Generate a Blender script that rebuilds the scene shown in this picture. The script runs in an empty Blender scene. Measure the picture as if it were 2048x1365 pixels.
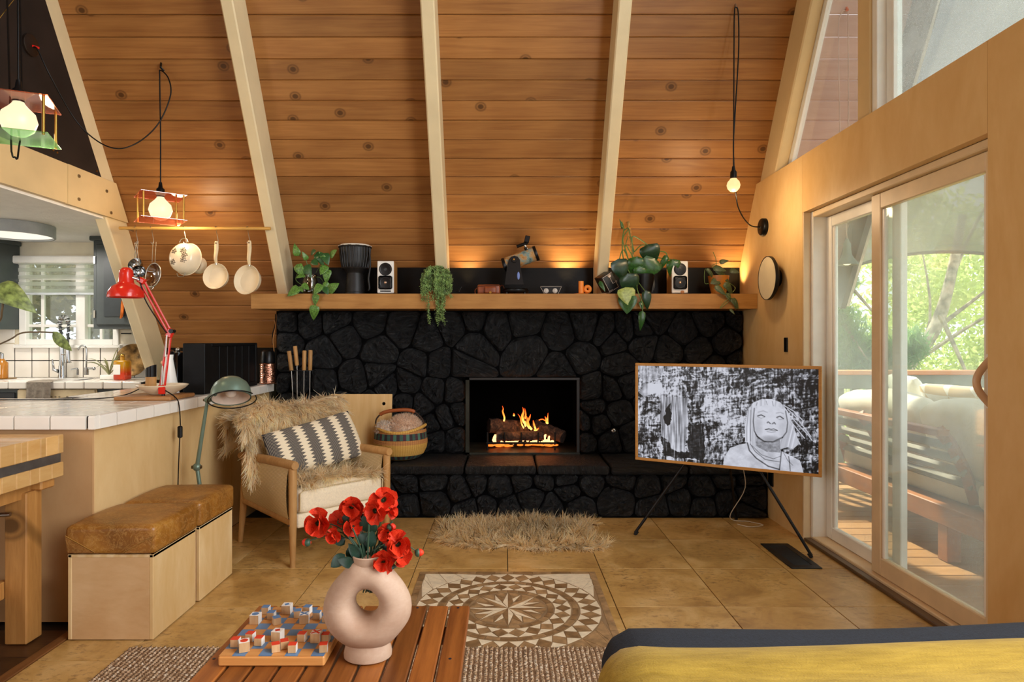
import bpy, bmesh, math, random
import numpy as np
from mathutils import Vector, Matrix, Euler
random.seed(7); rng = np.random.default_rng(7)
S = bpy.context.scene; COL = S.collection
R = math.radians
# ---------------------------------------------------------------- camera
F = 1283.0; CX = 1008.0; CY = 682.0; EZ = 1.2          # focal length and vanishing point of the photo, eye height
cd = bpy.data.cameras.new('camera'); cam = bpy.data.objects.new('camera', cd); COL.objects.link(cam)
cd.sensor_width = 36; cd.lens = F/2048*36; cd.shift_x = (1024-CX)/2048; cd.clip_start = .05
cam.location = (0, 0, EZ); cam.rotation_euler = (R(90), 0, 0); S.camera = cam
# ---------------------------------------------------------------- world, sun, window and fill light, exposure
S.view_settings.view_transform = 'Standard'; S.view_settings.look = 'None'
S.view_settings.gamma = 1; S.view_settings.use_curve_mapping = False
S.view_settings.exposure = 0.72
W = bpy.data.worlds.new('sky'); S.world = W; W.use_nodes = True
bg = W.node_tree.nodes['Background']; bg.inputs[0].default_value = (.84, .92, 1, 1); bg.inputs[1].default_value = 1.7
def light(kind, name, loc, energy, col, rot=(0, 0, 0), **k):
    l = bpy.data.lights.new(name, kind); l.energy = energy; l.color = col
    for a, v in k.items(): setattr(l, a, v)
    o = bpy.data.objects.new(name, l); COL.objects.link(o); o.location = loc; o.rotation_euler = rot
    return o
light('SUN', 'sun', (0, 8, 9), 9.0, (1, .94, .82), rot=(R(-42), R(-12), 0), angle=R(2))
# the rest of the glazed gable wall beside the camera and an added fill lamp behind it
light('AREA', 'gable_window_light', (1.9, .35, 2.1), 100, (.97, .98, 1), rot=(0, R(90), 0), shape='RECTANGLE', size=2.6, size_y=2.4)
light('AREA', 'front_fill_light', (-2.4, -1.6, 2.2), 105, (.97, .97, 1), rot=(R(84), 0, R(-36)), shape='RECTANGLE', size=4.5, size_y=2.6)

def at(px, py, Y): return Vector(((px-CX)*Y/F, Y, EZ-(py-CY)*Y/F))
def onz(px, py, z): return at(px, py, (EZ-z)*F/(py-CY))
# ---------------------------------------------------------------- materials
def hx(h):
    h = h.lstrip('#'); c = [int(h[i:i+2], 16)/255 for i in (0, 2, 4)]
    return tuple(x/12.92 if x <= .04045 else ((x+.055)/1.055)**2.4 for x in c)+(1,)
class NT:
    def __init__(s, name):
        s.m = bpy.data.materials.new(name); s.m.use_nodes = True; s.t = s.m.node_tree
        s.b = s.t.nodes['Principled BSDF']; s.out = s.t.nodes['Material Output']
    def n(s, typ, **k):
        q = s.t.nodes.new('ShaderNode'+typ)
        for a, v in k.items():
            if a.startswith('i_'):
                key = a[2:]; key = int(key) if key.isdigit() else key.replace('_', ' ')
                i = q.inputs[key]
                if isinstance(v, bpy.types.NodeSocket): s.t.links.new(v, i)
                else: i.default_value = v
            else: setattr(q, a, v)
        return q
    def l(s, a, b): s.t.links.new(a, b)
    def coord(s, scale=(1, 1, 1), rand=True, kind='Object'):
        c = s.n('TexCoord').outputs[kind]
        if rand:
            r = s.n('ObjectInfo').outputs['Random']
            mul = s.n('Math', operation='MULTIPLY', i_0=r, i_1=37.0).outputs[0]
            c = s.n('VectorMath', operation='ADD', i_0=c, i_1=mul).outputs[0]
        return s.n('VectorMath', operation='MULTIPLY', i_0=c, i_1=scale).outputs[0]
    def noise(s, vec, scale, detail=3, rough=.55, dist=0):
        return s.n('TexNoise', i_Vector=vec, i_Scale=scale, i_Detail=detail, i_Roughness=rough, i_Distortion=dist).outputs[0]
    def ramp(s, fac, stops):
        q = s.n('ValToRGB', i_Fac=fac); e = q.color_ramp.elements
        while len(e) < len(stops): e.new(.5)
        for x, (p, c) in zip(e, stops): x.position = p; x.color = c
        return q.outputs[0]
    def mix(s, fac, a, b, mode='MIX'):
        q = s.n('Mix', data_type='RGBA', blend_type=mode)
        for i, v in ((0, fac), (6, a), (7, b)):
            if isinstance(v, bpy.types.NodeSocket): s.l(v, q.inputs[i])
            else: q.inputs[i].default_value = v
        return q.outputs[2]
    def mth(s, op, a, b=0.0): return s.n('Math', operation=op, i_0=a, i_1=b).outputs[0]
    def bump(s, h, strength=.3, dist=.01):
        s.l(s.n('Bump', i_Height=h, i_Strength=strength, i_Distance=dist).outputs[0], s.b.inputs['Normal'])
    def base(s, c, rough=.5, metal=0, spec=.5):
        i = s.b.inputs['Base Color']
        if isinstance(c, bpy.types.NodeSocket): s.l(c, i)
        else: i.default_value = c
        s.b.inputs['Roughness'].default_value = rough; s.b.inputs['Metallic'].default_value = metal
        s.b.inputs['Specular IOR Level'].default_value = spec
        return s
MC = {}
def P(name, col, rough=.5, metal=0, var=.12, vs=8, bump=0, bs=60, bd=.003, spec=.5, stretch=(1, 1, 1)):
    """plain painted / metal / cloth surface with a little procedural variation"""
    if name in MC: return MC[name]
    t = NT(name); c = hx(col); v = t.coord(stretch)
    f = t.noise(v, vs, 4)
    d = tuple(x*(1-var*1.6) for x in c[:3])+(1,); e = tuple(min(1, x*(1+var)) for x in c[:3])+(1,)
    t.base(t.ramp(f, [(.3, d), (.7, e)]), rough, metal, spec)
    if bump: t.bump(t.noise(v, bs, 4), bump, bd)
    MC[name] = t.m; return t.m
def WOOD(name, light, dark, grain=(1, 12, 12), sc=3.0, rough=.5, knots=0, bump=.15, rings=0.0, var=.25, spec=.35, rm=.12):
    if name in MC: return MC[name]
    t = NT(name); v = t.coord(grain); f = t.noise(v, sc, 5, .6, 1.2)
    fine = t.noise(v, sc*7, 3, .6)
    col = t.ramp(f, [(.22, hx(dark)), (.5, t_mid(light, dark)), (.78, hx(light))])
    col = t.mix(.16, col, t.ramp(fine, [(.35, hx(dark)), (.65, hx(light))]))
    rr = t.n('ObjectInfo').outputs['Random']
    col = t.mix(1.0, col, t.ramp(rr, [(0, (1-var,)*3+(1,)), (1, (1, 1, 1, 1))]), 'MULTIPLY')
    if rings:
        w = t.n('TexWave', i_Vector=t.coord(tuple(g**.85 for g in grain)), i_Scale=rings, i_Distortion=6.0, i_Detail=2.0, i_Detail_Scale=.5).outputs[1]
        col = t.mix(rm, col, t.ramp(w, [(.2, hx(dark)), (.8, hx(light))]))
    if knots:
        ks = t.n('SeparateXYZ', i_Vector=t.coord((1, 1, 1), rand=False)).outputs; ko = t.mth('MULTIPLY', rr, 91.0)
        kv = t.n('CombineXYZ', i_0=t.mth('ADD', t.mth('MULTIPLY', ks[0], knots), ko), i_1=t.mth('ADD', t.mth('MULTIPLY', t.mth('ADD', ks[1], ks[2]), knots*1.25), ko)).outputs[0]
        vo = t.n('TexVoronoi', i_Vector=kv, i_Scale=1.0, i_Randomness=1.0, voronoi_dimensions='2D')
        km = t.ramp(vo.outputs['Distance'], [(.035, (1, 1, 1, 1)), (.055, (.25,)*3+(1,)), (.075, (.7,)*3+(1,)), (.1, (0, 0, 0, 1))])
        sel = t.mth('GREATER_THAN', t.n('SeparateColor', i_Color=vo.outputs['Color']).outputs[0], .45)
        col = t.mix(t.mth('MULTIPLY', km, t.mth('MULTIPLY', sel, .85)), col, tuple(x*.22 for x in hx(dark)[:3])+(1,))
    t.base(col, rough, 0, spec)
    if bump: t.bump(fine, bump, .002)
    MC[name] = t.m; return t.m
def t_mid(a, b):
    a, b = hx(a), hx(b); return tuple((x+y)/2 for x, y in zip(a, b))
def EMIT(name, col, strength, base='#ffffff'):
    if name in MC: return MC[name]
    t = NT(name); t.base(tuple(x*.12 for x in hx(base)[:3])+(1,), .4)
    c = t.ramp(t.noise(t.coord(), 3), [(.3, tuple(x*.94 for x in hx(col)[:3])+(1,)), (.7, hx(col))])
    t.l(c, t.b.inputs['Emission Color']); t.b.inputs['Emission Strength'].default_value = strength
    MC[name] = t.m; return t.m
def GLASS(name, tint='#ffffff', gloss=.08, haze=0.0, hazecol='#dfe6df', speck=0.0):
    """pane: see-through, a mirror part and, when dusty, a scattering film"""
    if name in MC: return MC[name]
    t = NT(name)
    tr = t.n('BsdfTransparent', i_Color=hx(tint)).outputs[0]
    gl = t.n('BsdfGlossy', i_Roughness=.03).outputs[0]
    fr = t.n('LayerWeight', i_Blend=.25).outputs['Fresnel']
    k = t.mth('ADD', t.mth('MULTIPLY', fr, .14), gloss)
    o = t.n('MixShader', i_0=k, i_1=tr, i_2=gl).outputs[0]
    if haze:
        v = t.coord(rand=False)
        hz = t.mix(.5, t.n('BsdfTransparent').outputs[0] if 0 else (0, 0, 0, 1), (0, 0, 0, 1))
        d = t.n('BsdfTranslucent', i_Color=hx(hazecol)).outputs[0]
        cloud = t.ramp(t.noise(v, 2.2, 4), [(.3, (haze*.5,)*3+(1,)), (.75, (haze*1.5,)*3+(1,))])
        if speck:
            vo = t.n('TexVoronoi', i_Vector=v, i_Scale=170.0)
            sp = t.mth('LESS_THAN', vo.outputs['Distance'], .18)
            cloud = t.mth('ADD', t.n('RGBToBW', i_Color=cloud).outputs[0], t.mth('MULTIPLY', sp, speck))
        o = t.n('MixShader', i_0=cloud, i_1=o, i_2=d).outputs[0]
    t.l(o, t.out.inputs[0]); MC[name] = t.m; return t.m
def ATTR(name, rough=.8, emit=0.0, spec=.2, trans=0.0):
    """surface whose own colours are stored on the mesh (fur strands, the screen's picture)"""
    if name in MC: return MC[name]
    t = NT(name); a = t.n('Attribute', attribute_name='col').outputs['Color']
    a = t.mix(.04, a, t.ramp(t.noise(t.coord(rand=False), 40), [(.3, (0, 0, 0, 1)), (.7, (1, 1, 1, 1))]), 'OVERLAY')
    t.base(a, rough, 0, spec)
    if trans: t.l(t.n('MixShader', i_0=trans, i_1=t.b.outputs[0], i_2=t.n('BsdfTranslucent', i_Color=a).outputs[0]).outputs[0], t.out.inputs[0])
    MC[name] = t.m; return t.m
# ---------------------------------------------------------------- mesh builder
def frame(d, up=(0, 0, 1)):
    d = Vector(d).normalized(); u = Vector(up)
    if abs(d.dot(u)) > .98: u = Vector((0, 0, 1)) if abs(d.z) < .9 else Vector((0, 1, 0))
    x = u.cross(d).normalized(); y = d.cross(x); return x, y, d
class MB:
    def __init__(s): s.v = []; s.f = []; s.sm = []
    def add(s, vs, fs, sm=False):
        o = len(s.v); s.v += [tuple(p) for p in vs]; s.f += [tuple(i+o for i in q) for q in fs]; s.sm += [sm]*len(fs); return s
    def box(s, c, d, rot=None, ch=0.0):
        h = [x/2 for x in d]; ch = min(ch, min(h)*.6); M = Euler(rot).to_matrix() if rot else None; c = Vector(c)
        def tf(p): p = Vector(p); return c+(M @ p if M else p)
        if ch <= 0:
            vs = [tf((x*h[0], y*h[1], z*h[2])) for x in (-1, 1) for y in (-1, 1) for z in (-1, 1)]
            return s.add(vs, [(0, 1, 3, 2), (4, 6, 7, 5), (0, 4, 5, 1), (2, 3, 7, 6), (0, 2, 6, 4), (1, 5, 7, 3)])
        ix = {}; vs = []
        for x in (-1, 1):
            for y in (-1, 1):
                for z in (-1, 1):
                    for a in range(3):
                        p = [x*(h[0]-ch), y*(h[1]-ch), z*(h[2]-ch)]; p[a] = (x, y, z)[a]*h[a]
                        ix[(x, y, z, a)] = len(vs); vs.append(tf(p))
        fs = []
        for a in range(3):
            b, e = (a+1) % 3, (a+2) % 3
            for sg in (-1, 1):
                q = []
                for (u, w) in ((-1, -1), (1, -1), (1, 1), (-1, 1)):
                    k = [0, 0, 0]; k[a] = sg; k[b] = u; k[e] = w; q.append(ix[(*k, a)])
                fs.append(q if sg > 0 else q[::-1])
            for u in (-1, 1):
                for w in (-1, 1):
                    k1 = [0]*3; k2 = [0]*3; k1[a] = -1; k2[a] = 1; k1[b] = k2[b] = u; k1[e] = k2[e] = w
                    fs.append([ix[(*k1, b)], ix[(*k2, b)], ix[(*k2, e)], ix[(*k1, e)]])
        for x in (-1, 1):
            for y in (-1, 1):
                for z in (-1, 1): fs.append([ix[(x, y, z, a)] for a in range(3)])
        return s.add(vs, fs)
    def b2(s, x0, x1, y0, y1, z0, z1, ch=0.0): return s.box(((x0+x1)/2, (y0+y1)/2, (z0+z1)/2), (x1-x0, y1-y0, z1-z0), None, ch)
    def tube(s, pts, r, n=8, closed=False, cap=True, sm=True, flat=1.0):
        pts = [Vector(p) for p in pts]; m = len(pts); rs = list(r) if hasattr(r, '__len__') else [r]*m
        vs = []; x = None
        for i, p in enumerate(pts):
            d = (pts[(i+1) % m]-pts[i-1]) if closed else (pts[min(i+1, m-1)]-pts[max(i-1, 0)])
            if d.length < 1e-9: d = Vector((0, 0, 1))
            d.normalize()
            if x is None: x, y, _ = frame(d)
            else:
                x = x-d*x.dot(d)
                if x.length < 1e-6: x, y, _ = frame(d)
                x.normalize(); y = d.cross(x)
            for k in range(n):
                a = 2*math.pi*k/n; vs.append(p+x*(rs[i]*math.cos(a))+y*(rs[i]*flat*math.sin(a)))
        fs = []
        for i in range(m if closed else m-1):
            j = (i+1) % m
            for k in range(n): fs.append((i*n+k, i*n+(k+1) % n, j*n+(k+1) % n, j*n+k))
        if cap and not closed: fs.append(tuple(range(n))[::-1]); fs.append(tuple((m-1)*n+k for k in range(n)))
        return s.add(vs, fs, sm)
    def cyl(s, p0, p1, r0, r1=None, n=14, sm=True): return s.tube([p0, p1], [r0, r0 if r1 is None else r1], n, sm=sm)
    def lathe(s, prof, c=(0, 0, 0), n=24, axis=(0, 0, 1), sx=1, sy=1, sm=True):
        x, y, z = frame(axis, (0, 1, 0)); c = Vector(c); vs = []; m = len(prof)
        if abs(Vector(axis).normalized().z) > .98: x, y, z = Vector((1, 0, 0)), Vector((0, 1, 0)), Vector(axis).normalized()
        for r, h in prof:
            for k in range(n):
                a = 2*math.pi*k/n; vs.append(c+x*(r*sx*math.cos(a))+y*(r*sy*math.sin(a))+z*h)
        fs = [(i*n+k, i*n+(k+1) % n, (i+1)*n+(k+1) % n, (i+1)*n+k) for i in range(m-1) for k in range(n)]
        return s.add(vs, fs, sm)
    def ball(s, c, r, n=14, m=8, sc=(1, 1, 1)):
        c = Vector(c); vs = []; fs = []
        for i in range(m+1):
            t = math.pi*i/m
            for k in range(n):
                a = 2*math.pi*k/n
                vs.append(c+Vector((r*sc[0]*math.sin(t)*math.cos(a), r*sc[1]*math.sin(t)*math.sin(a), r*sc[2]*math.cos(t))))
        for i in range(m):
            for k in range(n): fs.append((i*n+k, i*n+(k+1) % n, (i+1)*n+(k+1) % n, (i+1)*n+k))
        return s.add(vs, fs, True)
    def grid(s, fn, nu, nv, sm=True, thick=0.0):
        vs = [Vector(fn(i/nu, j/nv)) for j in range(nv+1) for i in range(nu+1)]
        fs = [(j*(nu+1)+i, j*(nu+1)+i+1, (j+1)*(nu+1)+i+1, (j+1)*(nu+1)+i) for j in range(nv) for i in range(nu)]
        return s.add(vs, fs, sm)
    def prism(s, poly, fn0, fn1):
        """polygon list; fn0/fn1 give the two faces' points"""
        n = len(poly); vs = [fn0(p) for p in poly]+[fn1(p) for p in poly]
        fs = [tuple(range(n))[::-1], tuple(range(n, 2*n))]+[(i, (i+1) % n, n+(i+1) % n, n+i) for i in range(n)]
        return s.add(vs, fs)
    def rbox(s, c, d, r, seg=3, rot=None, fn=None, sub=0):
        bm = bmesh.new(); bmesh.ops.create_cube(bm, size=1)
        for v in bm.verts: v.co = Vector((v.co.x*d[0], v.co.y*d[1], v.co.z*d[2]))
        if sub: bmesh.ops.subdivide_edges(bm, edges=bm.edges[:], cuts=sub, use_grid_fill=True)
        if sub:
            h = [x/2 for x in d]
            for v in bm.verts:      # round the corners of a dense box
                q = Vector([max(-(h[i]-r), min(h[i]-r, v.co[i])) for i in range(3)]); e = v.co-q
                if e.length > 1e-9 and sum(abs(x) > 1e-9 for x in e) > 1: v.co = q+e.normalized()*r
        else: bmesh.ops.bevel(bm, geom=bm.edges[:], offset=r, segments=seg, profile=.5, affect='EDGES')
        M = Euler(rot).to_matrix() if rot else Matrix.Identity(3); c = Vector(c)
        bm.verts.index_update(); vs = []
        for v in bm.verts:
            p = v.co.copy()
            if fn: p = Vector(fn(p))
            vs.append(c+M @ p)
        s.add(vs, [[v.index for v in f.verts] for f in bm.faces], True); bm.free(); return s
    def mesh(s, name, off=None, fix=True):
        me = bpy.data.meshes.new(name)
        vs = s.v if off is None else [(p[0]-off[0], p[1]-off[1], p[2]-off[2]) for p in s.v]
        me.from_pydata(vs, [], s.f); me.polygons.foreach_set('use_smooth', s.sm)
        if fix and len(s.f) < 20000:
            bm = bmesh.new(); bm.from_mesh(me); bmesh.ops.recalc_face_normals(bm, faces=bm.faces[:]); bm.to_mesh(me); bm.free()
        if any(s.sm) and hasattr(me, 'set_sharp_from_angle'): me.set_sharp_from_angle(angle=R(50))
        return me
# ---------------------------------------------------------------- objects
def props(o, label=None, cat=None, group=None, kind=None):
    for k, v in (('label', label), ('category', cat), ('group', group), ('kind', kind)):
        if v: o[k] = v
    return o
def root(name, label, cat, loc=(0, 0, 0), rot=0, group=None):
    o = bpy.data.objects.new(name, None); COL.objects.link(o); o.empty_display_size = .05
    o.location = loc; o.rotation_euler = rot if hasattr(rot, '__len__') else (0, 0, rot)
    return props(o, label, cat, group)
def link(name, me, m, parent=None):
    o = bpy.data.objects.new(name, me); COL.objects.link(o)
    if m is not None and not me.materials: me.materials.append(m)
    if parent is not None: o.parent = parent
    return o
def top_of(p):
    l = Vector((0, 0, 0))
    while p is not None: l += Vector(p.location); p = p.parent
    return l
def part(name, mb, m, parent, w=False, label=None, kind=None):
    """mesh part; w=True: the builder's points are world points"""
    o = link(name, mb.mesh(name, top_of(parent) if w else None), m, parent)
    return props(o, label, kind=kind)
def one(name, mb, m, label, cat, group=None, kind=None, loc=None):
    """a thing that is one mesh of world points; its origin goes to its base"""
    if loc is None:
        a = np.array(mb.v); loc = ((a[:, 0].min()+a[:, 0].max())/2, (a[:, 1].min()+a[:, 1].max())/2, a[:, 2].min())
    o = link(name, mb.mesh(name, loc), m); o.location = loc
    return props(o, label, cat, group, kind)
def struct(name, mb, m, parent=None): return props(link(name, mb.mesh(name), m, parent), kind='structure' if parent is None else None)
def sroot(name):
    o = bpy.data.objects.new(name, None); COL.objects.link(o); o['kind'] = 'structure'; return o
def rawmesh(name, V, Fq, col=None):
    me = bpy.data.meshes.new(name); V = np.asarray(V, dtype=np.float32); Fq = np.asarray(Fq, dtype=np.int32); k = Fq.shape[1]
    me.vertices.add(len(V)); me.vertices.foreach_set('co', V.ravel())
    me.loops.add(Fq.size); me.loops.foreach_set('vertex_index', Fq.ravel())
    me.polygons.add(len(Fq)); me.polygons.foreach_set('loop_start', np.arange(0, Fq.size, k, dtype=np.int32)); me.polygons.foreach_set('loop_total', np.full(len(Fq), k, dtype=np.int32))
    me.update(calc_edges=True)
    if col is not None:
        a = me.color_attributes.new('col', 'FLOAT_COLOR', 'POINT'); c = np.ones((len(V), 4), dtype=np.float32); c[:, :3] = col; a.data.foreach_set('color', c.ravel())
    return me
def fur(P0, D, L, wid, cols, seg=3, droop=.5, curl=.25, N=None):
    """ribbon strands: roots P0 (n,3), directions D (n,3), lengths L (n); returns mesh arrays"""
    n = len(P0); side = np.cross(D, rng.normal(size=(n, 3)) if N is None else N+.3*rng.normal(size=(n, 3))); side /= np.linalg.norm(side, axis=1)[:, None]+1e-9
    cd_ = rng.normal(size=(n, 3))*curl; pts = []
    p = P0.copy(); d = D.copy()
    for k in range(seg+1):
        t = k/seg; wk = (wid*(1-t*.85))[:, None]
        pts += [p-side*wk, p+side*wk]
        d = d+cd_/seg+np.array([0, 0, -droop/seg]); d /= np.linalg.norm(d, axis=1)[:, None]
        p = p+d*(L/seg)[:, None]
    V = np.stack(pts, 1); m = 2*(seg+1); b = np.arange(n)[:, None]*m
    q = np.array([[2*k, 2*k+1, 2*k+3, 2*k+2] for k in range(seg)])
    Fq = (b[:, :, None]+q[None]).reshape(-1, 4)
    sh = np.repeat(np.linspace(.8, 1.08, seg+1), 2)[None, :, None]  # root shading painted into the strand colours, tips lighter
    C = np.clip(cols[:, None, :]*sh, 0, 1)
    return V.reshape(-1, 3), Fq, C.reshape(-1, 3)
def lerp(a, b, t): return a+(b-a)*t
def arc(p0, p1, sag, n=12, up=(0, 0, -1)):
    p0, p1, up = Vector(p0), Vector(p1), Vector(up)
    return [p0.lerp(p1, i/n)+up*(sag*4*(i/n)*(1-i/n)) for i in range(n+1)]
def spline(pts, n=6):
    pts = [Vector(p) for p in pts]; out = []
    for i in range(len(pts)-1):
        a, b, c, d = pts[max(i-1, 0)], pts[i], pts[i+1], pts[min(i+2, len(pts)-1)]
        for k in range(n):
            t = k/n; out.append(.5*((2*b)+(c-a)*t+(2*a-5*b+4*c-d)*t*t+(3*b-a-3*c+d)*t**3))
    return out+[pts[-1]]
# ---------------------------------------------------------------- shared materials
m_pine = WOOD('pine_planks', '#bd854a', '#8a562a', (.45, 13, 13), 2.2, .4, knots=2.3, rings=1.2, var=.32)
m_pink = WOOD('painted_soffit', '#d8b6a6', '#c29c8c', (.7, 9, 9), 2.6, .6, knots=0, var=.1)
m_cream = P('cream_painted_wood', '#e2cfa6', .45, var=.06, vs=3, bump=.12, bs=40)
m_tan = P('tan_painted_wood', '#d8bd8c', .5, var=.06, vs=3, bump=.1)
m_white = P('white_paint', '#eceae2', .4, var=.04)
m_ply = WOOD('birch_plywood', '#eecb92', '#d6a968', (6, 1.5, .6), 2.2, .42, rings=1.1, var=.06, bump=.04, rm=.16)
m_plyc = WOOD('birch_plywood_cabinet', '#dfc08a', '#c59c62', (6, 1.5, .8), 2.2, .5, rings=1.4, var=.06, bump=.04, rm=.25)
m_plyo = WOOD('pine_plywood', '#ecd3a4', '#d0a869', (3.2, 3.2, 1.2), 2.4, .5, rings=2.2, var=.06, bump=.04, rm=.4)
m_plyedge = WOOD('plywood_edge', '#c79a62', '#8d6538', (1, 1, 40), 3, .6)
m_mantel = WOOD('mantel_timber', '#d29a52', '#a66e30', (.8, 9, 9), 2.4, .5, knots=1.3, rings=1.6)
m_black = P('black_paint', '#101113', .5, var=.3, bump=.15, spec=.2)
m_blackm = P('black_metal', '#0a0a0b', .35, var=.2, spec=.3)
m_dark = P('dark_brown_panel', '#1d1512', .6, var=.35, vs=5)
m_tile = P('white_glazed_tile', '#ece5d8', .12, var=.03, vs=5)
m_grout = P('dark_grout', '#2a2119', .9, var=.3)
m_grey = P('warm_grey_paint', '#3d4443', .45, var=.1)
m_chrome = P('chrome', '#aeb0b0', .15, metal=1, var=.05)
m_steel = P('brushed_steel', '#b9b4aa', .3, metal=1, var=.1)
m_brass = P('brass', '#c39a4c', .3, metal=1, var=.1)
m_leaf = P('green_leaf', '#2f5a2b', .4, var=.35, vs=14)
m_leaf2 = P('pale_leaf', '#6f9a45', .4, var=.3, vs=14)
m_stem = P('green_stem', '#5c7a3c', .55, var=.2)
m_oak = WOOD('oak', '#d0a266', '#ac7a42', (9, 9, 1.2), 3, .5)
m_teak = WOOD('teak', '#b06a2e', '#6a3514', (12, 1, 12), 2.2, .38, rings=1.0, var=.5)

# ---------------------------------------------------------------- roof slope, planks, rafters
CA, SA = math.cos(R(60)), math.sin(R(60)); YB, ZB = 4.9, 1.761        # slope starts at the top of the black board
def roofY(z): return YB-(z-ZB)/math.tan(R(60))
ceiling = sroot('ceiling')
PW = .1285
def plank_mesh(L, w, name):
    b = MB(); g = .005; t = .02
    pr = [(-w/2, -t), (w/2, -t), (w/2, -g), (w/2-g*1.2, 0), (-w/2+g*1.2, 0), (-w/2, -g)]
    return b.prism(pr, lambda p: Vector((-L/2, p[0], p[1])), lambda p: Vector((L/2, p[0], p[1]))).mesh(name)
bays = [(-2.79, -1.68), (-1.62, -.49), (-.425, .69), (.755, 1.85)]
back = MB(); 
def rp(x, s, d=0.0): return Vector((x, YB-s*CA-d*SA, ZB+s*SA-d*CA))   # point on the slope; d = towards the room
slope_rot = Matrix(((1, 0, 0), (0, -CA, -SA), (0, SA, -CA)))
for bi, (x0, x1) in enumerate(bays):
    me = plank_mesh(x1-x0, PW-.002, 'plank')
    n0 = -6 if bi == 0 else -1
    for k in range(n0, 20):
        s = .0547+PW*(k+.5)-PW*0
        o = link('plank', me, m_pine, ceiling)
        jit = random.uniform(-.0015, .0015)
        o.matrix_world = Matrix.Translation(rp((x0+x1)/2, s, jit)) @ slope_rot.to_4x4()
struct('sheathing', MB().add([rp(-2.95, -2.0, -.025), rp(1.9, -2.0, -.025), rp(1.9, 6.4, -.025), rp(-2.95, 6.4, -.025), rp(-2.95, -2.0, -.08), rp(1.9, -2.0, -.08), rp(1.9, 6.4, -.08), rp(-2.95, 6.4, -.08)],
       [(0, 1, 2, 3), (7, 6, 5, 4), (0, 4, 5, 1), (1, 5, 6, 2), (2, 6, 7, 3), (3, 7, 4, 0)]), m_dark, ceiling)
struct('upper_boarding', MB().prism([(-2.95, 2.65), (1.9, 2.65), (1.9, 6.4), (-2.95, 6.4)], lambda p: rp(p[0], p[1]), lambda p: rp(p[0], p[1], -.02)), m_pine, ceiling)
# the other roof slope behind the viewer and the far gable end
struct('front_slope', MB().prism([(-.03, 0), (-.03, .06), (8.46, .06), (8.46, 0)], lambda p: Vector((-5.3, 1.7-p[0]*CA, 7.30-p[0]*SA+p[1])), lambda p: Vector((1.9, 1.7-p[0]*CA, 7.30-p[0]*SA+p[1]))), m_pine, ceiling)
struct('end_wall', MB().b2(-5.35, -5.2, -2.6, 6.0, -.1, 7.4), m_cream, ceiling)
def rafter(x0, x1, s0, s1, dep, m, name='rafter', zcut=None):
    b = MB(); c = .008
    pts = [(x0, 0), (x0, dep-c), (x0+c, dep), (x1-c, dep), (x1, dep-c), (x1, 0)]
    def end(s):
        def f(p):
            q = rp(p[0], s, p[1])
            if s == s0 and zcut is not None:        # foot cut level
                ds = (zcut-q.z)/SA; q = rp(p[0], s+ds, p[1])
            return q
        return f
    b.prism(pts, end(s0), end(s1)); return struct(name, b, m, ceiling)
for x0, x1, zc in ((-2.865, -2.78, .887), (-1.69, -1.612, 1.537), (-.50, -.415, 1.537), (.682, .763, 1.537), (1.825, 1.905, 2.32)):
    rafter(x0, x1, -.1, 4.3, .212, m_cream if x0 < 1.8 else m_tan, zcut=zc)
# soffit outside the glazed gable: pink planks, barge board
me = plank_mesh(.62, PW-.002, 'plank')
for k in range(-1, 24):
    o = link('plank', me, m_pink, ceiling); o.matrix_world = Matrix.Translation(rp(2.24, .0547+PW*(k+.5))) @ slope_rot.to_4x4(); props(o, 'pink painted soffit plank')
struct('barge_board', MB().prism([(2.545, -.3), (2.585, -.3), (2.585, .2), (2.545, .2)], lambda p: rp(p[0], -.25, p[1]), lambda p: rp(p[0], 3.3, p[1])), P('barge_grey', '#54514d', .6), ceiling)
struct('fascia_board', MB().prism([(2.60, -.06), (2.63, -.06), (2.63, .16), (2.60, .16)], lambda p: rp(p[0], -.25, p[1]), lambda p: rp(p[0], 3.3, p[1])), P('fascia_pale', '#cfc7b6', .6), ceiling)
# black board behind the mantel
struct('trim_1', MB().b2(-1.72, 1.80, 4.9, 4.935, 1.43, 1.762), WOOD('black_stained_board', '#171614', '#090909', (.8, 9, 9), 2.4, .4, knots=1.4, rings=1.5, spec=.15), None)

# ---------------------------------------------------------------- floor
floor = sroot('floor')
struct('floor_base', MB().b2(-1.76, 1.86, -.6, 5.6, -.06, -.006), m_grout, floor)
def floor_tile_mat():
    t = NT('mottled_floor_tile'); v = t.coord((1, 1, 1))
    a = t.noise(v, 5, 6, .65, .6); b = t.noise(t.coord((1, 1.6, 1)), 26, 5, .7)
    c = t.ramp(a, [(.3, hx('#a27b42')), (.5, hx('#c09858')), (.7, hx('#d4b074'))])
    sp = t.mth('MULTIPLY', t.n('RGBToBW', i_Color=t.ramp(b, [(.52, (0, 0, 0, 1)), (.66, (1, 1, 1, 1))])).outputs[0], t.n('RGBToBW', i_Color=t.ramp(t.noise(v, 3.3, 3), [(.4, (.1,)*3+(1,)), (.62, (1, 1, 1, 1))])).outputs[0])
    t.base(t.mix(t.mth('MULTIPLY', sp, .75), c, hx('#664420')), .3, 0, .45)
    t.bump(b, .12, .002); return t.m
m_ftile = floor_tile_mat()
TS = .487; x_0, y_0 = .02, 3.868
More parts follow.
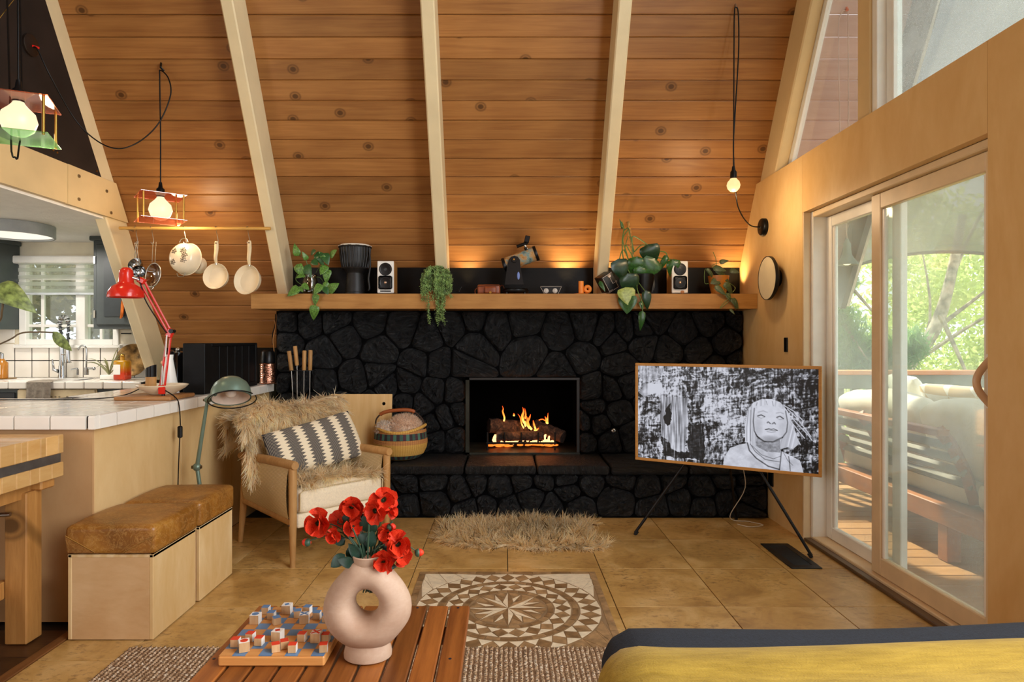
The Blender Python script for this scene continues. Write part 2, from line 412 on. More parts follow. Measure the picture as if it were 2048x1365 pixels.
for i in range(-4, 4):
    for j in range(-8, 1):
        xa, xb = x_0+i*TS, x_0+(i+1)*TS; ya, yb = y_0+(j-0)*TS, y_0+(j+1)*TS
        xa, xb = max(xa, -1.755), min(xb, 1.857)
        if xb-xa < .03: continue
        b = MB().b2(-(xb-xa)/2+.002, (xb-xa)/2-.002, -TS/2+.002, TS/2-.002, -.01, 0, .001)
        o = link('tile', b.mesh('tile'), m_ftile, floor); o.location = ((xa+xb)/2, (ya+yb)/2, 0)
# kitchen boards and the wooden threshold strip
m_dfloor = WOOD('dark_floorboard', '#5a371d', '#2c180c', (1, 7, 7), 2.4, .35, var=.4)
for k in range(11):
    y = .25+k*.23
    o = link('floorboard', MB().b2(-1.2, 1.2, -.1135, .1135, -.01, 0, .002).mesh('floorboard'), m_dfloor, floor); o.location = (-3.0, y, -.002)
struct('kitchen_subfloor', MB().b2(-5.2, -1.76, -.6, 5.6, -.06, -.012), m_dark, floor)
struct('threshold_strip', MB().b2(-1.80, -1.757, -.6, 2.74, -.01, .004, .003), WOOD('threshold_wood', '#8a5a2e', '#5c3618', (9, 1, 9), 2.4), floor)

# ---------------------------------------------------------------- mosaic medallion set in the floor
mos = sroot('floor_medallion')
mx, my, MR = .018, 2.874, .453
struct('mosaic_bed', MB().b2(mx-MR, mx+MR, my-MR, my+MR, .0005, .002), P('tan_grout', '#8f7350', .9), mos)
m_mw = P('ivory_stone', '#e9d9ba', .35, var=.1, vs=30); m_mb = P('brown_travertine', '#a3825a', .4, var=.28, vs=26); m_mb2 = P('dark_travertine', '#8a6b47', .4, var=.28, vs=26)
extra = MB(); npc = [0]
def pc(poly, m, shrink=.0036):
    c = Vector((sum(p[0] for p in poly)/len(poly), sum(p[1] for p in poly)/len(poly)))
    q = []
    for p in poly:
        d = Vector(p)-c; L = max(d.length, 1e-6); q.append(c+d*max(.3, (L-shrink)/L))
    b = MB().prism([(a.x-c.x, a.y-c.y) for a in q], lambda p: Vector((p[0], p[1], .001)), lambda p: Vector((p[0], p[1], .0035)))
    if npc[0] < 298:
        npc[0] += 1; o = link('mosaic_tile', b.mesh('mosaic_tile'), m, mos); o.location = (mx+c.x, my+c.y, 0)
    else: extra.add([(v[0]+mx+c.x, v[1]+my+c.y, v[2]) for v in b.v], b.f)
def po(r, a): return (r*math.cos(a), r*math.sin(a))
T = 2*math.pi
rs_ = .173
for k in range(8):
    a = T*k/8
    pc([(0, 0), po(rs_, a), po(.066, a+T/16)], m_mw if k % 2 == 0 else m_mb); pc([(0, 0), po(.066, a-T/16), po(rs_, a)], m_mb2 if k % 2 == 0 else m_mw)
    h = a+T/16
    pc([po(.066, h), po(.158, h), po(.103, h+T/28)], m_mw); pc([po(.066, h), po(.103, h-T/28), po(.158, h)], m_mb2)
    for e in (-1, 1): pc([po(.108, h+e*T/28), po(.162, h), po(rs_, h+e*T/32), po(rs_, h+e*T/16*.95)], m_mb)
for r0, r1, n in ((.177, .205, 24), (.288, .317, 30)):
    for k in range(n):
        a, b_ = T*k/n, T*(k+1)/n
        pc([po(r0, a), po(r1, a), po(r1, (a+b_)/2), po(r1, b_), po(r0, b_), po(r0, (a+b_)/2)], m_mb2 if k % 3 else m_mb, .003)
for r0, r1, n in ((.210, .284, 22), (.322, .416, 32)):
    rm = (r0+r1)/2; s = T/n
    for k in range(n):
        a = s*k
        pc([po(r0, a), po(rm, a+s/2), po(r1, a), po(rm, a-s/2)], m_mb if k % 2 else m_mb2)
        pc([po(r0, a), po(r0, a+s), po(rm, a+s/2)], m_mw); pc([po(r1, a), po(rm, a+s/2), po(r1, a+s)], m_mw)
e = .421
for q in range(4):
    M2 = Matrix.Rotation(q*math.pi/2, 2)
    for k in range(9):
        a, b_ = -e-.032+k*(2*e+.032)/9, -e-.032+(k+1)*(2*e+.032)/9
        pc([tuple(M2 @ Vector(p)) for p in ((a, e), (b_, e), (b_, MR), (a, MR))], m_mb2 if (k+q) % 2 else m_mb, .0026)
    crn = [po(.421, math.pi/4+t*math.pi/4) for t in (-.62, -.3, 0, .3, .62)]; edge = [(e, .27), (e, .35), (e, e), (.35, e), (.27, e)]
    for k in range(4):
        for tri in ((crn[k], edge[k], crn[k+1]), (edge[k], edge[k+1], crn[k+1])): pc([tuple(M2 @ Vector(p)) for p in tri], m_mw)
if extra.v: props(struct('mosaic_chips', extra, m_mb, mos), kind='stuff')

# ---------------------------------------------------------------- right wall: plywood panels, upper window, sliding door
wr = sroot('wall_right')
def ypanel(name, poly, x0, x1, m, par): return struct(name, MB().prism(poly, lambda p: Vector((x0, p[0], p[1])), lambda p: Vector((x1, p[0], p[1]))), m, par)
D0, D1, DT, PT = 2.388, 3.868, 1.975, 2.32
ypanel('panel', [(D1+.001, 0), (D1+.001, PT), (roofY(PT)-.002, PT), (4.9, 1.758), (4.9, 0)], 1.80, 1.845, m_ply, wr)
ypanel('panel', [(D0+.001, DT), (D1-.001, DT), (D1-.001, PT), (D0+.001, PT)], 1.80, 1.845, m_ply, wr)
ypanel('panel', [(1.45, 0), (D0-.001, 0), (D0-.001, PT), (1.45, PT)], 1.80, 1.845, m_ply, wr)
struct('sill_board', MB().b2(1.845, 1.93, 1.45, 4.55, 2.25, 2.318), m_tan, wr)
struct('stud_wall', MB().b2(1.846, 1.93, 3.872, 4.95, 0, 2.25), m_tan, wr)
struct('stud_wall', MB().b2(1.846, 1.93, 1.45, 2.384, 0, 2.25), m_tan, wr)
struct('stud_wall', MB().b2(1.846, 1.93, 2.384, 3.872, 1.98, 2.25), m_tan, wr)
w1 = sroot('window_1')
def slopebar(x0, x1, d0, d1, m, name, par, z0=2.32, s1=3.6):     # bar that follows the roof slope inside the gable glazing
    f0 = lambda p: rp(p[0], (z0+p[1]*CA-ZB)/SA, p[1]); return struct(name, MB().prism([(x0, d0), (x1, d0), (x1, d1), (x0, d1)], f0, lambda p: rp(p[0], s1, p[1])), m, par)
slopebar(1.86, 1.925, .166, .205, m_white, 'window_frame', w1); slopebar(1.905, 1.935, .205, .25, m_white, 'window_frame', w1)
struct('window_post', MB().b2(1.845, 1.94, 3.235, 3.348, 2.318, 4.6, .004), m_tan, w1)
struct('window_frame', MB().b2(1.855, 1.93, 3.19, 3.234, 2.318, 4.6, .003), m_white, w1)
struct('window_frame', MB().b2(1.90, 1.945, 3.13, 3.189, 2.318, 4.6, .003), m_white, w1)
struct('window_frame', MB().b2(1.86, 1.93, 1.45, 3.19, 2.318, 2.335), m_white, w1)
struct('window_frame', MB().b2(1.86, 1.93, 1.40, 1.45, 0, 4.6), m_white, w1)
g_up = GLASS('dusty_upper_glass', '#f4f7f4', .02, .2, '#f4f7f7', .3)
g_door = GLASS('door_glass', '#f2f5f0', .025, .18, '#f0f2e6', .08)
tri = [(3.35, 2.32), (4.45, 2.32), (3.35, 4.22)]
ypanel('pane', tri, 1.918, 1.924, GLASS('clear_upper_glass', '#f6f3f0', .03, .05), w1)
ypanel('pane', [(1.45, 2.33), (3.14, 2.33), (3.14, 4.5), (1.45, 4.5)], 1.918, 1.924, g_up, w1)
# sliding door
dr = sroot('door_1'); m_dw = P('door_white', '#f4efe4', .35, var=.04); m_dt = P('door_white_shaded', '#e6cba2', .4, var=.05)  # m_dt: the white frame with indoor shade painted into its colour
def dfr(x0, x1, y0, y1, z0, z1, m, name='door_frame'): return struct(name, MB().b2(x0, x1, y0, y1, z0, z1, .004), m, dr)
dfr(1.845, 1.985, D1-.035, D1, .02, DT, m_dw); dfr(1.845, 1.985, D0, D0+.03, .02, DT, m_dt); dfr(1.845, 1.985, D0+.03, D1-.035, DT-.035, DT, m_dt)
dfr(1.80, 1.846, D1-.012, D1, 0, DT, m_dt, 'door_casing'); dfr(1.845, 1.995, D0, D1, 0, .03, m_dt, 'door_sill')
dfr(1.802, 1.845, D0, D1, 0, .018, P('brown_track', '#6b543c', .4, metal=.3), 'door_track')
def leaf_door(x, y0, y1, st, m, m2):
    for a, b_, c, d in ((y0, y0+st, .032, DT-.037), (y1-st, y1, .032, DT-.037), (y0+st, y1-st, .032, .032+st+.01), (y0+st, y1-st, DT-.037-st, DT-.037)):
        dfr(x, x+.036, a, b_, c, d, m, 'door_stile' if d-c > 1 else 'door_rail')
    for a, b_, c, d in ((y0+st, y0+st+.02, .04+st, DT-.04-st), (y1-st-.02, y1-st, .04+st, DT-.04-st)): dfr(x+.008, x+.03, a, b_, c, d, m2, 'glazing_bead')
    ypanel('pane', [(y0+st, .04+st), (y1-st, .04+st), (y1-st, DT-.04-st), (y0+st, DT-.04-st)], x+.015, x+.021, g_door, dr)
leaf_door(1.872, D0+.03, 3.270, .078, m_dt, m_dw); leaf_door(1.925, 3.115, D1-.035, .062, m_dw, m_dw)
hb = MB(); hp = [at(1958, 722, 2.49), at(1938, 742, 2.49), at(1932, 762, 2.49), at(1938, 784, 2.49), at(1960, 806, 2.49)]
hp = [Vector((1.868-.055*math.sin(math.pi*k/8), 2.462+.0*k, 1.13-.175*k/8)) for k in range(9)]
hb.tube(spline(hp, 3), .011, 8, flat=1.4); struct('door_handle', hb, P('handle_almond', '#d9b48c', .35), dr)
struct('handle_plate', MB().b2(1.866, 1.872, 2.44, 2.484, .94, 1.15, .003), m_white, dr)
# switch plates
one('switch_plate', MB().b2(1.792, 1.8, 4.065, 4.11, 1.13, 1.222, .003), m_blackm, 'black switch plate on the plywood wall above the television', 'switch')
one('outlet_plate', MB().b2(1.79, 1.8, 4.28, 4.35, .225, .33, .003), m_blackm, 'black outlet plate low on the plywood wall behind the television', 'outlet')

# ---------------------------------------------------------------- left side: dark gable panel, loft beam, kitchen shell
wl = sroot('wall_left')
ypanel('dark_panel', [(0, 2.32), (roofY(2.32)-.16, 2.32), (roofY(5.0)-.16, 5.0), (0, 5.0)], -2.779, -2.770, m_dark, wl)
ypanel('loft_beam', [(0, 2.072), (4.12, 2.072), (4.12, 2.322), (0, 2.322)], -2.865, -2.764, m_tan, wl)
ypanel('gusset_plate', [(4.06, 2.068), (roofY(2.068)-.012, 2.068), (roofY(2.322)-.012, 2.322), (4.06, 2.322)], -2.779, -2.758, m_tan, wl)
m_bolt = P('bolt_metal', '#8d8064', .4, metal=.8)
for y, z in ((4.16, 2.27), (4.16, 2.12), (4.45, 2.24), (4.5, 2.10)): struct('bolt', MB().cyl((-2.758, y, z), (-2.752, y, z), .011, n=10), m_bolt, wl)
for px, py in ((106, 300), (114, 305), (193, 342)): 
    p = at(px, py, 2.77*F/(CX-px)); struct('screw', MB().cyl((-2.77, p.y, p.z), (-2.766, p.y, p.z), .006, n=8), m_brass, wl)
struct('ceiling_kitchen', MB().b2(-5.2, -2.80, .5, 5.6, 2.055, 2.10), P('kitchen_ceiling', '#f2f0ea', .7, var=.03, bump=.4, bs=30, bd=.01), ceiling)
struct('sun_blocking_eave', MB().b2(-5.6, -2.6, 5.5, 6.9, 2.13, 2.2), m_white, ceiling)  # unseen overhang added to keep the sun out of the kitchen window
wb = sroot('wall_back')
KY = 5.56; m_kw = P('kitchen_wall', '#ece2c8', .7, var=.04)
kx0, kx1, kz0, kz1 = -4.19, -3.33, 1.165, 1.93         # window opening
for a, b_, c, d in ((-5.2, kx0, .8, 2.12), (kx1, -2.6, .8, 2.12), (kx0, kx1, .8, kz0), (kx0, kx1, kz1, 2.12)): struct('wall_section', MB().b2(a, b_, KY, KY+.12, c, d), m_kw, wb)
TK = .148; btile = MB().b2(-TK/2+.0034, TK/2-.0034, -.008, 0, -TK/2+.0034, TK/2-.0034, .002).mesh('tile')
for i in range(-5, 7):
    for j in range(0, 5):
        x = -3.79+(i+.5)*TK; z = .882+(j+.5)*TK
        if z > kz0-.03 and kx0-.07 < x < kx1+.06: continue
        if x < -4.35 and z > 1.3: continue
        if z > 1.52: continue
        o = link('tile', btile, m_tile, wb); o.location = (x, KY-.002, z)
struct('grout_bed', MB().b2(-4.6, -2.75, KY-.006, KY, .87, kz0), m_grout, wb)
w2 = sroot('window_2')
def kf(x0, x1, z0, z1, y0=KY-.02, y1=KY+.06, m=m_white, n='window_frame'): return struct(n, MB().b2(x0, x1, y0, y1, z0, z1, .003), m, w2)
kf(kx0, kx0+.06, kz0, kz1); kf(kx1-.05, kx1, kz0, kz1); kf(kx0+.06, kx1-.05, kz0, kz0+.05); kf(kx0+.06, kx1-.05, kz1-.05, kz1); kf(kx0-.03, kx1+.03, kz0-.025, kz0, KY-.05, KY+.02, n='window_sill')
xm = -3.66; kf(xm-.04, xm+.04, kz0+.05, kz1-.05)
for a, b_ in ((kx0+.06, xm-.04), (xm+.04, kx1-.05)):
    vx = a+.12 if a < -4 else b_-.12
    kf(vx-.012, vx+.012, kz0+.05, kz1-.05, KY+.01, KY+.04, n='muntin'); kf(a, b_, kz0+.155, kz0+.18, KY+.012, KY+.038, n='muntin'); kf(a, b_, kz1-.2, kz1-.175, KY+.012, KY+.038, n='muntin')
    struct('pane', MB().b2(a, b_, KY+.022, KY+.028, kz0+.05, kz1-.05), GLASS('kitchen_glass', '#e4e6e4', .04, .1, '#eef0ea', .06), w2)
t = NT('sheer_blind_cloth'); t.base(hx('#f2f4f4'), .8)
wv = t.n('TexWave', i_Vector=t.coord((0, 0, 1), rand=False), i_Scale=5.2, wave_profile='SIN'); wv.bands_direction = 'Z'
t.l(t.n('MixShader', i_0=t.ramp(wv.outputs[1], [(.35, (.22,)*3+(1,)), (.6, (.6,)*3+(1,))]), i_1=t.n('BsdfTransparent').outputs[0], i_2=t.n('BsdfTranslucent', i_Color=hx('#f4f6f6')).outputs[0]).outputs[0], t.out.inputs[0])
bl = root('roller_blind', 'white sheer striped roller blind half lowered over the kitchen window', 'blind', (-3.77, KY-.06, 1.6))
part('blind_cloth', MB().b2(kx0+.02, kx1-.01, KY-.055, KY-.053, 1.61, 1.87), t.m, bl, w=True)
part('cassette', MB().b2(kx0-.02, kx1+.02, KY-.09, KY-.025, 1.865, 1.93, .01), m_white, bl, w=True)
part('bottom_bar', MB().b2(kx0+.02, kx1-.01, KY-.062, KY-.046, 1.595, 1.615, .004), P('blind_bar', '#c6ccce', .4), bl, w=True)
# ---------------------------------------------------------------- fireplace of black painted stone
def stone_mat():
    t = NT('black_painted_stone'); v = t.coord((1, 1, 1))
    rv = t.n('ObjectInfo').outputs['Random']
    ang = t.mth('MULTIPLY', rv, 6.28)
    rot = t.n('VectorRotate', rotation_type='Y_AXIS', i_Vector=t.n('TexCoord').outputs['Object'], i_Angle=ang).outputs[0]
    st = t.n('VectorMath', operation='MULTIPLY', i_0=rot, i_1=(9, 20, 46)).outputs[0]
    f = t.noise(st, 1.0, 6, .68, .8); g = t.noise(v, 16, 5, .6)
    t.base(t.ramp(f, [(.32, hx('#060709')), (.68, hx('#26292c'))]), .4, 0, .5)
    t.bump(t.mth('ADD', t.mth('MULTIPLY', f, .8), t.mth('MULTIPLY', g, .5)), 1.0, .06); return t.m
m_stone = stone_mat(); m_mortar = P('black_mortar', '#070708', .95, var=.3, bump=.4, bs=50, spec=.05)
fpl = root('fireplace', 'wide fireplace of black painted rough stones with a raised hearth', 'fireplace', (0, 4.6, 0))
FX0, FX1, FZ0, FZ1 = -.286, .563, .356, .926     # fire opening
SY, HY, HZ = 4.82, 4.345, .355                   # stone face, hearth face, hearth top
b = MB().b2(-1.71, FX0, SY, 5.0, HZ, 1.425); b.b2(FX1, 1.79, SY, 5.0, HZ, 1.425); b.b2(FX0, FX1, SY, 5.0, FZ1, 1.425); b.b2(-1.60, 1.79, HY+.02, 5.0, 0, HZ-.05); b.b2(-1.74, 1.79, 5.33, 5.5, 0, 1.43); b.b2(-1.74, FX0-.04, 5.0, 5.33, 0, 1.43); b.b2(FX1+.04, 1.79, 5.0, 5.33, 0, 1.43); b.b2(FX0-.04, FX1+.04, 5.0, 5.33, 0, HZ-.05); b.b2(-1.74, -1.6, 4.83, 5.0, 0, .5)
part('mortar', b, m_mortar, fpl, w=True)
def clip(poly, nx, ny, c):
    out = []
    for i in range(len(poly)):
        p, q = poly[i], poly[(i+1) % len(poly)]; dp, dq = nx*p[0]+ny*p[1]-c, nx*q[0]+ny*q[1]-c
        if dp <= 0: out.append(p)
        if dp*dq < 0: t = dp/(dp-dq); out.append((p[0]+(q[0]-p[0])*t, p[1]+(q[1]-p[1])*t))
    return out
def area(p): return abs(sum(p[i][0]*p[(i+1) % len(p)][1]-p[(i+1) % len(p)][0]*p[i][1] for i in range(len(p))))/2 if len(p) > 2 else 0
def stones(seeds, rect, hole, y, gap=.006, depth=.05):
    keep = []
    for q in seeds:
        if all((q[0]-k[0])**2+(q[1]-k[1])**2 > .098**2 for k in keep): keep.append(q)
    seeds = keep
    x0, x1, z0, z1 = rect
    for i, (sx, sz) in enumerate(seeds):
        poly = [(x0, z0), (x1, z0), (x1, z1), (x0, z1)]
        for j, (tx, tz) in enumerate(seeds):
            if i != j and poly: poly = clip(poly, tx-sx, tz-sz, ((tx*tx+tz*tz)-(sx*sx+sz*sz))/2)
        if hole and len(poly) > 2:
            hx0, hx1, hz0, hz1 = hole
            xs = [p[0] for p in poly]; zs = [p[1] for p in poly]
            if max(xs) > hx0 and min(xs) < hx1 and min(zs) < hz1:
                poly = max((clip(poly, 1, 0, hx0), clip(poly, -1, 0, -hx1), clip(poly, 0, -1, -hz1)), key=area)
        if area(poly) < .0012: continue
        cx = sum(p[0] for p in poly)/len(poly); cz = sum(p[1] for p in poly)/len(poly)
        pts = []
        for k in range(len(poly)):          # dense outline, corners rounded
            p, q = Vector(poly[k]), Vector(poly[(k+1) % len(poly)]); n = max(2, int((q-p).length/.045)+1)
            pts += [p.lerp(q, (m+.5)/n) for m in range(n)]
        pts = [(pts[k-1]+pts[k]*4+pts[(k+1) % len(pts)])/6 for k in range(len(pts))]
        c = Vector((cx, cz)); rad = math.sqrt(area(poly)/3.14)
        dep = depth*random.uniform(.6, 1.25); tx, tz = random.uniform(-.16, .16), random.uniform(-.16, .16)
        rings = [(0, .0, 1), (.15, .55, 1), (.45, .86, 1.4), (.78, 1.0, 1.6)]
        vs = []; m = len(pts)
        for fr, dp, nz in rings:
            for p in pts:
                d = (p-c); L = max(d.length, 1e-5); q = c+d*max(.08, (L-gap*.6)/L)*(1-fr*.85)
                h = dep*dp+random.uniform(-1, 1)*.009*nz*(dp > 0)+((q.x-cx)*tx+(q.y-cz)*tz)*dp
                vs.append((q.x-cx, -h, q.y-cz))
        vs.append((0, -dep, 0)); fs = [(r*m+k, r*m+(k+1) % m, (r+1)*m+(k+1) % m, (r+1)*m+k) for r in range(3) for k in range(m)]
        fs += [(3*m+k, 3*m+(k+1) % m, 4*m) for k in range(m)]
        o = link('stone', MB().add(vs, fs, False).mesh('stone'), m_stone, fpl); o.location = Vector((cx, y, cz))-Vector(fpl.location)
s1 = [(115,160),(290,160),(490,150),(740,170),(1000,230),(400,400),(560,290),(830,390),(1180,290),(1390,200),(1110,480),(1270,490),(1470,500),(390,640),(630,610),(820,570),(880,650),(1040,630),(1240,690),(1400,700),(1020,790),(1140,800),(1220,950),(1330,900),(1430,860),(1400,1060),(1250,1060),(110,330),(90,480),(90,620),(210,640),(150,780),(330,780),(560,800),(760,800),(900,900),(560,960),(800,960),(1020,960),(1130,930),(300,950),(120,930)]
s2 = [(180,150),(340,200),(560,150),(600,400),(180,340),(100,500),(840,250),(1030,200),(1175,240),(1250,310),(1340,230),(1460,330),(1000,430),(820,530),(760,480),(1300,500),(1450,220),(1080,690),(1230,690),(1350,640),(1100,820),(1270,850),(1010,930),(1130,930),(1230,1080),(1360,1050),(1010,1080)]
s3 = [(390,110),(560,200),(720,130),(820,240),(640,300),(900,110),(480,300),(740,420),(900,380),(560,460),(420,480),(640,600),(800,640),(480,700),(920,560),(350,600),(380,820),(560,860),(740,840),(900,820)]
def toW(L, sc, ox, oy, Y): return [(at(ox+x/sc, oy+y/sc, Y).x, at(ox+x/sc, oy+y/sc, Y).z) for x, y in L]
seeds = toW(s1, 3.79, 540, 600, 4.8)+[q for q in toW(s2, 3.79, 900, 600, 4.8)]+[q for q in toW(s3, 2.968, 1180, 600, 4.8) if q[0] > .95]
stones(seeds, (-1.71, 1.79, HZ, 1.425), (FX0, FX1, FZ0, FZ1), SY)
h1 = [(185,330),(410,320),(640,390),(750,340),(930,370),(1140,310),(1270,300),(1200,470),(1480,300),(1500,420),(1650,340),(1560,530),(1850,480),(1900,290),(420,500),(200,530),(700,570),(840,540),(1000,560),(1350,540),(30,420),(-120,300),(-140,520),(-300,400),(-480,420)]
h2 = [(370,1100),(480,1080),(530,1200),(680,1120),(680,1230),(950,1150),(820,1200),(950,1060),(800,1060),(400,1230),(900,1270)]
hs = toW(h1, 3.938, 760, 880, 4.345)+toW(h2, 2.968, 1180, 600, 4.345)
stones(hs, (-1.6, 1.79, .0, HZ-.062), None, HY+.02, .006, .045)
xs = [-1.6, -.97, -.79, -.27, .222, .72, 1.25, 1.79]
for a, c in zip(xs, xs[1:]):
    m = MB().rbox(((a+c)/2, (HY+SY)/2+.0, HZ-.03), (c-a-.012, SY-HY+.03, .06), .016, 2)
    m.v = [(p[0], p[1]+random.uniform(-.003, .003), p[2]+random.uniform(-.002, .002)) for p in m.v]
    part('hearth_slab', m, m_stone, fpl, w=True)
# fire box lining and metal trim
fb = MB().b2(FX0, FX1, 5.28, 5.30, HZ, FZ1); fb.b2(FX0-.03, FX0, SY, 5.3, HZ, FZ1+.03); fb.b2(FX1, FX1+.03, SY, 5.3, HZ, FZ1+.03); fb.b2(FX0, FX1, SY, 5.3, FZ1, FZ1+.03)
part('firebox_lining', fb, P('soot_black', '#020202', 1.0, spec=.05), fpl, w=True)
part('firebox_floor', MB().b2(FX0, FX1, 4.80, 5.3, HZ-.03, HZ+.012), P('ashy_metal', '#3b382c', .55, metal=.4, var=.5), fpl, w=True)
m_ftrim = P('aged_metal_trim', '#3a3b33', .4, metal=.7, var=.3)
part('trim_post', MB().b2(FX0, FX0+.028, 4.775, 4.80, HZ, FZ1), m_ftrim, fpl, w=True); part('trim_post', MB().b2(FX1-.02, FX1, 4.785, 4.80, HZ, FZ1), P('dark_trim', '#191613', .5), fpl, w=True)
part('trim_sill', MB().b2(FX0, FX1, 4.775, 4.80, HZ, HZ+.014), m_ftrim, fpl, w=True); part('trim_header', MB().b2(FX0, FX1, 4.775, 4.80, FZ1-.016, FZ1), P('dark_trim', '#191613', .5), fpl, w=True)
part('gas_key_plate', MB().lathe([(0, .012), (.012, .012), (.02, .006), (.021, 0)], at(1227, 862, 4.765), 16, (0, -1, .0)), m_chrome, fpl, w=True, label='chrome gas valve plate')
# logs, grate, flames
def fp(x, y, Y): return at(900+x/5.689, 730+y/5.689, Y)
def log_mat(name='charred_log'):
    t = NT(name); v = t.coord((1, 1, 1)); f = t.noise(v, 22, 6, .65, 1.0)
    t.base(t.ramp(f, [(.35, hx('#120b08')), (.52, hx('#3f2b1f')), (.68, hx('#6d503c'))]), .9); t.bump(f, 1.0, .02); return t.m
m_log = log_mat()
def log(p0, p1, r0, r1, label):
    b = MB(); N = 18; pts = [Vector(p0).lerp(Vector(p1), i/10) for i in range(11)]
    b.tube(pts, [lerp(r0, r1, i/10)*random.uniform(.93, 1.07) for i in range(11)], N)
    b.v = [tuple(Vector(p)+Vector((random.uniform(-1, 1), random.uniform(-1, 1), random.uniform(-1, 1)))*.004) for p in b.v]
    return one('log', b, m_log, label, 'log', 'logs in the fire')
log(fp(440, 690, 5.02), fp(880, 705, 5.12), .056, .048, 'thick charred log lying across the left back of the fire')
log(fp(530, 815, 4.95), fp(1065, 800, 4.95), .037, .034, 'dark log across the front of the grate')
log(fp(960, 690, 5.1), fp(1290, 820, 4.98), .048, .05, 'log slanting down to the right of the flames')
log(fp(790, 690, 5.08), fp(845, 610, 4.99), .02, .016, 'short burnt branch end poking up in the middle of the fire')
g = root('fire_grate', 'black iron grate with five upright bars holding the logs', 'grate', (.13, 4.93, HZ+.012)); m_iron = P('iron', '#0a0a0a', .6, metal=.5)
for x in (425, 620, 812, 1003, 1193): part('upright', MB().cyl(fp(x, 885, 4.90), fp(x, 765, 4.90), .007), m_iron, g, w=True)
part('front_bar', MB().cyl(fp(410, 888, 4.90), fp(1215, 890, 4.90), .008), m_iron, g, w=True)
for x in (425, 1193): part('foot', MB().cyl(fp(x, 889, 4.90)-Vector((0, 0, .0)), Vector((fp(x, 889, 4.9).x, 4.90, HZ+.012)), .007), m_iron, g, w=True)
def flame_mat():
    t = NT('flame'); z = t.n('SeparateXYZ', i_Vector=t.n('TexCoord').outputs['Generated']).outputs[2]
    t.base((0, 0, 0, 1), .9); n = t.noise(t.coord((6, 6, 3)), 4)
    f = t.mth('ADD', z, t.mth('MULTIPLY', t.mth('SUBTRACT', n, .5), .5))
    t.l(t.ramp(f, [(0, hx('#ffb45a')), (.35, hx('#ff7a2a')), (1, hx('#e03408'))]), t.b.inputs['Emission Color']); t.b.inputs['Emission Strength'].default_value = 2.2
    return t.m
m_flame = flame_mat()
fire = root('fire', 'orange flames and glowing embers burning among the logs', 'fire', (.13, 5.0, HZ+.05))
def flame(pts, r, Y):
    P_ = spline([fp(x, y, Y) for x, y in pts], 4); n = len(P_)
    part('flame', MB().tube(P_, [max(.0006, 1.35*r*math.sin(math.pi*min(1, .25+.75*i/(n-1)))**.8*(1-.35*i/n)) for i in range(n)], 8, flat=.6), m_flame, fire, w=True)
for pts, r, Y in (([(612, 640), (620, 600), (600, 530), (606, 500), (594, 465)], .0085, 5.0), ([(727, 582), (728, 565), (725, 548)], .006, 5.0),
    ([(845, 660), (822, 590), (838, 530), (826, 480)], .013, 4.99), ([(860, 700), (850, 640), (862, 560), (850, 490)], .011, 5.0), ([(905, 720), (880, 660), (905, 600), (918, 560)], .013, 4.98),
    ([(930, 735), (895, 690), (880, 620), (870, 580)], .013, 4.97), ([(975, 735), (960, 690), (950, 650), (946, 628)], .009, 4.98), ([(840, 720), (815, 670), (800, 600), (770, 555)], .007, 5.0),
    ([(1105, 672), (1100, 630), (1080, 585)], .009, 5.1), ([(1010, 628), (1050, 618), (1085, 635), (1112, 660)], .006, 5.1), ([(1112, 640), (1112, 590), (1116, 545)], .003, 5.1), ([(955, 742), (990, 736), (1010, 715)], .01, 4.97)):
    flame(pts, r, Y)
m_ember = EMIT('ember_glow', '#ff6a20', 1.5, '#301000'); m_ember2 = EMIT('ember_bright', '#ffb070', 2.0, '#301000')
eb = MB()
for k in range(26):
    x = random.uniform(400, 1240); eb.ball(fp(x, random.uniform(905, 922), random.uniform(4.9, 5.05)), random.uniform(.012, .02), 7, 5, (1.6, 1.2, .45))
part('ember_bed', eb, m_ember, fire, w=True, kind='stuff')
eb = MB()
for k in range(34): eb.ball(fp(random.uniform(470, 1180), random.uniform(855, 888), random.uniform(4.93, 5.0)), random.uniform(.007, .013), 7, 5, (1.2, 1, 1))
for x in (505, 520, 1075, 1085, 1130): eb.tube(spline([fp(x, 885, 4.97), fp(x-8, 840, 4.98), fp(x+8, 790, 5)], 3), [.011, .01, .01, .009, .008, .006, .003], 6)
part('coals', eb, m_ember2, fire, w=True, kind='stuff')
light('POINT', 'fire_light', (.13, 4.88, .58), 1.0, (1, .42, .13), shadow_soft_size=.1)
# mantel beam
mt = MB(); mp = [(-1.794, 4.55), (1.798, 4.552), (1.798, 4.898), (-1.60, 4.898), (-1.794, 4.80)]
b = MB(); b.prism(mp, lambda p: Vector((p[0], p[1], 1.430)), lambda p: Vector((p[0], p[1], 1.536)))
one('mantel_shelf', b, m_mantel, 'long knotty timber mantel beam over the black stones', 'mantel', loc=(0, 4.72, 1.43))
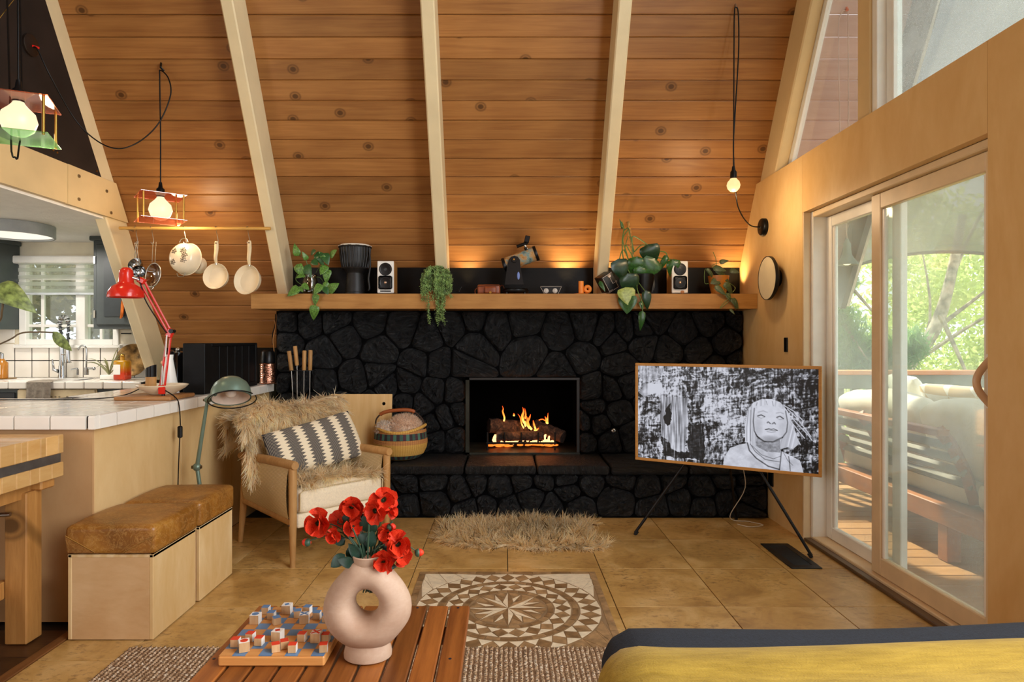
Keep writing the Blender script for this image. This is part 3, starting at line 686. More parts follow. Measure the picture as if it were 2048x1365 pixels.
# panel leaning on the chimney, with a finger hole
b = MB(); w_, h_, n = .45, .455, 20; hc = (.165, .385)
ring = [(hc[0]+.0*0+.013*math.cos(T*k/n), hc[1]+.013*math.sin(T*k/n)) for k in range(n)]
def sq(k):
    a = T*k/n; c, s_ = math.cos(a), math.sin(a); tt = min(((w_/2-hc[0]) if c > 0 else (w_/2+hc[0]))/max(abs(c), 1e-6), ((h_-hc[1]) if s_ > 0 else hc[1])/max(abs(s_), 1e-6)); return (hc[0]+tt*c, hc[1]+tt*s_)
outer = [sq(k) for k in range(n)]
for cx_, cz_ in ((-w_/2, 0), (w_/2, 0), (w_/2, h_), (-w_/2, h_)):
    j = min(range(n), key=lambda k: (outer[k][0]-cx_)**2+(outer[k][1]-cz_)**2); outer[j] = (cx_, cz_)
V = [(x, y, z) for y in (-.009, .009) for L in (ring, outer) for x, z in L]; Fs = []
for k in range(n):
    j = (k+1) % n; Fs += [(k, j, n+j, n+k), (2*n+k, 3*n+k, 3*n+j, 2*n+j), (n+k, n+j, 3*n+j, 3*n+k), (k, 2*n+k, 2*n+j, j)]
o = link('fireplace_cover', MB().add(V, Fs).mesh('fireplace_cover'), m_ply); o.location = (-1.05, 4.67, HZ+.002); o.rotation_euler = (R(-9), 0, 0)
props(o, 'square birch plywood panel with a finger hole leaning against the chimney', 'panel')
# roasting forks on a stand
st = root('fork_stand', 'thin black metal stand on the hearth holding four wood handled roasting forks', 'stand', (-1.45, 4.6, HZ))
part('base_plate', MB().lathe([(0, 0), (.09, 0), (.09, .008), (0, .01)], (-1.46, 4.62, HZ), 20), m_blackm, st, w=True); part('post', MB().cyl((-1.46, 4.64, HZ), (-1.46, 4.64, .99), .005), m_blackm, st, w=True)
part('rack_plate', MB().b2(-1.57, -1.36, 4.575, 4.645, .986, .990), m_blackm, st, w=True)
for i, (x0, y0, x1, y1, bx, w) in enumerate(((578, 702, 583, 742, 592, 'leftmost'), (590, 692, 594, 731, 595, 'second and tallest'), (609, 701, 608, 741, 607, 'third'), (621, 700, 620, 741, 618, 'rightmost'))):
    p0, p1 = at(x0, y0, 4.6), at(x1, y1, 4.6); q = root('roasting_fork', w+' wood handled roasting fork of the four on the stand by the chimney', 'roasting fork', (p1.x, 4.6, .37), 0, 'roasting forks on the hearth')
    part('handle', MB().tube([p0, p0.lerp(p1, .02), p1.lerp(p0, .02), p1], [.0125, .0145, .0145, .0125], 12), m_oak, q, w=True)
    part('rod', MB().cyl(p1, Vector((at(bx, 830, 4.6).x, 4.6, .37)), .0032), m_steel, q, w=True)

# ---------------------------------------------------------------- tiled peninsula counter
CZ = .885; cXR, cY0, cY1, cYm, cXm = -1.72, 2.70, 4.80, 3.52, -2.48
ct = root('tiled_counter', 'white tiled peninsula counter with dark grout over a birch plywood base', 'counter', (-2.2, 3.2, 0))
b = MB().b2(-3.3, -1.765, 2.75, 3.50, .0, CZ-.055); b.b2(-2.44, -1.765, 3.50, cY1, 0, CZ-.055)
part('carcass', b, m_plyc, ct, w=True)
for a, c in ((2.752, 3.49), (3.494, 4.14), (4.144, 4.80)): part('side_panel', MB().b2(-1.766, -1.757, a, c, .0, CZ-.056, .001), m_plyc, ct, w=True)
part('front_panel', MB().b2(-3.3, -1.757, 2.738, 2.751, .0, CZ-.056), WOOD('birch_front_shaded', '#cfa878', '#b98d5c', (1.2, 6, .7), 2.2, .5, rings=1.0, var=.06), ct, w=True)  # front darker than the side panels, shade painted into the birch colour
b = MB().b2(-3.3, cXR-.012, cY0+.012, cYm, CZ-.055, CZ-.004); b.b2(cXm, cXR-.012, cYm, cY1-.005, CZ-.055, CZ-.004); part('grout_bed', b, m_grout, ct, w=True)
tt = .152
def ctile(x0, x1, y0, y1): 
    if x1-x0 < .02 or y1-y0 < .02: return
    o = link('tile', MB().b2(-(x1-x0)/2+.0026, (x1-x0)/2-.0026, -(y1-y0)/2+.0026, (y1-y0)/2-.0026, -.008, 0, .002).mesh('tile'), m_tile, ct); o.location = Vector(((x0+x1)/2, (y0+y1)/2, CZ))-Vector(ct.location)
ed = .035
for i in range(11):
    for j in range(14):
        xb, xa = cXR-ed-i*tt, cXR-ed-(i+1)*tt; ya, yb = cY0+ed+j*tt, cY0+ed+(j+1)*tt
        if ya < cYm-.02: ctile(xa, xb, ya, min(yb, cYm+.0) if xa < cXm-.01 else yb)
        elif xb > cXm+.02 and ya < cY1: ctile(max(xa, cXm), xb, ya, min(yb, cY1-.03))
def edge(p0, p1, n):   # nosing tile: rounded strip, local frame along the edge
    p0, p1 = Vector(p0), Vector(p1); d = (p1-p0); L = d.length; a = math.atan2(d.y, d.x)
    b = MB(); pr = [(0, -.058), (0, -.008), (.004, -.002), (.011, 0), (ed, 0), (ed, -.058)]
    b.prism(pr, lambda p: Vector((.0034, p[0], p[1])), lambda p: Vector((L-.0034, p[0], p[1])))
    o = link('edge_tile', b.mesh('edge_tile'), m_tile, ct); o.location = Vector((p0.x, p0.y, CZ))-Vector(ct.location); o.rotation_euler = (0, 0, a)
edge((cXR-.034, cY0, 0), (cXR, cY0, 0), 1)
for i in range(10): edge((cXR-.040-(i+1)*tt, cY0, 0), (cXR-.040-i*tt, cY0, 0), 1)
for j in range(14):
    a, c = cY0+.002+j*tt*.99, min(cY1, cY0+.002+(j+1)*tt*.99)
    if j == 0: a += .03
    if c > a+.02: edge((cXR, a, 0), (cXR, c, 0), 1)

# ---------------------------------------------------------------- kitchen along the back wall
kc = root('sink_counter', 'white tiled sink counter with dark cabinets under the kitchen window', 'counter', (-3.7, 5.25, 0)); KC = .885
part('cabinet_body', MB().b2(-5.0, -3.78, 4.99, 5.55, 0, KC-.055), m_grey, kc, w=True)
for a, c in ((-4.9, -4.5), (-4.46, -4.1), (-4.07, -3.8)): part('drawer_front', MB().b2(a, c, 4.975, 4.99, .68, .80, .006), P('black_cabinet', '#22262a', .4), kc, w=True)
part('cabinet_end', MB().b2(-3.16, -2.80, 4.99, 5.55, 0, KC-.055), m_grey, kc, w=True)
part('grout_bed', MB().b2(-5.0, -2.80, 4.965, 5.55, KC-.05, KC-.004), m_grout, kc, w=True)
for i in range(15):
    x = -2.88-i*.147
    part('edge_tile', MB().b2(x-.0705, x+.0705, 4.955, 4.99, KC-.056, KC, .005), m_tile, kc, w=True)
    for j in range(4):
        if j in (1, 2) and -4.15 < x < -3.45: continue
        part('tile', MB().b2(x-.0715, x+.0715, 4.994+j*.14, 4.991+(j+1)*.14-.003, KC-.012, KC, .002), m_tile, kc, w=True)
part('sink_basin', MB().b2(-4.13, -3.48, 5.13, 5.42, KC-.012, KC+.002, .004), P('sink_enamel', '#e9e6de', .2), kc, w=True)
dw = root('dishwasher', 'beige dishwasher with a row of buttons under the sink counter', 'dishwasher', (-3.45, 5.25, 0)); m_bg = P('beige_plastic', '#d8c49c', .4)
part('body', MB().b2(-3.775, -3.165, 4.985, 5.5, 0, KC-.06, .004), m_bg, dw, w=True); part('control_panel', MB().b2(-3.77, -3.17, 4.965, 4.985, .70, .82, .012), m_bg, dw, w=True)
m_btn = P('brown_print', '#4a3d2c', .5)
for i in range(5): part('vent_slot', MB().b2(-3.69+i*.026, -3.67+i*.026, 4.962, 4.966, .748, .768), m_btn, dw, w=True)
for i in range(10): part('button', MB().cyl((-3.50+i*.03+(.03 if i > 2 else 0), 4.966, .768), (-3.50+i*.03+(.03 if i > 2 else 0), 4.961, .768), .007, n=8), P('grey_button', '#8d7f66', .5), dw, w=True)
def cabinet(name, x0, x1, y0, z0, z1, label):
    c = root(name, label, 'cabinet', ((x0+x1)/2, (y0+KY)/2, z0)); part('body', MB().b2(x0, x1, y0, KY-.01, z0, z1), m_grey, c, w=True)
    part('cornice', MB().b2(x0-.02, x1+.02, y0-.03, KY-.01, z1-.002, z1+.035, .006), m_grey, c, w=True)
    d = part('door', MB().b2(x0+.03, x1-.03, y0-.02, y0-.001, z0+.03, z1-.03, .006), m_grey, c, w=True)
    n = 10; a, b_ = x0+.1, x1-.1; top = z1-.16
    poly = [(a, z0+.1), (b_, z0+.1)]+[(lerp(b_, a, k/n), top+.07*math.sin(math.pi*k/n)) for k in range(n+1)]
    pm = MB().prism(poly, lambda p: Vector((p[0], y0-.028, p[1])), lambda p: Vector((p[0], y0-.018, p[1])))
    o = link('raised_panel', pm.mesh('raised_panel', tuple(c.location)), P('cabinet_panel', '#2b3234', .4), d)
    for z in (z0+.12, z1-.16): part('hinge', MB().b2(x0+.012, x0+.028, y0-.024, y0-.002, z-.03, z+.03), m_steel, c, w=True)
    return c
cabinet('wall_cabinet', -3.352, -2.98, 5.24, 1.30, 2.02, 'dark green grey wall cabinet with arched door right of the kitchen window')
cabinet('wall_cabinet', -4.75, -4.19, 5.24, 1.30, 2.02, 'dark grey wall cabinet at the left edge of the picture')
# ceiling drum lamp
dl = root('ceiling_lamp', 'round grey drum lamp flush on the white kitchen ceiling', 'lamp', (-3.6, 4.7, 1.95))
part('drum', MB().lathe([(.25, 0), (.262, 0), (.262, .085), (.1, .085), (.1, .08), (.25, .08), (.25, 0)], (-3.6, 4.7, 1.968), 40), P('drum_grey', '#8d9090', .6), dl, w=True)
part('diffuser', MB().lathe([(0, .012), (.15, .01), (.248, .014), (.248, .03), (0, .03)], (-3.6, 4.7, 1.968), 32), EMIT('drum_diffuser', '#fff2dc', .7), dl, w=True)
light('AREA', 'drum_light', (-3.6, 4.7, 1.955), 9, (1, .95, .88), shape='DISK', size=.44)
light('AREA', 'kitchen_side_fill_light', (-5.15, 3.6, 1.4), 7, (.95, .98, 1), rot=(0, R(-90), 0), shape='RECTANGLE', size=1.0, size_y=1.6)  # added unseen lamp to brighten the kitchen, no window in that wall
# spring faucet and its neighbours
fx = lambda px, py, Y=5.36: at(px, py, Y)
fa = root('spring_faucet', 'tall chrome spring faucet at the kitchen sink', 'faucet', (fx(107, 750).x, 5.46, KC))
bx, tx = fx(107, 750).x, fx(124, 750).x
part('body', MB().lathe([(0, 0), (.03, 0), (.028, .02), (.024, .03), (.024, .1), (.02, .11), (.018, .33), (0, .33)], (bx, 5.46, KC), 16), m_chrome, fa, w=True)
A = [Vector((bx, 5.46, KC+.33))]+[Vector(((bx+tx)/2-(tx-bx)/2*math.cos(math.pi*k/10), 5.44, KC+.45+.07*math.sin(math.pi*k/10))) for k in range(11)]+[Vector((tx, 5.43, KC+.28))]
co = MB(); Q = spline(A, 14); hel = []
for i, p in enumerate(Q[6:-4]):
    d = (Q[i+7]-Q[i+5]); x, y, _ = frame(d, (0, 1, 0)); hel.append(p+x*(.017*math.cos(i*1.5))+y*(.017*math.sin(i*1.5)))
co.tube(hel, .0042, 6); part('spring', co, m_chrome, fa, w=True); part('hose', MB().tube(Q, .010, 8), P('dark_hose', '#33383a', .4), fa, w=True)
part('spray_head', MB().lathe([(0, 0), (.028, 0), (.02, .03), (.016, .1), (.014, .15), (0, .15)], (tx, 5.43, KC+.13), 14), m_chrome, fa, w=True)
part('holder_arm', MB().cyl((bx, 5.455, KC+.2), (tx, 5.435, KC+.2), .007), m_chrome, fa, w=True); part('lever', MB().tube([(bx-.02, 5.45, KC+.06), (bx-.055, 5.44, KC+.07), (bx-.06, 5.43, KC+.16)], [.02, .012, .006], 8), m_chrome, fa, w=True)
b = MB().tube(spline([fx(172, 748), fx(173, 705), fx(170, 693), fx(162, 692), fx(156, 700)], 5), .007, 8); b.cyl(fx(173, 750), fx(173, 735), .017); b.cyl(fx(174, 737), fx(188, 737), .008); b.ball(fx(188, 737), .014)
one('filter_tap', b, m_chrome, 'small chrome gooseneck tap right of the spring faucet', 'tap')
b = MB().cyl(fx(155, 750), fx(155, 738), .010); b.tube([fx(155, 738), fx(155, 737), fx(142, 739)], .006, 8); one('soap_pump', b, m_chrome, 'short chrome soap pump between the two taps', 'soap pump')
tw = MB(); tx0, tx1 = at(50, 760, 4.93).x, at(99, 760, 4.93).x
tw.grid(lambda u, v: (lerp(tx0, tx1, u)+.012*math.sin(v*3), (4.938-.009*(1+math.sin(u*19)) if v > .35 else 5.12-.5*v), KC+.008 if v < .35 else KC+.004-(v-.35)*(.24+.03*math.sin(u*9))), 24, 16)
o = one('dish_towel', tw, P('grey_cloth', '#8f8475', .95, var=.2, vs=40), 'grey dish towel hanging over the sink counter edge', 'towel')
def bottle(c, r, h, sq, cols, label, name='bottle'):
    q = root(name, label, 'bottle', c)
    if sq: part('body', MB().rbox((0, 0, h*.42), (2*r, 2*r, h*.84), r*.3, 3), cols[0], q)
    else: part('body', MB().lathe([(0, 0), (r, 0), (r*1.02, h*.1), (r, h*.62), (r*.4, h*.76), (r*.32, h*.8), (0, h*.8)], (0, 0, 0), 18), cols[0], q)
    return q
def two_tone(name, a, b_):
    t = NT(name); z = t.n('SeparateXYZ', i_Vector=t.n('TexCoord').outputs['Generated']).outputs[2]; t.base(t.ramp(z, [(.35, hx(a)), (.75, hx(b_))]), .15); t.b.inputs['Transmission Weight'].default_value = .35; return t.m
q = bottle((fx(245, 752, 5.2).x, 5.2, KC), .05, .19, 1, [two_tone('ombre_glass', '#d9431d', '#d9a01c')], 'square orange and yellow glass bottle at the back of the kitchen counter')
part('label', MB().b2(-.042, .012, -.054, -.0502, .045, .125), m_white, q); part('neck', MB().cyl((0, 0, .158), (0, 0, .185), .016), P('amber_neck', '#c9931c', .2), q); part('stopper', MB().ball((0, 0, .195), .018), m_brass, q)
q = bottle((fx(4, 750, 5.3).x, 5.3, KC+.01), .042, .2, 0, [P('amber_soap', '#b5762a', .15)], 'amber soap bottle with a chrome pump at the left end of the sink counter')
part('label', MB().b2(-.035, .02, -.046, -.0425, .03, .11), m_white, q); part('pump', MB().tube([(0, 0, .15), (0, 0, .2), (-.01, -.01, .205), (-.04, -.01, .2)], [.014, .011, .011, .006], 8), m_chrome, q)
one('soap_dish', MB().lathe([(0, 0), (.085, 0), (.095, .008), (.085, .01), (0, .008)], (fx(6, 750, 5.3).x, 5.3, KC), 24), m_brass, 'small brass dish under the soap bottle', 'dish')
ap = root('air_plant', 'spiky pale air plant in a low white tray beside the orange bottle', 'plant', (fx(218, 750, 5.25).x, 5.25, KC)); part('tray', MB().rbox((0, 0, .02), (.12, .06, .04), .008, 2), m_white, ap)
for k in range(18):
    a = random.uniform(0, T); L = random.uniform(.12, .26); e = random.uniform(.3, 1.3); d = Vector((math.cos(a)*math.cos(e), math.sin(a)*math.cos(e)*.5, math.sin(e)))
    part('leaf', MB().tube(arc((0, 0, .04), Vector((0, 0, .04))+d*L, -.04, 6), [.005, .005, .0045, .004, .003, .002, .001], 5), P('air_leaf', '#8f8f62', .6, var=.3), ap)
tr = MB().lathe([(0, 0), (.125, 0), (.135, .008), (.14, .02), (.132, .02), (.12, .01), (0, .008)], (0, 0, 0), 36)
o = one('brass_tray', tr, P('aged_brass', '#8c6a3c', .35, metal=.8, var=.5, vs=18), 'round aged brass tray leaning on the tiled wall behind the post', 'tray', loc=(0, 0, 0)); o.location = (at(266, 712, 5.46).x, 5.46, KC+.15); o.rotation_euler = (R(80), 0, 0)
one('wall_hook', MB().tube([at(243, 667, 5.54), at(243, 667, 5.5), at(262, 667, 5.5), at(262, 667, 5.54)], .006, 6), m_blackm, 'short black bar handle on the tiled wall', 'handle')
one('copper_spoon', MB().tube(spline([at(245, 600, 5.2), at(244, 625, 5.2), at(241, 637, 5.19)], 4), [.006, .012, .014, .014, .014, .013, .012, .01, .006], 8, flat=.3), P('copper', '#c0672e', .25, metal=1), 'copper spoon hanging under the dark wall cabinet', 'spoon')
# ---------------------------------------------------------------- plywood ottomans with leather tops
def leather_mat():
    t = NT('tan_leather'); v = t.coord(); a = t.noise(v, 7, 5, .6, .5); c = t.n('TexVoronoi', i_Vector=v, i_Scale=22.0, feature='DISTANCE_TO_EDGE').outputs[0]
    cr = t.ramp(t.noise(v, 18, 6, .7, 1.6), [(.47, (0, 0, 0, 1)), (.5, (1, 1, 1, 1)), (.53, (0, 0, 0, 1))])
    col = t.ramp(a, [(.3, hx('#744814')), (.55, hx('#945f1e')), (.75, hx('#b07c30'))])
    t.base(t.mix(t.mth('MULTIPLY', t.n('RGBToBW', i_Color=cr).outputs[0], .35), col, hx('#d8ac66')), .36, 0, .5)
    t.bump(t.mth('ADD', t.noise(v, 90, 3), t.mth('MULTIPLY', a, 1.2)), .25, .004); return t.m
m_leather = leather_mat()
def ottoman(x0, x1, y0, y1, label):
    q = root('ottoman', label, 'ottoman', ((x0+x1)/2, (y0+y1)/2, 0), 0, 'plywood ottomans'); w, d, h = x1-x0, y1-y0, .345; t = .016
    part('side_panel', MB().b2(w/2-t, w/2, -d/2, d/2, .004, h, .002), m_plyo, q); part('side_panel', MB().b2(-w/2, -w/2+t, -d/2, d/2, .004, h, .002), m_plyo, q)
    part('front_panel', MB().b2(-w/2+t, w/2-t, -d/2+.001, -d/2+t, .004, h-.012, .001), WOOD('ply_front_shaded', '#dcb98a', '#c59a66', (1.3, 1.3, 3.5), 2.4, .5, rings=1.3, var=.05), q)  # front ply toned down against the sides, its shade put into the colour
    part('back_panel', MB().b2(-w/2+t, w/2-t, d/2-t, d/2, .004, h), m_plyo, q); part('top_panel', MB().b2(-w/2, w/2, -d/2, d/2, h-.012, h, .001), m_plyo, q)
    def fn(v):
        k = (1-(2*v.x/(w+.02))**2)*(1-(2*v.y/(d+.02))**2); return (v.x, v.y, v.z+(.009*max(0, k)**.6 if v.z > 0 else 0)-.004*math.sin(v.x*14)*math.cos(v.y*11)*(v.z > 0))
    c = part('cushion', MB().rbox((0, 0, h+.058), (w+.02, d+.018, .115), .02, sub=18, fn=fn), m_leather, q)
    for sx in (-1, 1):          # folded hospital corners on the front
        x, y = sx*(w/2+.003), -d/2-.0075
        pl = [(x, h+.075), (x-sx*.01, h+.012), (x-sx*.115, h+.010)]
        o = link('corner_fold', MB().prism(pl, lambda p: Vector((p[0], y+.006, p[1])), lambda p: Vector((p[0], y-.004, p[1]))).mesh('corner_fold'), m_leather, c)
        o2 = link('fold_seam', MB().tube([(x, y-.003, h+.078), (x-sx*.118, y-.003, h+.012)], .0014, 6).mesh('fold_seam'), P('light_leather', '#a87a38', .5), c)
    return q
ottoman(-1.745, -1.403, 2.566, 2.918, 'plywood cube ottoman with tan leather cushion, nearer the camera, corner folds showing')
ottoman(-1.740, -1.398, 2.946, 3.30, 'plywood cube ottoman with tan leather cushion, farther one beside the armchair')

# ---------------------------------------------------------------- butcher block table
bt = root('butcher_table', 'thick butcher block table with steel band at the left edge', 'table', (-2.2, 2.3, 0))
m_bl = WOOD('maple_block_light', '#e2b878', '#c8934e', (5, 1, 5), 2.5, .5, var=.25); m_leg = WOOD('fir_leg', '#c99250', '#9c6830', (9, 9, 1), 2.4, .5, knots=1.2)
X1, Y1, X0, Y0 = -1.835, 2.675, -2.6, 1.75
for zl, zh in ((.735, .812), (.638, .698)):
    k = 0; y = Y1
    while y > Y0:
        w = random.choice((.032, .05, .07)); part('block_stave', MB().b2(X0, X1, max(y-w, Y0)+.0006, y-.0006, zl, zh, .003), m_bl, bt, w=True); y -= w
part('steel_band', MB().b2(X0+.004, X1-.008, Y0+.004, Y1-.008, .698, .735), P('dull_steel', '#6d6b68', .45, metal=.7, var=.3, bump=.2), bt, w=True)
part('apron', MB().b2(X0+.06, X1-.065, Y0+.1, Y1-.075, .575, .638), m_leg, bt, w=True); part('corner_block', MB().b2(X1-.13, X1-.022, Y1-.1, Y1-.02, .598, .638, .006), m_leg, bt, w=True)
for x in (X1-.045, X0+.1):
    for y in (Y1-.06, Y0+.1): part('leg', MB().box((x-.045, y-.045, .30), (.088, .088, .598), ch=.005), m_leg, bt, w=True)
part('stretcher', MB().b2(X1-.165, X1-.135, Y0+.1, Y1-.12, .18, .25, .004), m_leg, bt, w=True)
for k in range(6): part('shelf_slat', MB().b2(X0+.1, X1-.166, Y0+.1+k*.13, Y0+.17+k*.13, .215, .232, .003), m_leg, bt, w=True)
part('towel_bar', MB().cyl((X1-.1, 2.515, .52), (X0, 2.44, .505), .008), m_steel, bt, w=True)
one('cutting_board', MB().lathe([(0, 0), (.07, 0), (.09, .02), (.086, .02), (.06, .006), (0, .006)], (-1.98, 2.31, .812), 28), m_oak, 'edge of a small round wooden board on the butcher table', 'board')

# ---------------------------------------------------------------- armchair
CHR = R(45.6); CHC = Vector((-1.124, 3.824, 0))
ch = root('armchair', 'oak armchair with woven cord sides and a cream seat cushion', 'armchair', CHC, CHR)
W2, DF, DB = .30, -.30, .30
m_cord = None
t = NT('woven_cord'); v = t.coord(rand=False); wv = t.n('TexWave', i_Vector=v, i_Scale=62.0); wv.bands_direction = 'Y'; w2_ = t.n('TexWave', i_Vector=v, i_Scale=46.0); w2_.bands_direction = 'Z'
hgt = t.mth('ADD', wv.outputs[1], t.mth('MULTIPLY', w2_.outputs[1], .7)); t.base(t.ramp(hgt, [(.3, hx('#a8854e')), (.9, hx('#ecd2a0'))]), .75); t.bump(hgt, .6, .004); m_cord = t.m
for sx in (-1, 1):
    x = sx*W2
    part('front_leg', MB().tube([(x, DF, 0), (x, DF, .25), (x, DF, .525)], [.014, .021, .022], 14), m_oak, ch)
    part('rear_leg', MB().tube([(x*1.03, DB+.03, 0), (x, DB, .25), (x, DB-.02, .50)], [.013, .021, .02], 14), m_oak, ch)
    a = part('arm_rail', MB().tube([(x, DF-.028, .541), (x, DF-.02, .541), (x, 0, .533), (x, DB+.02, .515), (x, DB+.04, .513)], [.021, .024, .025, .024, .021], 16), m_oak, ch)
    part('side_rail', MB().tube([(x, DF, .235), (x, DB, .255)], .020, 12), m_oak, ch)
    part('woven_side', MB().grid(lambda u, w: (x+.026*math.sin(math.pi*2*w), lerp(DF+.022, DB-.03, u), lerp(.236+.018*u, .538-.02*u, (1-math.cos(math.pi*2*w))/2)), 6, 24), m_cord, ch)
    for z in (.225, .262): part('screw_cap', MB().cyl((x-.02*sx, DF, z), (x+.024*sx, DF, z), .005, n=8), P('dark_cap', '#5c3d22', .5), ch)
m_cloth = P('cream_linen', '#e8d8ba', .9, var=.06, vs=120, bump=.35, bs=320, bd=.002)
part('front_rail', MB().rbox((0, DF+.03, .235), (W2*2-.05, .07, .075), .012, 2), m_cloth, ch); part('seat_base', MB().rbox((0, 0.02, .24), (W2*2-.06, .54, .06), .015, 2), m_cloth, ch)
def sfn(v):
    k = (1-(2*v.x/.56)**2)*(1-(2*v.y/.56)**2); return (v.x, v.y, v.z+(.02*max(0, k)**.7 if v.z > 0 else 0))
part('seat_cushion', MB().rbox((0, -.03, .335), (.545, .56, .135), .035, sub=14, fn=sfn), m_cloth, ch)
part('cushion_piping', MB().tube([(-.262, -.309, .29), (-.262, -.311, .385), (-.235, -.31, .40), (.235, -.31, .40), (.262, -.311, .385), (.262, -.309, .29)], .0035, 6), P('piping', '#cdb98f', .9), ch)
part('backrest', MB().rbox((0, .255, .56), (.56, .09, .40), .035, sub=10, rot=(R(-16), 0, 0)), m_cloth, ch)
part('top_rail', MB().tube([(-.29, .36, .70), (0, .375, .715), (.29, .36, .70)], .018, 12), m_oak, ch)
m_fur = ATTR('sheepskin', .9, trans=.6)
def pelt_cols(n, a, b, c):
    q = rng.random((n, 1)); col = np.array(hx(a)[:3])*(1-q)+np.array(hx(b)[:3])*q
    d = rng.random(n) < .05; col[d] = np.array(hx(c)[:3]); return col
CL = {}
def clump(*k):
    """one lock of wool: shared lean, shade and length"""
    if k not in CL: CL[k] = (Vector((random.gauss(0, 1), random.gauss(0, 1), random.gauss(0, .5))), random.choice((.8, .9, 1, 1, 1.05, 1.1)), random.uniform(.75, 1.25))
    return CL[k]
def to_world(p): return Matrix.Rotation(CHR, 3, 'Z') @ Vector(p)+CHC
def add_fur(name, pts, dirs, L, wid, cols, label, cat, loc, base=None, seg=4, droop=.4, curl=.35, N=None):
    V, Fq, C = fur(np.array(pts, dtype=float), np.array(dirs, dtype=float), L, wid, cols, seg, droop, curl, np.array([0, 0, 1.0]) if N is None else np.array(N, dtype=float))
    r = root(name, label, cat, loc)
    if base: part('hide', base, P('hide_leather', '#e0cda8', .9), r, w=True)
    o = link('fleece', rawmesh('fleece', V-np.array(loc), Fq, C), m_fur, r); o['kind'] = 'stuff'; return r
# fleece draped over the backrest: u across, v from the seat up over the top and down behind
def back_pt(u, v):
    x = lerp(-.37, .335, u); ed = abs(u-.5)*2
    top = .80+.055*(u-.3)+.02*math.sin(u*7)-.10*max(0, ed-.8)**1.0
    path = [(.08, .43), (.155, .58), (.205, .74), (.285, top), (.375, top-.005), (.42, .74), (.43, .66-(.10 if u < .13 else 0))]
    k = v*(len(path)-1); i = min(int(k), len(path)-2); f = k-i; p, q = path[i], path[i+1]
    y, z = lerp(p[0], q[0], f), lerp(p[1], q[1], f)
    if u < .14: z -= .03*(.14-u)/.14; y -= .03*(.14-u)/.14
    return Vector((x, y-.012*math.sin(u*17+v*5), z))
base = MB(); base.grid(lambda u, v: to_world(back_pt(u, v)), 20, 16); pts = []; dr_ = []; nn_ = []; nn_c = []
for k in range(21000):
    u, v = random.random(), random.random()**.95
    p = back_pt(u, v); pv = back_pt(u, min(1, v+.02))-back_pt(u, max(0, v-.02)); pu = back_pt(min(1, u+.02), v)-back_pt(max(0, u-.02), v)
    nrm = pv.cross(pu); nrm.normalize(); 
    if nrm.dot(Vector((0, -1, .6))) < 0 and v < .5: nrm = -nrm
    if v > .6 and nrm.y < 0: nrm = -nrm
    down = (-pv if v < .58 else pv).normalized()
    ck = clump('t', int(u*30+random.gauss(0, .3)), int(v*26+random.gauss(0, .3))); nn_c.append(ck[1]); d = nrm*.35+down*.9+ck[0]*.42+Vector((random.gauss(0, .13)+(u-.5)*.9, random.gauss(0, .13), random.gauss(0, .13)))
    pts.append(to_world(p)); dr_.append((Matrix.Rotation(CHR, 3, 'Z') @ d.normalized())); nn_.append(Matrix.Rotation(CHR, 3, 'Z') @ nrm)
n = len(pts); add_fur('sheepskin_throw', pts, dr_, rng.uniform(.045, .085, n), rng.uniform(.0016, .0034, n), pelt_cols(n, '#ffe6b6', '#fff8e2', '#c8965c')*np.array(nn_c)[:, None], 'long haired cream sheepskin draped over the armchair back', 'sheepskin', tuple(to_world((0, .3, .45))), base, N=nn_)
def seat_pt(u, v): return Vector((lerp(-.26, .25, u), lerp(-.275-.03*math.sin(u*8), .22, v), .425+.012*math.sin(u*6)))
pts, dr_ = [], []; nn_c = []
for k in range(8000):
    u, v = random.random(), random.random(); p = seat_pt(u, v); ck = clump('s', int(u*16+random.gauss(0, .25)), int(v*16+random.gauss(0, .25))); nn_c.append(ck[1]); d = (ck[0]*.45+Vector((random.gauss(0, .15)+(u-.5)*.5, random.gauss(-.7, .15), random.gauss(.3, .15)))).normalized(); pts.append(to_world(p)); dr_.append(Matrix.Rotation(CHR, 3, 'Z') @ d)
n = len(pts); base = MB(); base.grid(lambda u, v: to_world(seat_pt(u, v)), 10, 10)
add_fur('seat_fleece', pts, dr_, rng.uniform(.05, .105, n), rng.uniform(.0014, .003, n), pelt_cols(n, '#ffe6b6', '#fff8e2', '#d8b070')*np.array(nn_c)[:, None], 'cream sheepskin lying on the armchair seat cushion', 'sheepskin', tuple(to_world((0, 0, .42))), base, droop=.7)
# lumbar pillow with toothed stripes
def pillow_mat():
    t = NT('striped_pillow_cloth'); s = t.n('SeparateXYZ', i_Vector=t.n('TexCoord').outputs['Object']); x, z = s.outputs[0], s.outputs[2]
    def tri(val, per): return t.mth('MULTIPLY', t.mth('ABSOLUTE', t.mth('SUBTRACT', t.mth('FRACT', t.mth('MULTIPLY', val, 1/per)), .5)), 2.0)
    tooth = t.mth('MULTIPLY', tri(z, .021), .42)
    band = tri(t.mth('ADD', x, .03), .118)                                   # 0..1 across one stripe pair
    dark = t.mth('GREATER_THAN', t.mth('SUBTRACT', band, t.mth('MULTIPLY', tooth, 1.0)), .20)
    lines = t.mth('GREATER_THAN', tri(x, .0062), .42)
    f = t.mth('MULTIPLY', dark, t.mth('ADD', t.mth('MULTIPLY', lines, .34), .66))
    c = t.mix(f, hx('#e6d7b8'), hx('#2c2b33')); t.base(c, .9); t.bump(t.noise(t.coord(rand=False), 260), .3, .002); return t.m
lp = root('lumbar_pillow', 'long charcoal and cream toothed stripe lumbar pillow on the armchair', 'pillow', to_world((.01, .02, .575)), (R(-24), R(-9.5), CHR))
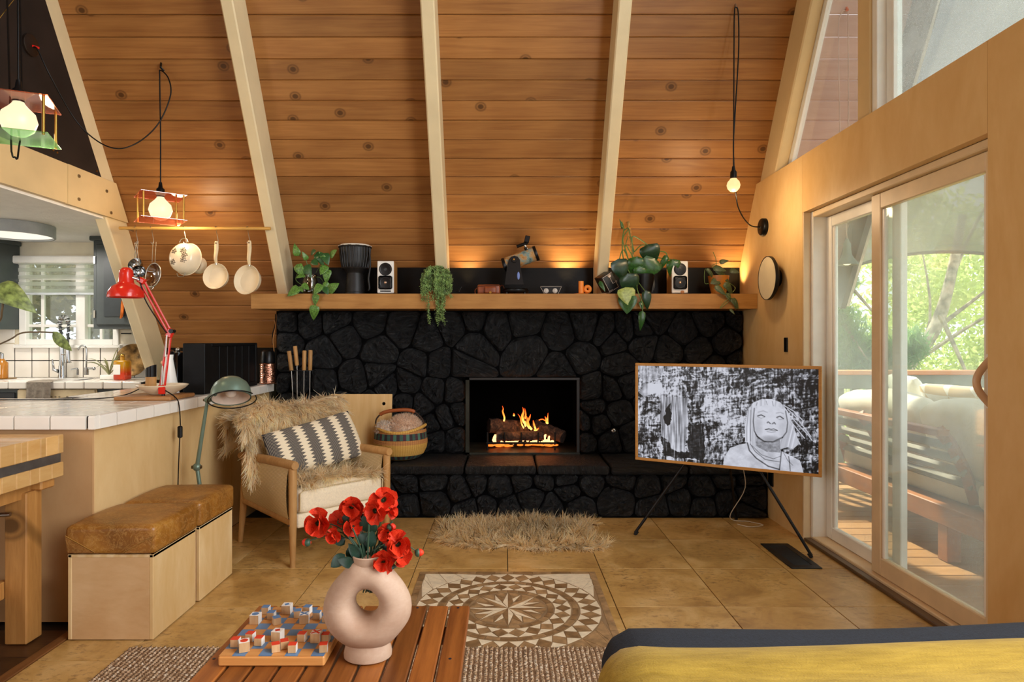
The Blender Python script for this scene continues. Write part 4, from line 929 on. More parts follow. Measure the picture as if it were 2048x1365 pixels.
def pfn(v):
    a, c = 2*v.x/.58, 2*v.z/.30; k = max(0, (1-a**4))*max(0, (1-c**2)); return (v.x*(1-.05*(c*c)), v.y*(.12+.88*k**.55), v.z*(1-.09*(1-a*a)*0-.08*a*a*0)+.012*a*a*(1 if c > 0 else -1)*.6)
part('pillow_body', MB().rbox((0, 0, 0), (.58, .13, .285), .02, sub=20, fn=pfn), pillow_mat(), lp)
part('piping', MB().tube([(-.285, 0, -.145), (0, 0, -.137), (.285, 0, -.145), (.278, 0, 0), (.285, 0, .145), (0, 0, .137), (-.285, 0, .145), (-.278, 0, 0)], .004, 6, closed=True), P('charcoal_piping', '#2d2c33', .9), lp)

# ---------------------------------------------------------------- woven basket with fluffy throw
bk = root('woven_basket', 'round woven straw basket with green and maroon bands and leather handle', 'basket', (-.742, 4.61, HZ+.002)); bc = Vector((0, 0, 0))
def bp(r, h): return (r, h)
def straw(name, cols, vert=46, horiz=60):
    t = NT(name); s = t.n('TexCoord').outputs['Object']; q = t.n('SeparateXYZ', i_Vector=s); ang = t.mth('ARCTAN2', q.outputs[1], q.outputs[0])
    st = t.mth('FRACT', t.mth('MULTIPLY', ang, vert/6.283)); hz = t.mth('FRACT', t.mth('MULTIPLY', q.outputs[2], horiz)); 
    hb_ = t.mth('ADD', t.mth('ABSOLUTE', t.mth('SUBTRACT', st, .5)), t.mth('ABSOLUTE', t.mth('SUBTRACT', hz, .5)))
    c = t.ramp(st, [(i/len(cols), hx(k)) for i, k in enumerate(cols)]); t.m.node_tree.nodes[-1].color_ramp.interpolation = 'CONSTANT' if len(cols) > 2 else 'LINEAR'
    t.base(c, .7); t.bump(hb_, .8, .004); return t.m
m_straw = straw('straw_weave', ['#c0892e', '#dcae58'], 70, 110)
m_sband = straw('dyed_straw_weave', ['#36564a', '#4a2530', '#4a7462', '#332228'], 13, 110); m_sred = straw('reddish_straw', ['#a06434', '#c58a4e'], 70, 140)
prof = [(.0, 0), (.10, 0), (.135, .012), (.165, .04), (.185, .08), (.192, .12), (.190, .15), (.188, .163), (.184, .195), (.180, .215)]
def band(a, b_, m, name, lab=None): part(name, MB().lathe([p for p in prof if a <= p[1] <= b_], bc, 40), m, bk, label=lab)
band(0, .012, m_straw, 'base'); band(.012, .04, m_sband, 'lower_band', 'green and maroon dyed lower band'); band(.04, .12, m_straw, 'belly'); band(.12, .15, m_sred, 'red_cord_band'); band(.15, .195, m_sband, 'upper_band', 'green and maroon dyed upper band'); band(.195, .215, m_sred, 'red_cord_band')
part('rim', MB().tube([(.176*math.cos(T*k/32), .176*math.sin(T*k/32), .222+.018*math.cos(2*T*k/32)) for k in range(32)], .011, 8, closed=True), m_straw, bk)
hp = [(-.175, -.03, .235), (-.165, -.04, .29), (-.11, -.05, .335), (0, -.05, .352), (.09, -.04, .345), (.155, -.03, .29), (.172, -.02, .235)]
sp = spline(hp, 5); part('leather_handle', MB().tube(sp[8:22], .013, 8), P('rust_leather', '#9c4f1e', .5), bk); part('handle_core', MB().tube(sp, .0055, 6), P('dark_cane', '#38261a', .6), bk)
def fluff(c, r, n, sc, name, label, seedcols=('#ffe4c8', '#fff6ea', '#e6bd9e')):
    pts, dr_ = [], []
    for k in range(n):
        d = Vector((random.gauss(0, 1), random.gauss(0, 1), random.gauss(0, 1))).normalized()
        if d.z < -.3: d.z *= -1
        pts.append(Vector(c)+Vector((d.x*r*sc[0], d.y*r*sc[1], d.z*r*sc[2]))); dr_.append((d+Vector((random.gauss(0, .5), random.gauss(0, .5), random.gauss(0, .5)))).normalized())
    base = MB().ball(c, r*.97, 16, 10, sc); n = len(pts)
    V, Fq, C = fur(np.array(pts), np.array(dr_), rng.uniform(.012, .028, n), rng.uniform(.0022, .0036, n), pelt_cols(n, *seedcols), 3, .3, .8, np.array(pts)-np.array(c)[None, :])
    r_ = root(name, label, 'blanket', tuple(c)); part('cloth', base, P('pink_cream_cloth', '#e8ccb2', .95), r_, w=True); o = link('pile', rawmesh('pile', V-np.array(c), Fq, C), m_fur, r_); o['kind'] = 'stuff'
bw = Vector(bk.location)
fluff(tuple(bw+Vector((.035, -.02, .215))), .115, 3600, (1, .9, .85), 'fluffy_throw', 'shaggy pale pink throw bulging out of the woven basket')
fluff(tuple(bw+Vector((-.105, -.075, .215))), .052, 900, (1, 1, 1.1), 'rolled_fleece', 'small rolled white fleece at the left side of the woven basket', ('#efe4d6', '#fffaf2', '#c9a58a'))

# ---------------------------------------------------------------- sheepskin on the floor
pel = [(190,300),(330,345),(500,365),(640,365),(720,350),(850,380),(1000,385),(1180,370),(1350,385),(1490,357),(1400,320),(1335,290),(1325,240),(1390,190),(1330,165),(1200,175),(1080,170),(960,165),(860,160),(700,170),(560,165),(450,165),(330,185),(250,205),(220,235),(270,260)]
pw = [onz(820+x/3.74, 1000+max(y, 168)/3.74, .0) for x, y in pel]
def inside(x, y, poly):
    c = False
    for i in range(len(poly)):
        a, b_ = poly[i], poly[i-1]
        if (a[1] > y) != (b_[1] > y) and x < (b_[0]-a[0])*(y-a[1])/(b_[1]-a[1])+a[0]: c = not c
    return c
poly2 = [(p.x, min(p.y, 4.31)) for p in pw]; cx_ = sum(p[0] for p in poly2)/len(poly2); cy_ = sum(p[1] for p in poly2)/len(poly2); xs = [p[0] for p in poly2]; ys = [p[1] for p in poly2]
pts, dr_ = [], []; nn_c = []
while len(pts) < 17000:
    x, y = random.uniform(min(xs), max(xs)), random.uniform(min(ys), max(ys))
    if not inside(x, y, poly2): continue
    d = Vector(((x-cx_)*1.3, (y-cy_)*2.2, 0)); d = d/(d.length+.25)
    ck = clump('r', int((x+random.gauss(0, .008))/.034), int((y+random.gauss(0, .008))/.034)); nn_c.append(ck[1]); d += ck[0]*.65+Vector((random.gauss(0, .16), random.gauss(0, .16), random.uniform(.06, .42))); pts.append((x, y, .014)); dr_.append(d.normalized())
n = len(pts); base = MB().prism(poly2, lambda p: Vector((p[0], p[1], .003)), lambda p: Vector((p[0], p[1], .016)))
cols = pelt_cols(n, '#fbdca0', '#fff6da', '#4f3820'); mid = np.exp(-((np.array(pts)[:, 0]-cx_-.05)**2*14+(np.array(pts)[:, 1]-cy_-.05)**2*40))*rng.random(n); cols = cols*(1-mid[:, None]*.6)*np.array(nn_c)[:, None]
add_fur('sheepskin_rug', pts, dr_, rng.uniform(.05, .095, n), rng.uniform(.0018, .0042, n), cols, 'shaggy tan and cream sheepskin lying on the floor before the hearth', 'rug', (cx_, cy_, .003), base, droop=.45, curl=.75)

# ---------------------------------------------------------------- jute rug
def rug_mat():
    t = NT('jute_weave'); t.base(t.ramp(t.noise(t.coord((1, 1, 1)), 70, 3), [(.3, hx('#8f6d4c')), (.5, hx('#c2a07a')), (.72, hx('#efe0c8'))]), .95); t.bump(t.noise(t.coord((1, 3, 1)), 160), .4, .004); return t.m
jr = root('jute_rug', 'chunky natural jute rug under the coffee table', 'rug', (-.4, 1.5, 0)); b = MB(); RX0, RX1, RY1, RY0 = -1.45, 1.3, 2.49, .55
part('rug_backing', MB().b2(RX0, RX1, RY0, RY1, .0045, .010), P('jute_back', '#7a5c40', .95), jr, w=True)
V, Fq = [], []
nr = 150
for i in range(nr):            # rows of knotted loops
    x = RX0+.01+(RX1-RX0-.02)*i/(nr-1); L = int((RY1-RY0)/.0115)
    if x > .45 and x < RX1: pass
    for k in range(L):
        y = RY1-.006-k*.0115; 
        if y < 1.05: break
        o_ = len(V); a = .0075; h = .010+random.uniform(.004, .010); yy = y+random.uniform(-.002, .002); xx = x+random.uniform(-.0018, .0018)
        V += [(xx-a, yy, .009), (xx, yy-.006, .009), (xx+a, yy, .009), (xx, yy+.006, .009), (xx-.003, yy, h), (xx+.003, yy, h)]
        Fq += [(o_, o_+1, o_+5, o_+4), (o_+1, o_+2, o_+5, o_+5), (o_+2, o_+3, o_+4, o_+5), (o_+3, o_, o_+4, o_+4)]
me = bpy.data.meshes.new('jute_knots'); loc = np.array(jr.location)
me.from_pydata([tuple(np.array(p)-loc) for p in V], [], [tuple(dict.fromkeys(f)) for f in Fq]); me.polygons.foreach_set('use_smooth', [True]*len(me.polygons))
o = link('jute_knots', me, rug_mat(), jr); o['kind'] = 'stuff'

# ---------------------------------------------------------------- coffee table
TX0, TX1, TY0, TY1, TZ = -.726, -.098, .78, 1.89, .42
cf = root('coffee_table', 'slatted teak coffee table with gaps between the boards', 'coffee table', ((TX0+TX1)/2, 1.35, 0)); nsl = 10; pit = (TX1-TX0)/nsl
for k in range(nsl): part('slat', MB().b2(TX0+k*pit+.003, TX0+(k+1)*pit-.003, TY0, TY1, TZ-.022, TZ, .003), m_teak, cf, w=True)
for y in (TY1-.12, TY0+.1): part('batten', MB().b2(TX0+.03, TX1-.03, y-.03, y+.03, TZ-.045, TZ-.022), m_teak, cf, w=True)
for x in (TX0+.05, TX1-.05):
    part('apron', MB().b2(x-.012, x+.012, TY0+.05, TY1-.05, TZ-.09, TZ-.046), m_teak, cf, w=True)
    for y in (TY1-.06, TY0+.06): part('leg', MB().b2(x-.025, x+.025, y-.025, y+.025, .018, TZ-.046, .004), m_teak, cf, w=True)
for px, py in ((916, 1216), (900, 1318), (428, 1318), (612, 1216), (835, 1216)):
    p = onz(px, py, TZ); part('screw', MB().cyl(p-Vector((0, 0, .002)), p+Vector((0, 0, .0008)), .004, n=10), P('blue_steel', '#3b4458', .4, metal=.8), cf, w=True)

# ---------------------------------------------------------------- board game
GX0, GX1, GY0, GY1, GZ = -.684, -.429, 1.532, 1.816, .447
gb = root('game_board', 'wooden checkered game board with blue squares on the coffee table', 'game board', ((GX0+GX1)/2, (GY0+GY1)/2, TZ+.0008)); m_gw = WOOD('beech', '#d79a5a', '#c07f3e', (1, 9, 9), 2.4, .4, var=.12); m_gb = P('blue_paint', '#5b7da0', .4, var=.12)
part('board', MB().b2(GX0, GX1, GY0, GY1, TZ+.001, GZ-.0012, .004), m_gw, gb, w=True); sw, sh = (GX1-GX0-.004)/8, (GY1-GY0-.004)/8
me = MB().b2(-sw/2+.0002, sw/2-.0002, -sh/2+.0002, sh/2-.0002, -.0012, 0).mesh('square'); me2 = me.copy()
for i in range(8):
    for j in range(8):
        bl_ = (i+j) % 2; o = link('square', me if bl_ else me2, m_gb if bl_ else m_gw, gb); o.location = Vector((GX0+.002+(i+.5)*sw, GY0+.002+(j+.5)*sh, GZ))-Vector(gb.location)
m_bk = WOOD('pale_beech_cube', '#d8b488', '#b98c5c', (9, 9, 1), 3, .5, var=.2); m_red = P('red_paint', '#d83a20', .45); m_wt = P('white_cube_paint', '#ece6dc', .5); m_blu = P('blue_cube_paint', '#5b82ae', .45)
def cube(x, y, big, col, sym, rot, label):
    p = onz(420+x/7.314, 1195+y/7.314, GZ); s = .0240 if big else .0190; p.y += s*.5
    q = root('game_cube', label, 'game piece', (p.x, p.y, GZ+.0003), R(rot), 'cubes on the game board'); c = m_red if col == 'r' else m_blu
    part('body', MB().b2(-s/2, s/2, -s/2, s/2, 0, s, .0008), m_bk, q); part('right_face', MB().b2(s/2, s/2+.0002, -s/2, s/2, 0, s), m_wt, q)
    part('top_face', MB().b2(-s/2, s/2, -s/2, s/2, s, s+.0004), m_wt if sym else c, q)
    z0, z1 = s+.0004, s+.0008; e = s*.36
    if sym == 'o': part('circle_mark', MB().cyl((0, 0, z0), (0, 0, z1), e*1.05, n=24), c, q)
    if sym == 'd': part('diamond_mark', MB().box((0, 0, (z0+z1)/2), (e*1.3, e*1.3, .0004), (0, 0, R(30))), c, q)
    if sym == 'x': part('cross_mark', MB().box((0, 0, (z0+z1)/2), (s*1.2, s*.2, .0004), (0, 0, R(45))).box((0, 0, (z0+z1)/2+.0001), (s*1.2, s*.2, .0004), (0, 0, R(-45))), c, q)
for x, y, bg_, c, s, r, lab in ((800, 255, 0, 'b', 0, 0, 'small blue topped cube at the far left corner of the board'), (1105, 258, 1, 'b', 'd', 0, 'large cube with a blue diamond on white at the far edge of the board'), (1412, 250, 0, 'b', 0, -8, 'small blue topped cube farthest to the right at the far edge'),
    (880, 335, 0, 'b', 0, 0, 'small blue topped cube behind the turned blue cube on the left'), (1265, 310, 0, 'b', 0, 14, 'small blue topped cube behind the blue cross cube'), (1550, 335, 0, 'b', 0, 0, 'small blue topped cube right of the blue cross cube'), (640, 405, 1, 'b', 'o', 0, 'large cube with a blue circle on white at the left side'),
    (955, 415, 0, 'b', 0, 32, 'small turned blue topped cube in front of the other blue cubes'), (1360, 398, 1, 'b', 'x', 12, 'large cube with a blue cross on white'), (1690, 375, 0, 'b', 0, 0, 'small blue topped cube half hidden behind the vase'),
    (570, 655, 0, 'r', 0, -6, 'small red topped cube left of the red diamond cube'), (350, 740, 0, 'r', 0, 0, 'small red topped cube nearest the left edge of the board'), (470, 815, 1, 'r', 'o', 24, 'large cube with a red circle on white at the near left corner'), (700, 718, 0, 'r', 0, -4, 'small red topped cube just right of the red circle cube'),
    (965, 655, 1, 'r', 'd', -8, 'large cube with a red diamond on white in the middle of the board'), (1330, 658, 0, 'r', 0, -4, 'small red topped cube left of the red cross cube'), (1535, 678, 1, 'r', 'x', 0, 'large cube with a red cross on white'), (1680, 665, 0, 'r', 0, 0, 'small red topped cube touching the right side of the red cross cube'),
    (940, 815, 0, 'r', 0, 22, 'left one of two touching red topped cubes near the front edge'), (1068, 768, 0, 'r', 0, 22, 'right one of two touching red topped cubes near the front edge'), (1190, 822, 0, 'r', 0, 5, 'small red topped cube alone at the middle of the front edge'), (1645, 818, 0, 'r', 0, 10, 'small red topped cube at the near right corner of the board')):
    cube(x, y, bg_, c, s, r, lab)

# ---------------------------------------------------------------- donut vase
vs_ = .000384; vY = 1.585
def vp(x, y): return ((x-1206)*vs_, (1290-y)*vs_)
outl = [(1110,650),(1095,690),(1050,740),(985,810),(935,890),(918,985),(930,1060),(975,1130),(1040,1185),(1090,1215),(1206,1232),(1320,1215),(1370,1180),(1430,1110),(1475,1050),(1490,980),(1478,900),(1430,815),(1365,740),(1325,690),(1300,650),(1206,640)]
hc_ = vp(1202, 934); NA, NB = 56, 22
def ray(a, poly):
    d = (math.cos(a), math.sin(a)); best = 1
    for i in range(len(poly)):
        p, q = poly[i-1], poly[i]; ex, ey = q[0]-p[0], q[1]-p[1]; det = d[0]*-ey+ex*d[1]
        if abs(det) < 1e-12: continue
        rx, ry = p[0]-hc_[0], p[1]-hc_[1]; t_ = (rx*-ey+ex*ry)/det; u_ = (d[0]*ry-d[1]*rx)/det
        if t_ > 0 and -1e-6 <= u_ <= 1.000001: best = t_
    return best
ow = [vp(*p) for p in outl]; rad_ = [ray(T*i/NA, ow) for i in range(NA)]
for _ in range(2): rad_ = [(rad_[i-1]+2*rad_[i]+rad_[(i+1) % NA])/4 for i in range(NA)]
vV, vF = [], []
for i in range(NA):
    a = T*i/NA; c, s_ = math.cos(a), math.sin(a); hole = 1/math.sqrt((c/.0295)**2+(s_/.0325)**2); ro = rad_[i]; mid, hw = (hole+ro)/2, (ro-hole)/2
    dep = .046+.012*max(0, -s_)
    for k in range(NB):
        b_ = T*k/NB; rr = mid+hw*math.cos(b_); vV.append((hc_[0]+c*rr, dep*math.sin(b_)*(1-.12*math.cos(b_)), hc_[1]+s_*rr))
for i in range(NA):
    for k in range(NB): vF.append((i*NB+k, ((i+1) % NA)*NB+k, ((i+1) % NA)*NB+(k+1) % NB, i*NB+(k+1) % NB))
def vase_mat():
    t = NT('matte_clay'); a = t.noise(t.coord((1, 1, 1.6), rand=False), 9, 6, .7); t.base(t.ramp(a, [(.3, hx('#a5846c')), (.55, hx('#b3967e')), (.75, hx('#bfa690'))]), .6, 0, .3); t.bump(t.noise(t.coord((1, 1, 2), rand=False), 60, 5), .12, .002); return t.m
m_clay = vase_mat()
va = root('donut_vase', 'large matte clay vase with a hole through its middle', 'vase', (-.336, vY, TZ+.0008))
part('body', MB().add(vV, vF, True), m_clay, va)
part('neck', MB().lathe([(.030, .225), (.036, .232), (.0365, .245), (.0385, .2505), (.036, .253), (.033, .248), (.030, .225)], (0, 0, 0), 28), m_clay, va)
part('foot', MB().lathe([(0, 0), (.052, 0), (.0585, .004), (.059, .012), (.0565, .025), (.049, .042), (.0, .05)], (0, 0, 0), 32, sy=.85), m_clay, va)
# poppies
m_pet = None
t = NT('poppy_petal'); q = t.n('TexCoord').outputs['Object']; t.base(t.ramp(t.noise(t.coord((1, 1, 1)), 22, 3), [(.3, hx('#a3120c')), (.5, hx('#cf2c14')), (.7, hx('#e65a28'))]), .55, 0, .3); m_pet = t.m
m_pol = P('poppy_heart', '#243016', .6, var=.4); m_fst = P('flower_stem', '#2f4c38', .5); m_flf = P('flower_leaf', '#143a2c', .4, var=.4, vs=30)
def petal_mesh(r):
    b = MB(); ph = random.uniform(0, 6)
    def fn(u, v):
        a = (u-.5)*1.75; rr = r*(.06+.94*v)*(1-.10*(abs(u-.5)*2)**3); wv_ = r*v*v*(.10*math.sin(u*11+ph)+.06*math.sin(u*23+ph*2))
        return (rr*math.sin(a), rr*math.cos(a), .42*r*v**1.7+wv_+.12*r*(abs(u-.5)*2)**2*v)
    return b.grid(fn, 7, 6).mesh('petal')
petals = [petal_mesh(1.0) for _ in range(5)]
neck = Vector((-.336, vY, TZ+.25))
leafm = None
def leaf_mesh(kind='heart', bend=.25, fold=.18):
    b = MB(); n = 8
    def hw(t): 
        if kind == 'heart': return .41*(max(0, math.sin(math.pi*min(1, t**.62))))**.75*(1-.25*t)
        return .24*math.sin(math.pi*t**.85)**.8
    V, Fs = [], []
    for i in range(n+1):
        t = i/n; w = hw(t); zb = -bend*t*t; y = t
        yo = -.12*math.exp(-((t-.0)*9)) if kind == 'heart' else 0
        V += [(-w, y+(yo if i else 0), zb-fold*w*.2), (-w*.5, y, zb+fold*w*.55), (0, y, zb), (w*.5, y, zb+fold*w*.55), (w, y+(yo if i else 0), zb-fold*w*.2)]
    for i in range(n):
        for k in range(4): Fs.append((i*5+k, i*5+k+1, (i+1)*5+k+1, (i+1)*5+k))
    return b.add(V, Fs, True).mesh('leaf')
LEAF = {k: [leaf_mesh(k, bb, f) for bb, f in ((.15, .3), (.4, .2), (.7, .35))] for k in ('heart', 'long')}
def orient(d, up):
    y = Vector(d).normalized(); z = Vector(up)-y*Vector(up).dot(y)
    if z.length < 1e-4: z = Vector((0, -1, .1))
    z.normalize(); x = y.cross(z); return Matrix((x, y, z)).transposed()
def put_leaf(parent, m, base, d, up, size, kind='heart', wid=1.0, name='leaf', label=None):
    src = random.choice(LEAF[kind]); key = (src.name, m.name); me = LM.get(key)
    if me is None: me = src.copy(); me.materials.append(m); LM[key] = me
    o = link(name, me, None, parent); o.matrix_local = Matrix.Translation(Vector(base)-top_of(parent)) @ orient(d, up).to_4x4() @ Matrix.Diagonal((size*wid, size, size, 1)); return props(o, label)
LM = {}
def poppy(x, y, r, face, label, dY=0.0, npet=8, stem=True):
    c = at(600+x/7.185, 970+y/7.185, vY+dY); rr = r/7.185*vY/F
    q = root('poppy', label, 'flower', (neck.x, neck.y, neck.z-.09), 0, 'red poppies in the vase'); f = Vector(face).normalized()
    if stem:
        mid = neck.lerp(c, .55)+Vector((0, 0, .02)); part('stem', MB().tube(spline([neck+Vector((random.uniform(-.012, .012), random.uniform(-.01, .01), -.09)), neck+Vector(((c.x-neck.x)*.18, random.uniform(-.01, .01), .0)), mid, c-f*rr*.5, c-f*rr*.12], 4), .0017, 6), m_fst, q, w=True)
    Mx = orient((0, 0, 1) if abs(f.z) < .9 else (0, 1, 0), f)
    for k in range(npet):
        a = T*k/npet+random.uniform(-.2, .2); inner = k % 2
        Rm = Mx @ Matrix.Rotation(a, 3, 'Z') @ Matrix.Rotation(R(random.uniform(18, 48) if inner else random.uniform(-22, 10)), 3, 'X')
        o = link('petal', random.choice(petals), m_pet, q); o.matrix_local = Matrix.Translation(c+f*rr*.06*inner-Vector(q.location)) @ Rm.to_4x4() @ Matrix.Diagonal((rr*random.uniform(.92, 1.1),)*3+(1,))
    hb_ = MB().ball(c+f*rr*.10, rr*.12, 10, 7); part('heart', hb_, m_pol, q, w=True)
    st_ = MB()
    for k in range(16):
        a = T*k/16; d = Mx @ Vector((math.cos(a), math.sin(a), 0)); st_.tube([c+f*rr*.1, c+f*rr*.3+d*rr*.22], [rr*.02, rr*.03], 5)
    part('stamens', st_, m_pol, q, w=True)
for a in ((285, 545, 205, (-.25, -1, .25), 'largest red poppy facing the camera at the left of the bunch'), (550, 500, 130, (-.2, .6, .7), 'red poppy seen from behind, right of the largest poppy', .03), (745, 330, 180, (.15, -.75, .6), 'orange red poppy at the upper left middle of the bunch', .02), (760, 580, 150, (.3, -.4, -.8), 'drooping red poppy in the middle just under the upper one', 0),
    (1190, 220, 190, (.35, -.8, .35), 'topmost red poppy of the bunch', .01), (1100, 380, 165, (-.3, -.8, .3), 'red poppy overlapping the topmost one from below left', -.02), (1290, 390, 110, (.7, -.3, .2), 'half open red poppy below right of the topmost one', .01), (490, 730, 120, (-.1, -.5, -.8), 'small drooping red poppy under the largest poppy', 0),
    (1280, 690, 150, (-.2, -.6, .7), 'red poppy at the top of the right hand cluster', 0), (1400, 850, 190, (.25, -.9, .3), 'large red poppy in the middle of the right hand cluster', -.01), (1440, 1010, 160, (.5, -.8, .1), 'red poppy at the right of the lower cluster', .01), (1210, 1090, 165, (-.1, -.7, -.5), 'red poppy hanging lowest beside the vase neck', -.02)): poppy(*a)
for x, y, dx, lab in ((95, 825, 1, 'red poppy bud on a thin stem at the far left'), (1712, 972, -1, 'red poppy bud on a thin stem at the far right'), (1310, 605, -1, 'red poppy bud above the right hand cluster')):
    c = at(600+x/7.185, 970+y/7.185, vY); q = root('poppy_bud', lab, 'flower bud', (neck.x, neck.y, neck.z-.09), 0, 'poppy buds in the vase'); Y_ = vY
    part('bud', MB().ball(c, .0105, 12, 8, (1.15, .9, .9)), m_pet, q, w=True); part('sepal', MB().ball(c+Vector((.003*dx, -.002, 0)), .0102, 12, 8, (.8, .95, .98)), m_fst, q, w=True)
    part('stem', MB().tube(spline([neck+Vector((0, 0, -.09)), neck+Vector(((c.x-neck.x)*.15, .005, .02)), neck.lerp(c, .6)+Vector((0, 0, .03)), c+Vector((.008*dx, 0, .004))], 4), .0013, 6), m_fst, q, w=True)
fo = root('poppy_foliage', 'dark green leaf sprays between the poppies in the vase neck', 'foliage', tuple(neck-Vector((0, 0, .08))))
for x, y, dx, dz, L in ((650, 1000, -.5, -.4, .034), (710, 1040, .0, -1, .028), (760, 780, -.3, .9, .036), (650, 540, .1, 1, .020), (830, 830, .4, .5, .026), (960, 680, -.1, 1, .034), (1030, 700, .2, 1, .028), (1010, 900, .1, .8, .03), (1120, 870, .8, .5, .034), (1180, 930, .9, .1, .03), (900, 960, .3, .8, .024), (800, 1150, -.6, .3, .03), (870, 1120, 0, .9, .03), (930, 1180, .1, .7, .026), (1060, 1130, .8, .2, .034), (1120, 1160, .9, .0, .03), (640, 860, -.5, .6, .028), (690, 900, .3, -.6, .03), (960, 1230, 0, -1, .02), (1050, 480, .9, .1, .02), (880, 1060, -.4, .6, .03)):
    p = at(600+x/7.185, 970+y/7.185, vY+random.uniform(-.02, .02)); put_leaf(fo, m_flf, p, (dx, random.uniform(-.5, .1), dz), (0, -1, .4), L*1.35, 'long', 1.4)
for k in range(9):
    a = T*k/9; c = neck+Vector((.06*math.cos(a), .04*math.sin(a), random.uniform(.03, .10))); part('stem', MB().tube(spline([neck+Vector((.015*math.cos(a), .015*math.sin(a), -.07)), neck+Vector((.022*math.cos(a), .02*math.sin(a), .01)), c], 4), .0019, 6), m_fst, fo, w=True)

# ---------------------------------------------------------------- sofa with yellow blanket in the foreground
so = root('sofa', 'low navy wool sofa in the near right foreground', 'sofa', (1.2, 1.0, 0))
def wob(v): return (v.x, v.y+.010*math.sin(v.x*3.1+1)*(v.y > 0), v.z+(.007*math.sin(v.x*4.5)+.012*(v.x-.2))*(v.z > 0))
m_navy = P('navy_wool', '#151b24', .95, var=.35, vs=150, bump=.5, bs=400, bd=.003)
part('upholstery', MB().rbox((1.22, 1.0, .28), (2.0, 1.07, .552), .085, sub=30, fn=wob), m_navy, so, w=True)
for x in (.35, 2.1):
    for y in (.6, 1.4): part('foot', MB().cyl((x, y, .0115), (x, y, .05), .02), m_blackm, so, w=True)
def yb(v):
    zz = .006*math.sin(v.x*5+v.y*3)+.012*(v.x-.2)
    if v.z > 0: zz += .004*math.sin(v.y*38+.8*math.sin(v.x*5))*math.exp(-max(0, v.x+.55)*1.0)
    return (v.x, v.y-.035*max(0, v.x-.1)**2*(v.y > .3), v.z+zz*(v.z > 0))
def felt():
    t = NT('mustard_felt'); v = t.coord((1, 5, 5)); a = t.noise(v, 10, 6, .7); b_ = t.noise(t.coord((1, 1.5, 1)), 3, 3)
    t.base(t.mix(.35, t.ramp(a, [(.3, hx('#7f6418')), (.7, hx('#b29338'))]), t.ramp(b_, [(.3, hx('#886c1c')), (.7, hx('#ad8f34'))])), .95, 0, .1)
    t.b.inputs['Sheen Weight'].default_value = .08; t.bump(t.mth('ADD', a, t.noise(t.coord(), 220)), .35, .004); return t.m
one('yellow_blanket', MB().rbox((1.212, .945, .283), (2.03, 1.0, .566), .095, sub=44, fn=yb), felt(), 'mustard yellow felt blanket spread over the navy sofa', 'blanket', loc=(1.2, 1.0, .01))

# ---------------------------------------------------------------- television on a tripod easel
A_, B_ = at(1271.5, 825, 4.03), at(1644, 825, 3.50); dx = B_-A_; dx.z = 0; wTV = dx.length; yaw = math.atan2(dx.y, dx.x); zc = (.457+1.063)/2; hT = .606
tv = root('television', 'oak framed television showing a black and white portrait before rocks', 'television', ((A_.x+B_.x)/2, (A_.y+B_.y)/2, .456), yaw)
m_tvf = WOOD('television_frame_oak', '#d39a50', '#b57c38', (1, 9, 9), 2.4, .45, var=.05); fw = .0165
part('frame_rail', MB().b2(-wTV/2, wTV/2, -.012, .02, 0, fw, .002), m_tvf, tv); part('frame_rail', MB().b2(-wTV/2, wTV/2, -.012, .02, hT-fw, hT, .002), m_tvf, tv)
part('frame_stile', MB().b2(-wTV/2, -wTV/2+fw, -.012, .02, fw, hT-fw, .002), m_tvf, tv); part('frame_stile', MB().b2(wTV/2-fw, wTV/2, -.012, .02, fw, hT-fw, .002), m_tvf, tv)
part('back_shell', MB().b2(-wTV/2+.01, wTV/2-.01, .0, .03, .01, hT-.01, .004), m_blackm, tv)
NX, NY = 520, 296
def blob(cx, cy, rx, ry, p=2.0): return np.clip(1-(np.abs((U-cx)/rx)**p+np.abs((Vv-cy)/ry)**p), 0, 1)
yy, xx = np.mgrid[0:NY, 0:NX]; U, Vv = xx/(NX-1), yy/(NY-1)
def vnoise(u, v, fx_, fy_, seed):
    g = np.random.default_rng(seed).random((int(fy_)+3, int(fx_)+3)); a, b_ = u*fx_, v*fy_; i, j = a.astype(int), b_.astype(int); f, h = a-i, b_-j; f, h = f*f*(3-2*f), h*h*(3-2*h)
    i = np.clip(i, 0, g.shape[1]-2); j = np.clip(j, 0, g.shape[0]-2)
    return (g[j, i]*(1-f)+g[j, i+1]*f)*(1-h)+(g[j+1, i]*(1-f)+g[j+1, i+1]*f)*h
def fbm(u, v, fx_, fy_, seed, o=5):
    s_ = 0; a = .5
    for k in range(o): s_ = s_+a*vnoise(u, v, fx_*2**k, fy_*2**k, seed+k); a *= .55
    return s_
wu = np.clip(U+.05*(fbm(U, Vv, 5, 4, 90)-.5), 0, .999); wv2 = np.clip(Vv+.10*(fbm(U, Vv, 4, 5, 80)-.5), 0, .999)
dg = np.clip(wv2*.75+.25*wu, 0, .999)
rock = fbm(wu, dg, 7, 9, 3, 6); cr = 1-np.abs(fbm(wu, wv2, 6, 8, 40, 5)*2-1.0); streak = vnoise(U, Vv, 170, 9, 60)*.6+vnoise(U, Vv, 90, 5, 61)*.4
hor = vnoise(U, dg, 14, 120, 62)
fine = fbm(wu, dg, 56, 24, 23, 4); facet = fbm(np.clip(wu+.25*dg, 0, .999), np.clip(dg-.35*U+.3, 0, .999), 30, 13, 33, 4)
vf = fbm(wu, dg, 120, 60, 130, 4); cr2 = 1-np.abs(fbm(wu, dg, 20, 14, 140, 4)*2-1.0)
